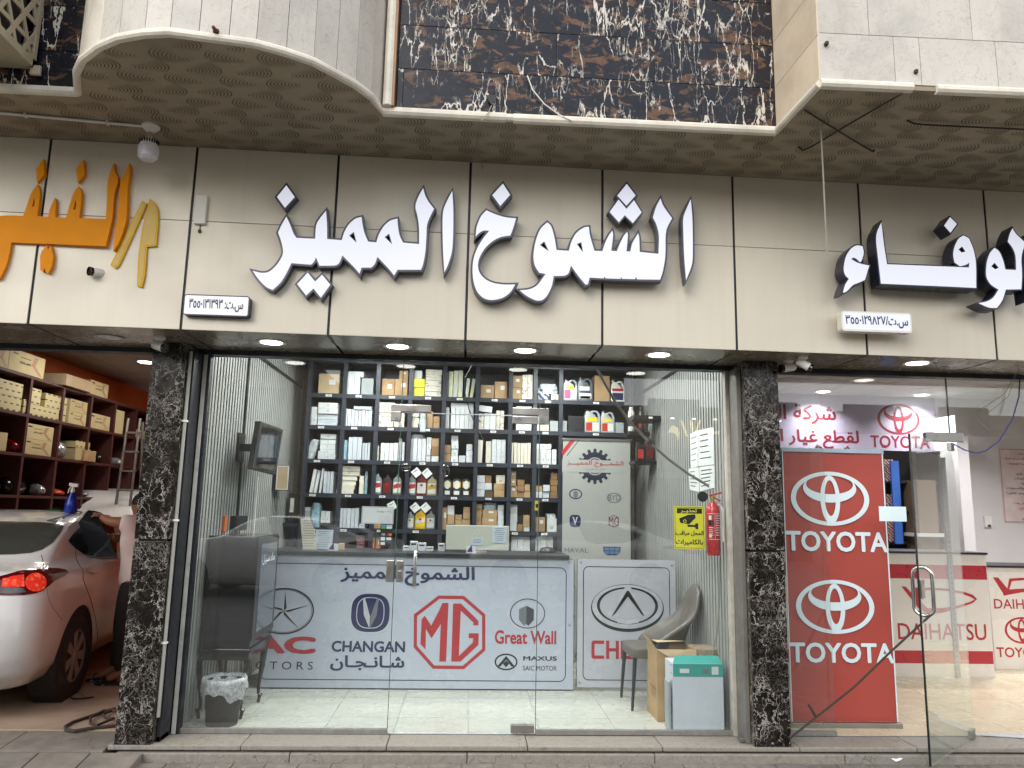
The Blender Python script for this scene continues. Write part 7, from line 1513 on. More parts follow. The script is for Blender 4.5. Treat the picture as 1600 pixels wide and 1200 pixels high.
_b = M_dash.n('TexBrick', {'Vector': _c.outputs[0], 'Scale': 1.0, 'Mortar Size': .03, 'Brick Width': .12, 'Row Height': .075, 'Color1': (*srgb('#2c2a20'), 1), 'Color2': (*srgb('#2c2a20'), 1), 'Mortar': (*srgb('#c4b98a'), 1), 'Mortar Smooth': 0.0})
M_dash.set(M_dash.b, 'Base Color', _b.outputs[0]); M_dash = M_dash.m
M_lampc = basic('straw_carton', '#bcae80', .7, var=.06); M_chev = basic('chevron_print', '#a9846c', .6)
def gbox(x0, x1, yt, row, mat, label, n=1, deep=.38, mark=False, dz=0, zb=None, XF=None):
    XF = XF or XS-.02; org = (0, 540, 6.667)
    A = at(org[0]+x0/6.667, org[1]+yt/6.667, X=XF); B = at(org[0]+x1/6.667, org[1]+yt/6.667+(x1-x0)/6.667*.33, X=XF)
    z0 = (ZSH[row]+.001 if zb is None else zb); z1 = A.z
    for i in range(n):
        a0 = z0+(z1-z0)*i/n; a1 = z0+(z1-z0)*(i+1)/n-.002; mb = MB(); mb.box(XF-deep, XF, A.y, B.y, a0, a1); o = mb.build('carton', mat, bevel=.004)
        tag(o, label if n == 1 else ('lower ' if i == 0 else 'upper ')+label, 'carton', 'cartons on the workshop shelving')
        if mark:
            f = lambda a, b, d: (XF+.0015, a, b); L_ = B.y-A.y; H_ = a1-a0
            mb = MB(); mb.prism([[(A.y+L_*.68, a1-.1*H_), (A.y+L_*.8, a1-.1*H_), (A.y+L_*.72, a0+.5*H_), (A.y+L_*.95, a0+.08*H_), (A.y+L_*.85, a0+.08*H_), (A.y+L_*.62, a0+.5*H_)]], f, 0, True); mb.build('chevron_print', M_chev, o, normals=False)
            mb = MB(); add_text(mb, 'AUTO LAMPS', (A.y+L_*.28, a0+.42*H_, A.y+L_*.6, a0+.53*H_), f, .02); mb.prism([rc(A.y+L_*.08, a0+.78*H_, A.y+L_*.22, a0+.86*H_)], f, 0, True); mb.prism([rc(A.y+L_*.3, a0+.7*H_, A.y+L_*.58, a0+.73*H_)], f, 0, True); mb.build('carton_text', M_black, o, normals=False)
    return A, B, z1
gbox(-120, 105, -30, 0, M_lampc, 'straw coloured lamp carton on top of the shelving at the left picture edge', mark=True)
gbox(112, 478, 15, 0, M_lampc, 'long straw coloured lamp carton on top of the workshop shelving', mark=True)
gbox(700, 965, 290, 0, M_kraft2, 'grey-brown ribbed carton standing out on top of the shelving', deep=.3, XF=XS+.06)
gbox(950, 1135, 350, 0, M_lampc, 'straw carton on top of the shelving behind the ribbed one', mark=True)
gbox(-60, 245, 320, 1, M_dash, 'large carton with black dashes at the left picture edge, second shelf', n=2)
gbox(252, 280, 555, 1, M_dash, 'narrow dash-printed carton beside the first upright')
A, B, z1 = gbox(303, 618, 600, 1, M_dash, 'long dash-printed carton lying on the second shelf')
gbox(335, 435, 435, 1, M_dash, 'small dash-printed carton on the long one, left', zb=z1+.001); gbox(482, 640, 490, 1, M_dash, 'dash-printed carton stacked on the long one, right', zb=z1+.001)
gbox(662, 706, 535, 1, M_dash, 'narrow dash-printed carton behind the second upright')
gbox(738, 915, 548, 1, M_lampc, 'straw lamp carton of the stacked pair in the third bay', n=2, mark=True)
gbox(938, 1150, 692, 1, M_lampc, 'straw lamp carton alone in the fourth bay', mark=True)
gbox(1212, 1300, 662, 1, M_lampc, 'tall straw carton behind the ladder'); gbox(1430, 1530, 870, 1, M_lampc, 'low straw carton at the far end of the second shelf')
gbox(-40, 82, 890, 2, M_lampc, 'straw carton at the left picture edge on the third shelf', mark=False)
gbox(275, 560, 800, 2, M_lampc, 'straw lamp carton of the stacked pair on the third shelf', n=2, mark=True)
A, B, z1 = gbox(792, 940, 1060, 2, M_lampc, 'low straw carton under the dash-printed one, third shelf'); gbox(795, 938, 985, 2, M_dash, 'small dash-printed carton on the third shelf', zb=z1+.001); gbox(890, 1003, 1085, 2, M_kraft, 'small brown carton in front on the third shelf', XF=XS+.02)
gbox(1015, 1075, 690, 1, M_wcart, 'small pale carton on the second shelf behind') if False else None
# spare lamps lying on the shelves
M_hl = basic('headlamp_clear', '#a8aeb2', .12, .5, var=.5, scale=25); M_hld = basic('headlamp_dark', '#17181b', .12, .1, var=.5, scale=20); M_hlr = basic('tail_lamp_red', '#6e1014', .12, var=.4, scale=18); M_hlo = basic('lamp_orange', '#b5441a', .2, var=.3)
def lamp(label, cx, cy, w_, h_, row, m1, m2):
    P = at(cx/6.667, 540+cy/6.667, X=XS-.06); W = w_/6.667*8.5/1187*.9*1.6; H = h_/6.667*11/1187; z0 = ZSH[row]+.001
    t = thing('spare_lamp', label, 'car lamp', (XS-.15, P.y, z0), 'spare car lamps on the shelving'); vs = []; mb = MB()
    for j in range(7):
        v = j/6
        for i in range(16):
            a = 2*math.pi*i/16; r = math.sin(math.pi*min(.98, .1+v*.9))**.5*(1-.2*v); vs.append((XS-.17+.15*r*math.cos(a), P.y+W/2*r*math.sin(a)*(1+.3*math.cos(a*2)), z0+H*v))
    mb.add(vs, [(j*16+i, j*16+(i+1) % 16, (j+1)*16+(i+1) % 16, (j+1)*16+i) for j in range(6) for i in range(16)]+[tuple(range(16))[::-1], tuple(96+i for i in range(16))]); mb.build('lens', m1, t, smooth='all')
    mb = MB(); mb.box(XS-.33, XS-.2, P.y-W*.4, P.y+W*.4, z0, z0+H*.8); mb.build('housing', m2, t, bevel=.02)
lamp('dark red spare tail lamp on the third shelf', 185, 1050, 130, 120, 2, M_hlr, M_hld); lamp('large clear spare headlamp on the third shelf', 660, 1090, 190, 180, 2, M_hl, M_hld); lamp('slim clear spare headlamp beside the large one', 790, 1120, 80, 150, 2, M_hl, M_hld)
lamp('striped dark spare headlamp on the third shelf', 1055, 1120, 110, 120, 2, M_hld, M_hld); lamp('pale spare lamp near the ladder on the third shelf', 1270, 1170, 150, 90, 2, M_hl, M_hld)
lamp('long black spare headlamp on the fourth shelf', 190, 1450, 420, 170, 3, M_hld, M_hld); lamp('pale spare headlamp on the fourth shelf', 455, 1480, 110, 110, 3, M_hl, M_hld); lamp('orange spare lamp on the fourth shelf', 640, 1520, 200, 70, 3, M_hlo, M_hld); lamp('white spare lamp at the left picture edge on the fourth shelf', -20, 1440, 60, 140, 3, M_hl, M_hl)
lamp('grey spare lamp on the fourth shelf near the ladder', 900, 1560, 130, 60, 3, M_hl, M_hld)
# step ladder
t = thing('step_ladder', 'aluminium step ladder leaning by the workshop shelving', 'ladder', (-4.9, 6.4, 0)); M_al = basic('aluminium', '#9a9a97', .35, .7, var=.1)
xa = -5.0; ya = at(201, 650, X=xa).y; 
for sx, nm in ((0, 'rail'), (.0, 'rail')): pass
for (y0, y1) in ((ya, ya-.25), (ya+.5, ya+.9)):
    for dx in (0, .42): mb = MB(); mb.tube([(xa+dx*.4, y0, 2.75), (xa+dx*.55, y1, 0)], .02, 8); mb.build('rail', M_al, t)
for k in range(9): z = .3+k*.28; f = 1-z/2.75; y = ya-.25*f; mb = MB(); mb.box(xa, xa+.2, y-.03, y+.05, z-.012, z+.012); mb.build('rung', M_al, t)
# ------------------------------------------------------------------ cars
M_car = NT('white_car_paint'); _c = M_car.noise(M_car.pos(False), 1.5, 4); M_car.set(M_car.b, 'Base Color', M_car.ramp(_c, [(.3, (.62, .6, .58)), (.7, (.7, .69, .67))])); M_car.b.inputs['Roughness'].default_value = .3; M_car.b.inputs['Coat Weight'].default_value = .8; M_car.b.inputs['Coat Roughness'].default_value = .06
_g = M_car.n('SeparateXYZ', {0: M_car.n('NewGeometry').outputs['Position']}).outputs[2]
_d = M_car.math('MULTIPLY', M_car.ramp(_g, [(.2, 1), (.55, 0)]), M_car.ramp(M_car.noise(M_car.pos(False), 5, 8, .7), [(.35, .2), (.7, .85)]))
M_car.set(M_car.b, 'Base Color', M_car.mix(_d, M_car.ramp(_c, [(.3, (.62, .6, .58)), (.7, (.7, .69, .67))]), (.3, .25, .2))); M_car = M_car.m
M_cglass = basic('car_glass', '#101314', .05, var=.2, spec=.8); M_cglassr = basic('dusty_rear_glass', '#3f423c', .1, var=.15, scale=3, spec=.8)
M_tyre = basic('tyre', '#1b1a1a', .85, var=.15, dirt=.3, dcol=(.1, .09, .08)); M_rim = basic('wheel_cover', '#8d8a84', .45, .2, var=.1, dirt=.4, dcol=(.2, .15, .1))
M_tl = basic('tail_lamp_dark_red', '#5a0a10', .08, var=.2); M_tlr = emit('tail_lamp_glow', (1, .09, .03), .38, (.6, .03, .02)); _t = M_tlr.node_tree; _v = _t.nodes.new('ShaderNodeTexVoronoi'); _v.inputs['Scale'].default_value = 32; _tg = _t.nodes.new('ShaderNodeNewGeometry'); _t.links.new(_tg.outputs['Position'], _v.inputs['Vector']); _rr = _t.nodes.new('ShaderNodeValToRGB'); _rr.color_ramp.elements[0].color = (1, .28, .08, 1); _rr.color_ramp.elements[1].color = (.45, .015, .01, 1); _rr.color_ramp.elements[1].position = .6; _t.links.new(_v.outputs[0], _rr.inputs[0]); _t.links.new(_rr.outputs[0], _t.nodes['Principled BSDF'].inputs['Emission Color']); M_tlc = basic('tail_lamp_clear', '#5b5a5c', .1, var=.3, scale=20)
LV = [(.20, .30, 4.30, .70, .30), (.24, .17, 4.42, .80, .34), (.34, .07, 4.48, .862, .40), (.45, .02, 4.52, .88, .42), (.60, .0, 4.53, .888, .44), (.73, .01, 4.5, .888, .46), (.86, .03, 4.36, .884, .5), (.94, .06, 4.0, .868, .5), (1.0, .085, 3.7, .835, .5), (1.03, .13, 3.45, .80, .45),
      (1.055, .36, 3.3, .765, .34), (1.08, .52, 3.2, .742, .27), (1.16, .7, 3.08, .712, .24), (1.26, .93, 2.93, .67, .24), (1.35, 1.17, 2.77, .62, .26), (1.405, 1.42, 2.6, .56, .3), (1.435, 1.66, 2.42, .46, .3), (1.448, 1.9, 2.2, .26, .15)]
def contour(yr, yf, W, r, n=10):
    """closed plan contour, x right, y forward"""
    P = []; r = min(r, W*.95)
    def corner(cx, cy, a0, rx, ry):
        for k in range(n+1):
            a = a0+math.pi/2*k/n; c_, s_ = math.cos(a), math.sin(a); e = 2/2.4
            P.append((cx+rx*math.copysign(abs(c_)**e, c_), cy+ry*math.copysign(abs(s_)**e, s_)))
    corner(W-r, yr+r*.7, -math.pi/2, r, r*.7)
    m = 12
    for k in range(1, m): P.append((W, yr+r*.7+(yf-yr-r*1.4)*k/m))
    corner(W-r, yf-r*.7, 0, r, r*.7)
    for k in range(1, 4): P.append((W-r-(2*(W-r))*k/4, yf))
    corner(-W+r, yf-r*.7, math.pi/2, r, r*.7)
    for k in range(1, m): P.append((-W, yf-r*.7-(yf-yr-r*1.4)*k/m))
    corner(-W+r, yr+r*.7, math.pi, r, r*.7)
    for k in range(1, 4): P.append((-W+r+(2*(W-r))*k/4, yr))
    return P
def car_body():
    # densify levels with smooth interpolation
    zs = [l[0] for l in LV]; out = []
    for i in range(len(LV)-1):
        for k in range(3 if 0 < i else 2):
            f = k/3; a, b = LV[i], LV[i+1]; p0 = LV[max(0, i-1)]; p3 = LV[min(len(LV)-1, i+2)]
            out.append([a[j]+(b[j]-a[j])*f for j in range(5)])
    out.append(list(LV[-1])); R_ = [contour(l[1], l[2], l[3], l[4]) for l in out]; n = len(R_[0])
    vs = [(x, y, l[0]) for l, c_ in zip(out, R_) for x, y in c_]
    fs = [(j*n+i, j*n+(i+1) % n, (j+1)*n+(i+1) % n, (j+1)*n+i) for j in range(len(out)-1) for i in range(n)]
    fs += [tuple(range(n))[::-1], tuple((len(out)-1)*n+i for i in range(n))]
    return vs, fs
HEAD = math.radians(6.5); CO = Vector((-3.862, -.123, 0)); CMAT = Matrix.Translation(CO) @ Matrix.Rotation(HEAD, 4, 'Z')
car = thing('parked_car', 'white sedan backed toward the street with lit red tail lamp inside the workshop', 'car', CO)
vs, fs = car_body()
mb = MB(); mb.add([CMAT@Vector(v) for v in vs], fs)
bm = bmesh.new(); [bm.verts.new(v) for v in mb.v]; bm.verts.ensure_lookup_table(); [bm.faces.new([bm.verts[i] for i in f]) for f in mb.f]
bmesh.ops.recalc_face_normals(bm, faces=bm.faces); bvh = BVHTree.FromBMesh(bm); bm.free()
body = mb.build('body', M_car, car, smooth='all')
cut = MB()
for sx in (1, -1):
    for y in (.99, 3.66): cut.lathe([(0, 0), (.375, 0), (.375, .3), (0, .3)], CMAT@Vector((sx*.68, y, .335)), 36, (CMAT.to_3x3()@Vector((sx, 0, 0))))
co = cut.build('arch_cutter', M_black); bmod = body.modifiers.new('arch', 'BOOLEAN'); bmod.operation = 'DIFFERENCE'; bmod.object = co; bmod.solver = 'EXACT'
bpy.context.view_layer.update(); dg = bpy.context.evaluated_depsgraph_get(); me = bpy.data.meshes.new_from_object(body.evaluated_get(dg)); body.modifiers.clear(); body.data = me
bpy.data.objects.remove(co)
for p in me.polygons: p.use_smooth = True
try: me.set_sharp_from_angle(angle=math.radians(40))
except Exception: pass
def mirror_world(v): l = CMAT.inverted()@v; l.x = -l.x; return CMAT@l
def patch(name, pts, off, mat, parent, mirror=True, cuts=3, keep=None):
    bm = bmesh.new(); vv = [bm.verts.new((x, y, 0)) for x, y in pts]; bm.faces.new(vv); bmesh.ops.triangulate(bm, faces=bm.faces)
    for _ in range(cuts):
        le = [e for e in bm.edges if e.calc_length() > 5]
        if not le: break
        bmesh.ops.subdivide_edges(bm, edges=le, cuts=1); bmesh.ops.triangulate(bm, faces=[f for f in bm.faces if len(f.verts) > 3])
    bm.verts.index_update(); P = {}
    for v in bm.verts:
        h, nrm, _, _ = bvh.ray_cast(CAM, ray(v.co.x, v.co.y).normalized(), 30)
        if h is not None:
            if nrm.dot(ray(v.co.x, v.co.y)) > 0: nrm = -nrm
            P[v.index] = h+nrm*off
    fs_ = [[v.index for v in f.verts] for f in bm.faces if all(v.index in P for v in f.verts) and max((P[a.index]-P[b.index]).length for a in f.verts for b in f.verts) < .4]; bm.free()
    if not fs_: print('patch missed', name); return None
    idx = sorted(P); mp = {k: i for i, k in enumerate(idx)}; o = None
    for mir in ((False, True) if mirror else (False,)):
        mb = MB(); mb.add([mirror_world(P[k]) if mir else P[k] for k in idx], [tuple(mp[i] for i in (reversed(f) if mir else f)) for f in fs_]); o = o or mb.build(name, mat, parent, smooth='all', normals=False)
        if mir: mb.build(name, mat, parent, smooth='all', normals=False)
    return o
def seam(name, pts, r=.003, mat=None, parent=None, mirror=True):
    dens = []
    for (a, b) in zip(pts[:-1], pts[1:]):
        for k in range(4): dens.append((a[0]+(b[0]-a[0])*k/4, a[1]+(b[1]-a[1])*k/4))
    dens.append(pts[-1]); P = []
    for x, y in dens:
        h, nrm, _, _ = bvh.ray_cast(CAM, ray(x, y).normalized(), 30)
        if h is not None: P.append(h)
    if len(P) < 3: print('seam missed', name); return
    mb = MB(); mb.tube(P, r, 5); mb.build(name, mat or M_black, parent or car, smooth=True)
    if mirror: mb = MB(); mb.tube([mirror_world(p) for p in P], r, 5); mb.build(name, mat or M_black, parent or car, smooth=True)
T_ = (0, 720, 5.0); U_ = (0, 760, 3.53)
patch('rear_window', zz([(-260, 195), (0, 195), (200, 197), (310, 205), (352, 222), (330, 260), (290, 310), (230, 350), (170, 368), (80, 376), (0, 378), (-260, 372)], *U_), .004, M_cglassr, car, mirror=False, cuts=4)
patch('side_window', zz([(375, 300), (400, 265), (440, 225), (480, 160), (530, 150), (600, 160), (620, 200), (640, 300), (645, 392), (560, 395), (490, 388), (450, 365), (415, 340)], *U_), .004, M_cglass, car)
patch('window_trim', zz([(378, 310), (415, 345), (450, 369), (490, 392), (560, 399), (650, 397), (650, 392), (560, 394), (490, 387), (450, 364), (415, 340), (376, 303)], *U_), .006, M_chrome, car, cuts=2)
tlp = patch('tail_lamp', zz([(-40, 512), (0, 497), (30, 490), (100, 470), (180, 457), (250, 451), (320, 453), (362, 462), (378, 478), (350, 495), (300, 520), (265, 550), (230, 578), (190, 592), (130, 600), (60, 602), (-40, 600)], *U_), .006, M_tl, car)
if tlp:
    patch('glowing_lens', zz([(15, 512), (60, 500), (130, 490), (133, 555), (80, 556), (8, 556)], *U_), .009, M_tlr, tlp, mirror=False, cuts=2)
    patch('glowing_lens', zz(ellipse(193, 532, 58, 50, 20), *U_), .010, M_tlr, tlp, mirror=False, cuts=2)
    patch('clear_lens', zz([(0, 560), (80, 558), (125, 562), (140, 585), (60, 594), (0, 592)], *U_), .009, M_tlc, tlp, mirror=False, cuts=2)
patch('trunk_lamp', zz([(-120, 520), (-10, 498), (-14, 560), (-120, 560)], *U_), .007, M_tl, car, mirror=False, cuts=2)
seam('door_seam', zz([(412, 300), (415, 345), (420, 400), (440, 440), (458, 465), (458, 510), (480, 570), (505, 640), (525, 720), (535, 790), (538, 850)], *U_), .0028)
seam('panel_seam', zz([(228, 378), (236, 410), (242, 440), (246, 452)], *U_), .0025)
seam('bumper_seam', zz([(345, 740), (300, 680), (275, 640), (262, 600), (262, 565)], *U_), .002, basic('fine_seam', '#4d453f', .6))
patch('door_handle', zz([(470, 455), (485, 448), (515, 450), (535, 462), (530, 478), (505, 482), (478, 475)], *U_), .018, M_car, car, cuts=1)
patch('sill_trim', zz([(540, 865), (625, 830), (640, 850), (490, 930), (500, 900)], *U_), .01, M_car, car, cuts=1)
patch('lower_grille', zz([(-300, 1010), (-60, 1010), (-60, 1035), (-300, 1035)], *U_), .004, M_black, car, mirror=False, cuts=2)
def wheel(y, sx):
    c = CMAT@Vector((sx*.885, y, .318)); ax = CMAT.to_3x3()@Vector((sx, 0, 0))
    t = MB().lathe([(.2, -.2), (.29, -.205), (.312, -.19), (.318, -.15), (.318, -.05), (.312, -.012), (.29, .0), (.235, .004), (.2, -.012)], c, 40, ax).build('wheel', M_tyre, car, smooth=True)
    MB().lathe([(.205, -.02), (.212, -.004), (.2, .0), (.19, -.02), (.16, -.06), (0, -.06)], c, 36, ax).build('rim', basic('rim_shadowed', '#3a3633', .6), t, smooth=True)
    a_ = ax.orthogonal().normalized(); b_ = ax.cross(a_); mb = MB()
    for k in range(7):
        an = 2*math.pi*k/7; d = a_*math.cos(an)+b_*math.sin(an); n2 = ax.cross(d)
        P = [c+d*.03+n2*.022, c+d*.03-n2*.022, c+d*.196-n2*.042, c+d*.2, c+d*.196+n2*.042]
        mb.add([p-ax*.006 for p in P]+[p-ax*.03 for p in P], [(0, 1, 2, 3, 4), (9, 8, 7, 6, 5)]+[(i, (i+1) % 5, 5+(i+1) % 5, 5+i) for i in range(5)])
    mb.lathe([(.185, -.012), (.205, -.003), (.205, -.02)], c, 36, ax); mb.build('wheel_cover', M_rim, t, smooth=True)
    MB().lathe([(.045, -.02), (.045, -.001), (.03, .004), (0, .004)], c, 20, ax).build('hub_cap', M_rim, t, smooth=True)
    lc = CMAT@Vector((sx*.675, y, .335)); mb = MB(); mb.lathe([(0, 0), (.372, 0), (.374, .2)], lc, 32, ax); mb.build('arch_liner', M_rubber, car)
for y in (.99, 3.66):
    for sx in (1, -1): wheel(y, sx)
def copy_tree(o, loc, rz, scale=1, label=None, group=None, parent=None):
    c = o.copy(); COL.objects.link(c); c.parent = parent
    if parent is None: c.location = loc; c.rotation_euler = (0, 0, rz); c.scale = scale if isinstance(scale, tuple) else (scale,)*3
    if label: c['label'] = label
    if group: c['group'] = group
    for ch in [x for x in bpy.data.objects if x.parent == o and x is not c]:
        copy_tree(ch, None, 0, parent=c)
    return c
car2 = copy_tree(car, Vector((at(143, 790, Y=5.6).x, 4.75, 0)), 0.02, (1.2, 1, 1.2), 'second white vehicle deeper in the workshop showing only its smooth white roof')
for _o in [o for o in bpy.data.objects if o.parent == car2 and o.name.startswith(('rear_window', 'film'))]: bpy.data.objects.remove(_o)
# black film and things on the first car's roof
M_film2 = basic('tint_film', '#0b0b0d', .12, var=.1)
h, _, _, _ = bvh.ray_cast(CAM, ray(110, 801).normalized(), 30)
h = h or Vector((-3.3, .8, 1.45)); rz = h.z
def roofpt(px, py):
    q, nrm, _, _ = bvh.ray_cast(CAM, ray(px, py).normalized(), 30)
    return q+Vector((0, 0, .006)) if q is not None else at(px, py, Y=h.y+.25)
P = [roofpt(*p) for p in zz([(358, 470), (520, 428), (600, 400), (640, 392), (575, 470), (540, 525), (470, 505)], *T_)]
mb = MB(); mb.add(P, [tuple(range(len(P)))]); tag(mb.build('film_sheet', M_film2, normals=False), 'black window film offcut lying on the sedan roof edge', 'film')
xs_ = at(130, 830, Y=1.4).x
Yf_ = 1.42; mb = MB(); mb.prism([PL([(575, 548), (620, 470), (690, 385), (735, 390), (790, 405), (820, 425), (790, 470), (785, 500), (850, 590), (905, 755), (700, 752), (640, 690)], T_, Yf_)], FY(Yf_), .002)
tag(mb.build('film_sheet', M_film2), 'large black window film sheet held against the rear side window', 'film')
mb = MB(); mb.tube([at(545/5, 720+530/5, Y=Yf_-.02), at(600/5, 720+468/5, Y=Yf_-.02), at(685/5, 720+375/5, Y=Yf_-.02)], .006, 8); tag(mb.build('film_edge_strip', M_white), 'thin white strip along the slanted edge of the window film', 'strip')
t = thing('spray_bottle', 'blue spray bottle with a white trigger standing on the sedan roof', 'spray bottle', h); r0 = .047*1.15
M_bluep = basic('blue_plastic', '#15309a', .25, var=.03)
zt_ = at(110, 768, Y=h.y).z-h.z; MB().lathe([(r0*.9, .0), (r0, .01), (r0, zt_*.35), (r0*.85, zt_*.6), (r0*.4, zt_*.88), (r0*.3, zt_), (0, zt_)], h, 24).build('bottle', M_bluep, t, smooth=True)
h2 = h+Vector((0, 0, zt_)); mb = MB(); mb.lathe([(.018, -.01), (.018, .02), (.012, .028), (.012, .05), (0, .05)], h2, 14); mb.obox(h2+Vector((.005, 0, .06)), (1, 0, -.15), (0, 1, 0), (.15, 0, 1), .04, .012, .014); mb.tube([h2+Vector((-.015, 0, .05)), h2+Vector((-.035, 0, .02)), h2+Vector((-.04, 0, -.015))], .006, 8); mb.build('trigger_head', M_wplastic, t, bevel=.002)
q = at(90, 799, Y=h.y+.1); mb = MB(); mb.box(q.x-.08, q.x+.06, h.y+.05, h.y+.12, h.z, h.z+.02); tag(mb.build('green_cloth', basic('green_cloth', '#2c5a3c', .9), bevel=.006), 'folded green cloth behind the spray bottle on the sedan roof', 'cloth')
# ------------------------------------------------------------------ person
def skin_mesh(name, joints, edges, mat, parent, sub=2):
    me = bpy.data.meshes.new(name); base = base_loc(parent); me.from_pydata([tuple(Vector(j[0])-base) for j in joints], edges, [])
    o = bpy.data.objects.new(name, me); COL.objects.link(o); o.parent = parent; o.location = (0, 0, 0)
    bpy.context.view_layer.update()
    md = o.modifiers.new('skin', 'SKIN'); md.use_smooth_shade = True
    if not me.skin_vertices: bpy.context.view_layer.objects.active = o; 
    for v, j in zip(me.skin_vertices[0].data, joints): v.radius = j[1] if isinstance(j[1], tuple) else (j[1], j[1])
    me.skin_vertices[0].data[0].use_root = True
    s_ = o.modifiers.new('sub', 'SUBSURF'); s_.levels = sub; s_.render_levels = sub; me.materials.append(mat); reg(o, base)
    return o
PX, PY_ = -2.9, 1.52
M_skin = basic('skin', '#8a5a3f', .55, var=.06); M_shirt = basic('pale_shirt', '#cdbcb6', .85, var=.06, scale=8, bump=.2, bscale=30); M_trs = basic('dark_trousers', '#1c1816', .85, var=.15); M_hair = basic('black_hair', '#0d0b0a', .7, var=.2, bump=.5, bscale=120)
pe = thing('person', 'person in pale t-shirt and dark trousers reaching toward the car window beside the pillar', 'person', (PX, PY_, 0))
def W3(px, py, Y): return at(px, py, Y=Y)
Ns = Vector((PX-.05, PY_-.19, 1.36)); Fs = Vector((PX-.05, PY_+.19, 1.36))
el = W3(172, 815, PY_-.22); ha = W3(157, 806, PY_-.18); el2 = W3(186, 842, PY_+.1); ha2 = W3(172, 838, PY_-.02)
J = [((PX, PY_, .9), .13), ((PX-.01, PY_, 1.08), .12), ((PX-.03, PY_, 1.26), .13), ((PX+.0, PY_, 1.38), .06), ((PX-.02, PY_, 1.43), .055), ((PX-.04, PY_, 1.51), (.08, .09)), ((PX-.04, PY_, 1.575), .065),
     (Ns, .06), (el, .045), (ha, .03), (Fs, .06), (el2, .045), (ha2, .03),
     ((PX, PY_-.1, .8), .09), ((PX-.03, PY_-.12, .48), .065), ((PX, PY_-.12, .1), .042), ((PX-.13, PY_-.13, .04), .035), ((PX, PY_+.1, .8), .09), ((PX-.08, PY_+.1, .48), .065), ((PX-.12, PY_+.02, .1), .042), ((PX-.26, PY_-.0, .04), .035)]
E_s = [(0, 1), (1, 2), (2, 3), (3, 4), (4, 5), (5, 6), (2, 7), (7, 8), (8, 9), (2, 10), (10, 11), (11, 12), (0, 13), (13, 14), (14, 15), (15, 16), (0, 17), (17, 18), (18, 19), (19, 20)]
skin_mesh('body', J, E_s, M_skin, pe)
mid_ = Ns.lerp(el, .55); mid2 = Fs.lerp(el2, .6)
skin_mesh('shirt', [((PX+.0, PY_, .76), (.165, .185)), ((PX+.0, PY_, .9), (.16, .18)), ((PX, PY_, 1.08), (.15, .175)), ((PX-.03, PY_, 1.28), (.15, .18)), ((PX-.0, PY_, 1.37), .085), (Ns, .085), (mid_, .075), (Fs, .085), (mid2, .075)], [(0, 1), (1, 2), (2, 3), (3, 4), (3, 5), (5, 6), (3, 7), (7, 8)], M_shirt, pe)
skin_mesh('trousers', [((PX, PY_, .93), (.1, .11)), ((PX, PY_, .86), (.135, .15)), ((PX, PY_-.1, .78), .115), ((PX-.03, PY_-.12, .48), .09), ((PX, PY_-.12, .1), .075), ((PX, PY_+.1, .78), .115), ((PX-.08, PY_+.1, .48), .09), ((PX-.12, PY_+.02, .1), .075)], [(0, 1), (1, 2), (2, 3), (3, 4), (1, 5), (5, 6), (6, 7)], M_trs, pe)
for (fx_, fy_) in ((PX-.07, PY_-.13), (PX-.2, PY_-.0)):
    mb = MB(); mb.prism([[(fx_+.1, fy_-.04), (fx_+.1, fy_+.04), (fx_-.08, fy_+.055), (fx_-.14, fy_+.02), (fx_-.14, fy_-.03), (fx_-.08, fy_-.05)]], lambda x, y, d: (x, y, .02-d), .018); mb.tube([(fx_-.07, fy_-.055, .02), (fx_-.07, fy_-.04, .06), (fx_-.07, fy_+.04, .06), (fx_-.07, fy_+.055, .02)], .008, 6); mb.build('sandal', M_rubber, pe, bevel=.003)
hc = Vector((PX-.03, PY_, 1.535)); mb = MB(); vs = []
for j in range(7):
    ph = math.pi*.55*j/6
    for i in range(16): a = 2*math.pi*i/16; vs.append(hc+Vector((.022, 0, 0))+Vector((.1*math.sin(ph)*math.cos(a), .088*math.sin(ph)*math.sin(a), .1*math.cos(ph))))
mb.add(vs, [(j*16+i, j*16+(i+1) % 16, (j+1)*16+(i+1) % 16, (j+1)*16+i) for j in range(6) for i in range(16)]); mb.build('hair', M_hair, pe, smooth='all')
for (hh, ax_) in ((ha, Vector((-1, .1, .1))), (ha2, Vector((-1, -.2, .0)))):
    for k in range(4):
        s_ = Vector((0, .016*(k-1.5), .004*k)); skin_mesh('finger', [(hh+s_, .011), (hh+s_+ax_*.045, .009), (hh+s_+ax_*(.07+.006*(k % 3))+Vector((0, 0, -.02)), .008)], [(0, 1), (1, 2)], M_skin, pe, 1)
    skin_mesh('thumb', [(hh+Vector((.01, -.02, .0)), .012), (hh+Vector((-.02, -.04, .02)), .010), (hh+Vector((-.05, -.035, .02)), .009)], [(0, 1), (1, 2)], M_skin, pe, 1)
mb = MB(); mb.obox(ha2+Vector((-.06, -.02, .015)), (1, 0, -.5), (0, 1, 0), (.5, 0, 1), .06, .04, .006); tag(mb.build('scraper', M_silver, bevel=.002), 'small pale scraper held in the lower hand of the person', 'tool')
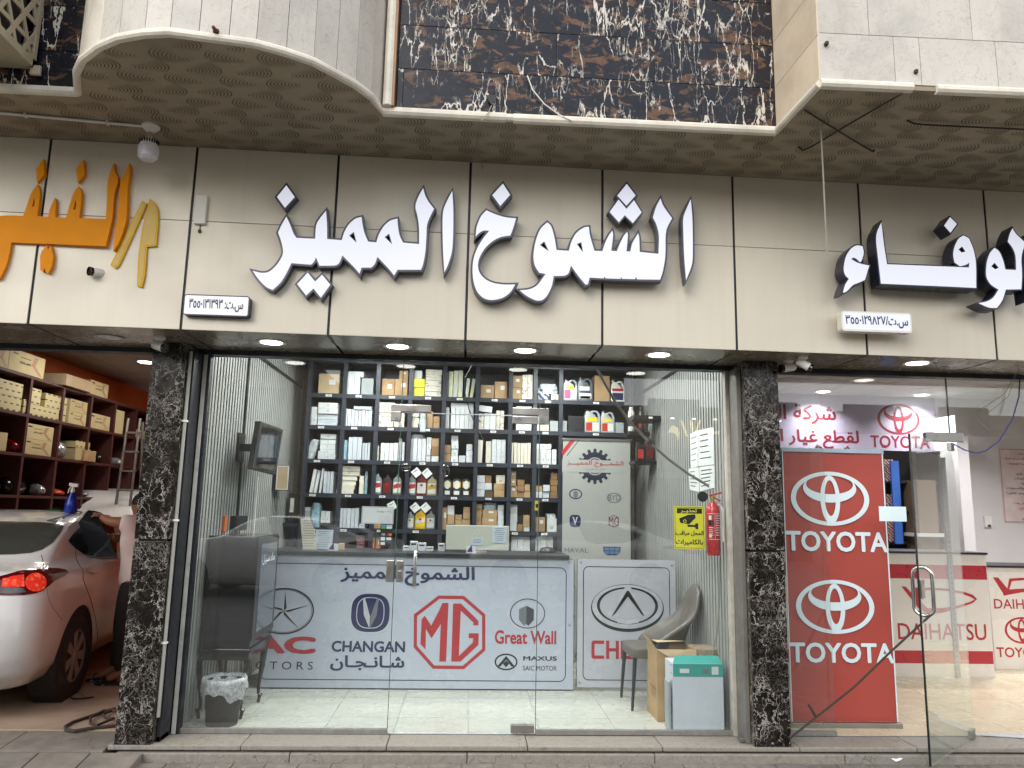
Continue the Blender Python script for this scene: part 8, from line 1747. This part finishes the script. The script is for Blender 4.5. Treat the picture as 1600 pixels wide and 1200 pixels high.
# hose and small litter on the workshop floor
F0 = lambda x, y: at(x, y, Z=.012)
wire('air_hose', 'brown hose lying in loops on the workshop floor beside the marble pillar', [F0(*p) for p in zz([(830, 770), (760, 790), (640, 830), (520, 870), (470, 900), (475, 925), (540, 932), (640, 915), (740, 905), (830, 895), (900, 880)], 0, 940, 4.615)], .011, M_wire, 'hose')
wire('air_hose', 'inner loops of brown hose nearest the marble pillar', [F0(*p)+Vector((0, 0, .012)) for p in zz([(830, 790), (740, 800), (650, 850), (650, 890), (700, 905), (760, 880), (820, 855), (760, 850), (740, 825), (800, 800), (850, 800)], 0, 940, 4.615)], .010, M_wire, 'hose')
wire('wiper_blade', 'thin black strip lying on the floor below the rear wheel', [F0(*p) for p in zz([(512, 690), (530, 702), (600, 698), (675, 688)], 0, 940, 4.615)], .006, M_black, 'strip')
wire('wire', 'thin curled wire over the black strip on the floor', [F0(*p) for p in zz([(512, 690), (515, 665), (550, 652), (590, 670), (620, 690)], 0, 940, 4.615)], .002, M_black)
mb = MB()
for k in range(26):
    q = F0(rnd.uniform(115, 165), rnd.uniform(1058, 1072)); s_ = rnd.uniform(.006, .02); mb.add([q+Vector((s_*math.cos(a), s_*math.sin(a), rnd.uniform(0, .01))) for a in (0, 2, 4.2)], [(0, 1, 2)])
tag(mb.build('plastic_scraps', M_clear, normals=False), kind='stuff')
mb = MB()
for k in range(340):
    x = rnd.uniform(-3, 4); y = rnd.choice([rnd.uniform(-.3, -.27), rnd.uniform(-.6, -.3)]); s_ = rnd.uniform(.002, .008); z = -.092
    mb.add([(x+s_, y, z), (x, y+s_, z), (x-s_, y, z), (x, y-s_, z), (x, y, z+s_)], [(0, 1, 4), (1, 2, 4), (2, 3, 4), (3, 0, 4)])
tag(mb.build('grit', M_granite, normals=False), kind='stuff')
# ================================================================== OTHER SIDE OF THE STREET (seen only as reflections in the glass)
M_f1 = basic('facade_grey', '#6f6a66', .8, var=.12, scale=.8); M_f2 = basic('facade_sand', '#8a7d6b', .8, var=.12, scale=.8); M_win = basic('far_window', '#20252a', .15)
M_farb = basic('far_signboard', '#4d4a48', .7); M_far = emit('far_sign', (1, .95, .85), 1.2)
def block(label, x0, x1, h, mat, nwin, seed):
    r_ = random.Random(seed); t = thing('building', label, 'building', ((x0+x1)/2, -22, -.1), 'buildings across the street')
    mb = MB(); mb.box(x0, x1, -30, -20, -.12, h); mb.build('wall', mat, t)
    for i in range(nwin):
        a = x0+(x1-x0)*(i+.15)/nwin; b = x0+(x1-x0)*(i+.85)/nwin
        mb = MB(); mb.box(a, b, -19.99, -19.95, 0, 2.7); mb.build('shop_opening', M_win, t)
        mb = MB(); mb.box(a, b, -19.99, -19.8, 2.9, 3.7); mb.build('shop_sign', M_farb, t)
        if h > 5: mb = MB(); mb.box(a+.3, b-.3, -19.99, -19.95, 4.3, 5.4); mb.build('window', M_win, t)
    return t
block('grey building across the street mirrored in the middle of the glass', -4.4, 5.3, 6.9, M_f1, 3, 1); block('low sand coloured building across the street with a lit eave', 5.3, 26, 5.15, M_f2, 6, 2); block('sand building across the street mirrored at the left', -26, -5.4, 6.5, M_f2, 6, 3)
for k in range(9):
    t = thing('street_lamp_spot', ORD[k]+' small lit spot from the left under the eave of the low building opposite', 'spot lamp', (6.2+k*.75, -19.9, 4.7), 'eave spots across the street'); MB().lathe([(0, -.05), (.07, -.05), (.07, 0), (0, 0)], (6.2+k*.75, -19.9, 4.75), 10).build('lens', M_dl, t)
copy_tree(car, Vector((4.6, -9.4, -.1)), math.radians(96), 1, 'white sedan parked across the street, mirrored right of the door', 'sedans parked across the street')
copy_tree(car, Vector((-1.2, -9.0, -.1)), math.radians(93), 1, 'white sedan parked across the street, mirrored left of the door', 'sedans parked across the street')

def mirrored(px, py, Y):
    d = ray(px, py); q = CAM+d*((0-CAM.y)/d.y); k = (0-Y)/d.y; return (q.x+d.x*k, q.z+d.z*k)
M_ysign = emit('yellow_sign_glow', (1, .72, .12), 1.6)
t = thing('far_sign', 'yellow sign strokes high on the low building across the street, mirrored in the glass', 'sign', (7.8, -19.7, 4.0))
for pts in ([(975, 575), (985, 545), (1010, 522), (1050, 545), (1058, 590), (1050, 640), (1042, 600), (1020, 580)], [(1068, 478), (1085, 490), (1128, 612), (1110, 600)], [(1145, 482), (1165, 490), (1172, 560), (1158, 582), (1148, 530)], [(1188, 560), (1215, 480), (1228, 485), (1205, 560), (1190, 580)], [(1255, 575), (1320, 555), (1330, 568), (1400, 568), (1405, 590), (1320, 590)]):
    mb = MB(); mb.prism([[mirrored(x, y, -19.7) for x, y in zz(pts, 850, 560, 5.0)]], lambda x, z, d: (x, -19.7-d, z), .08); mb.build('stroke', M_ysign, t)
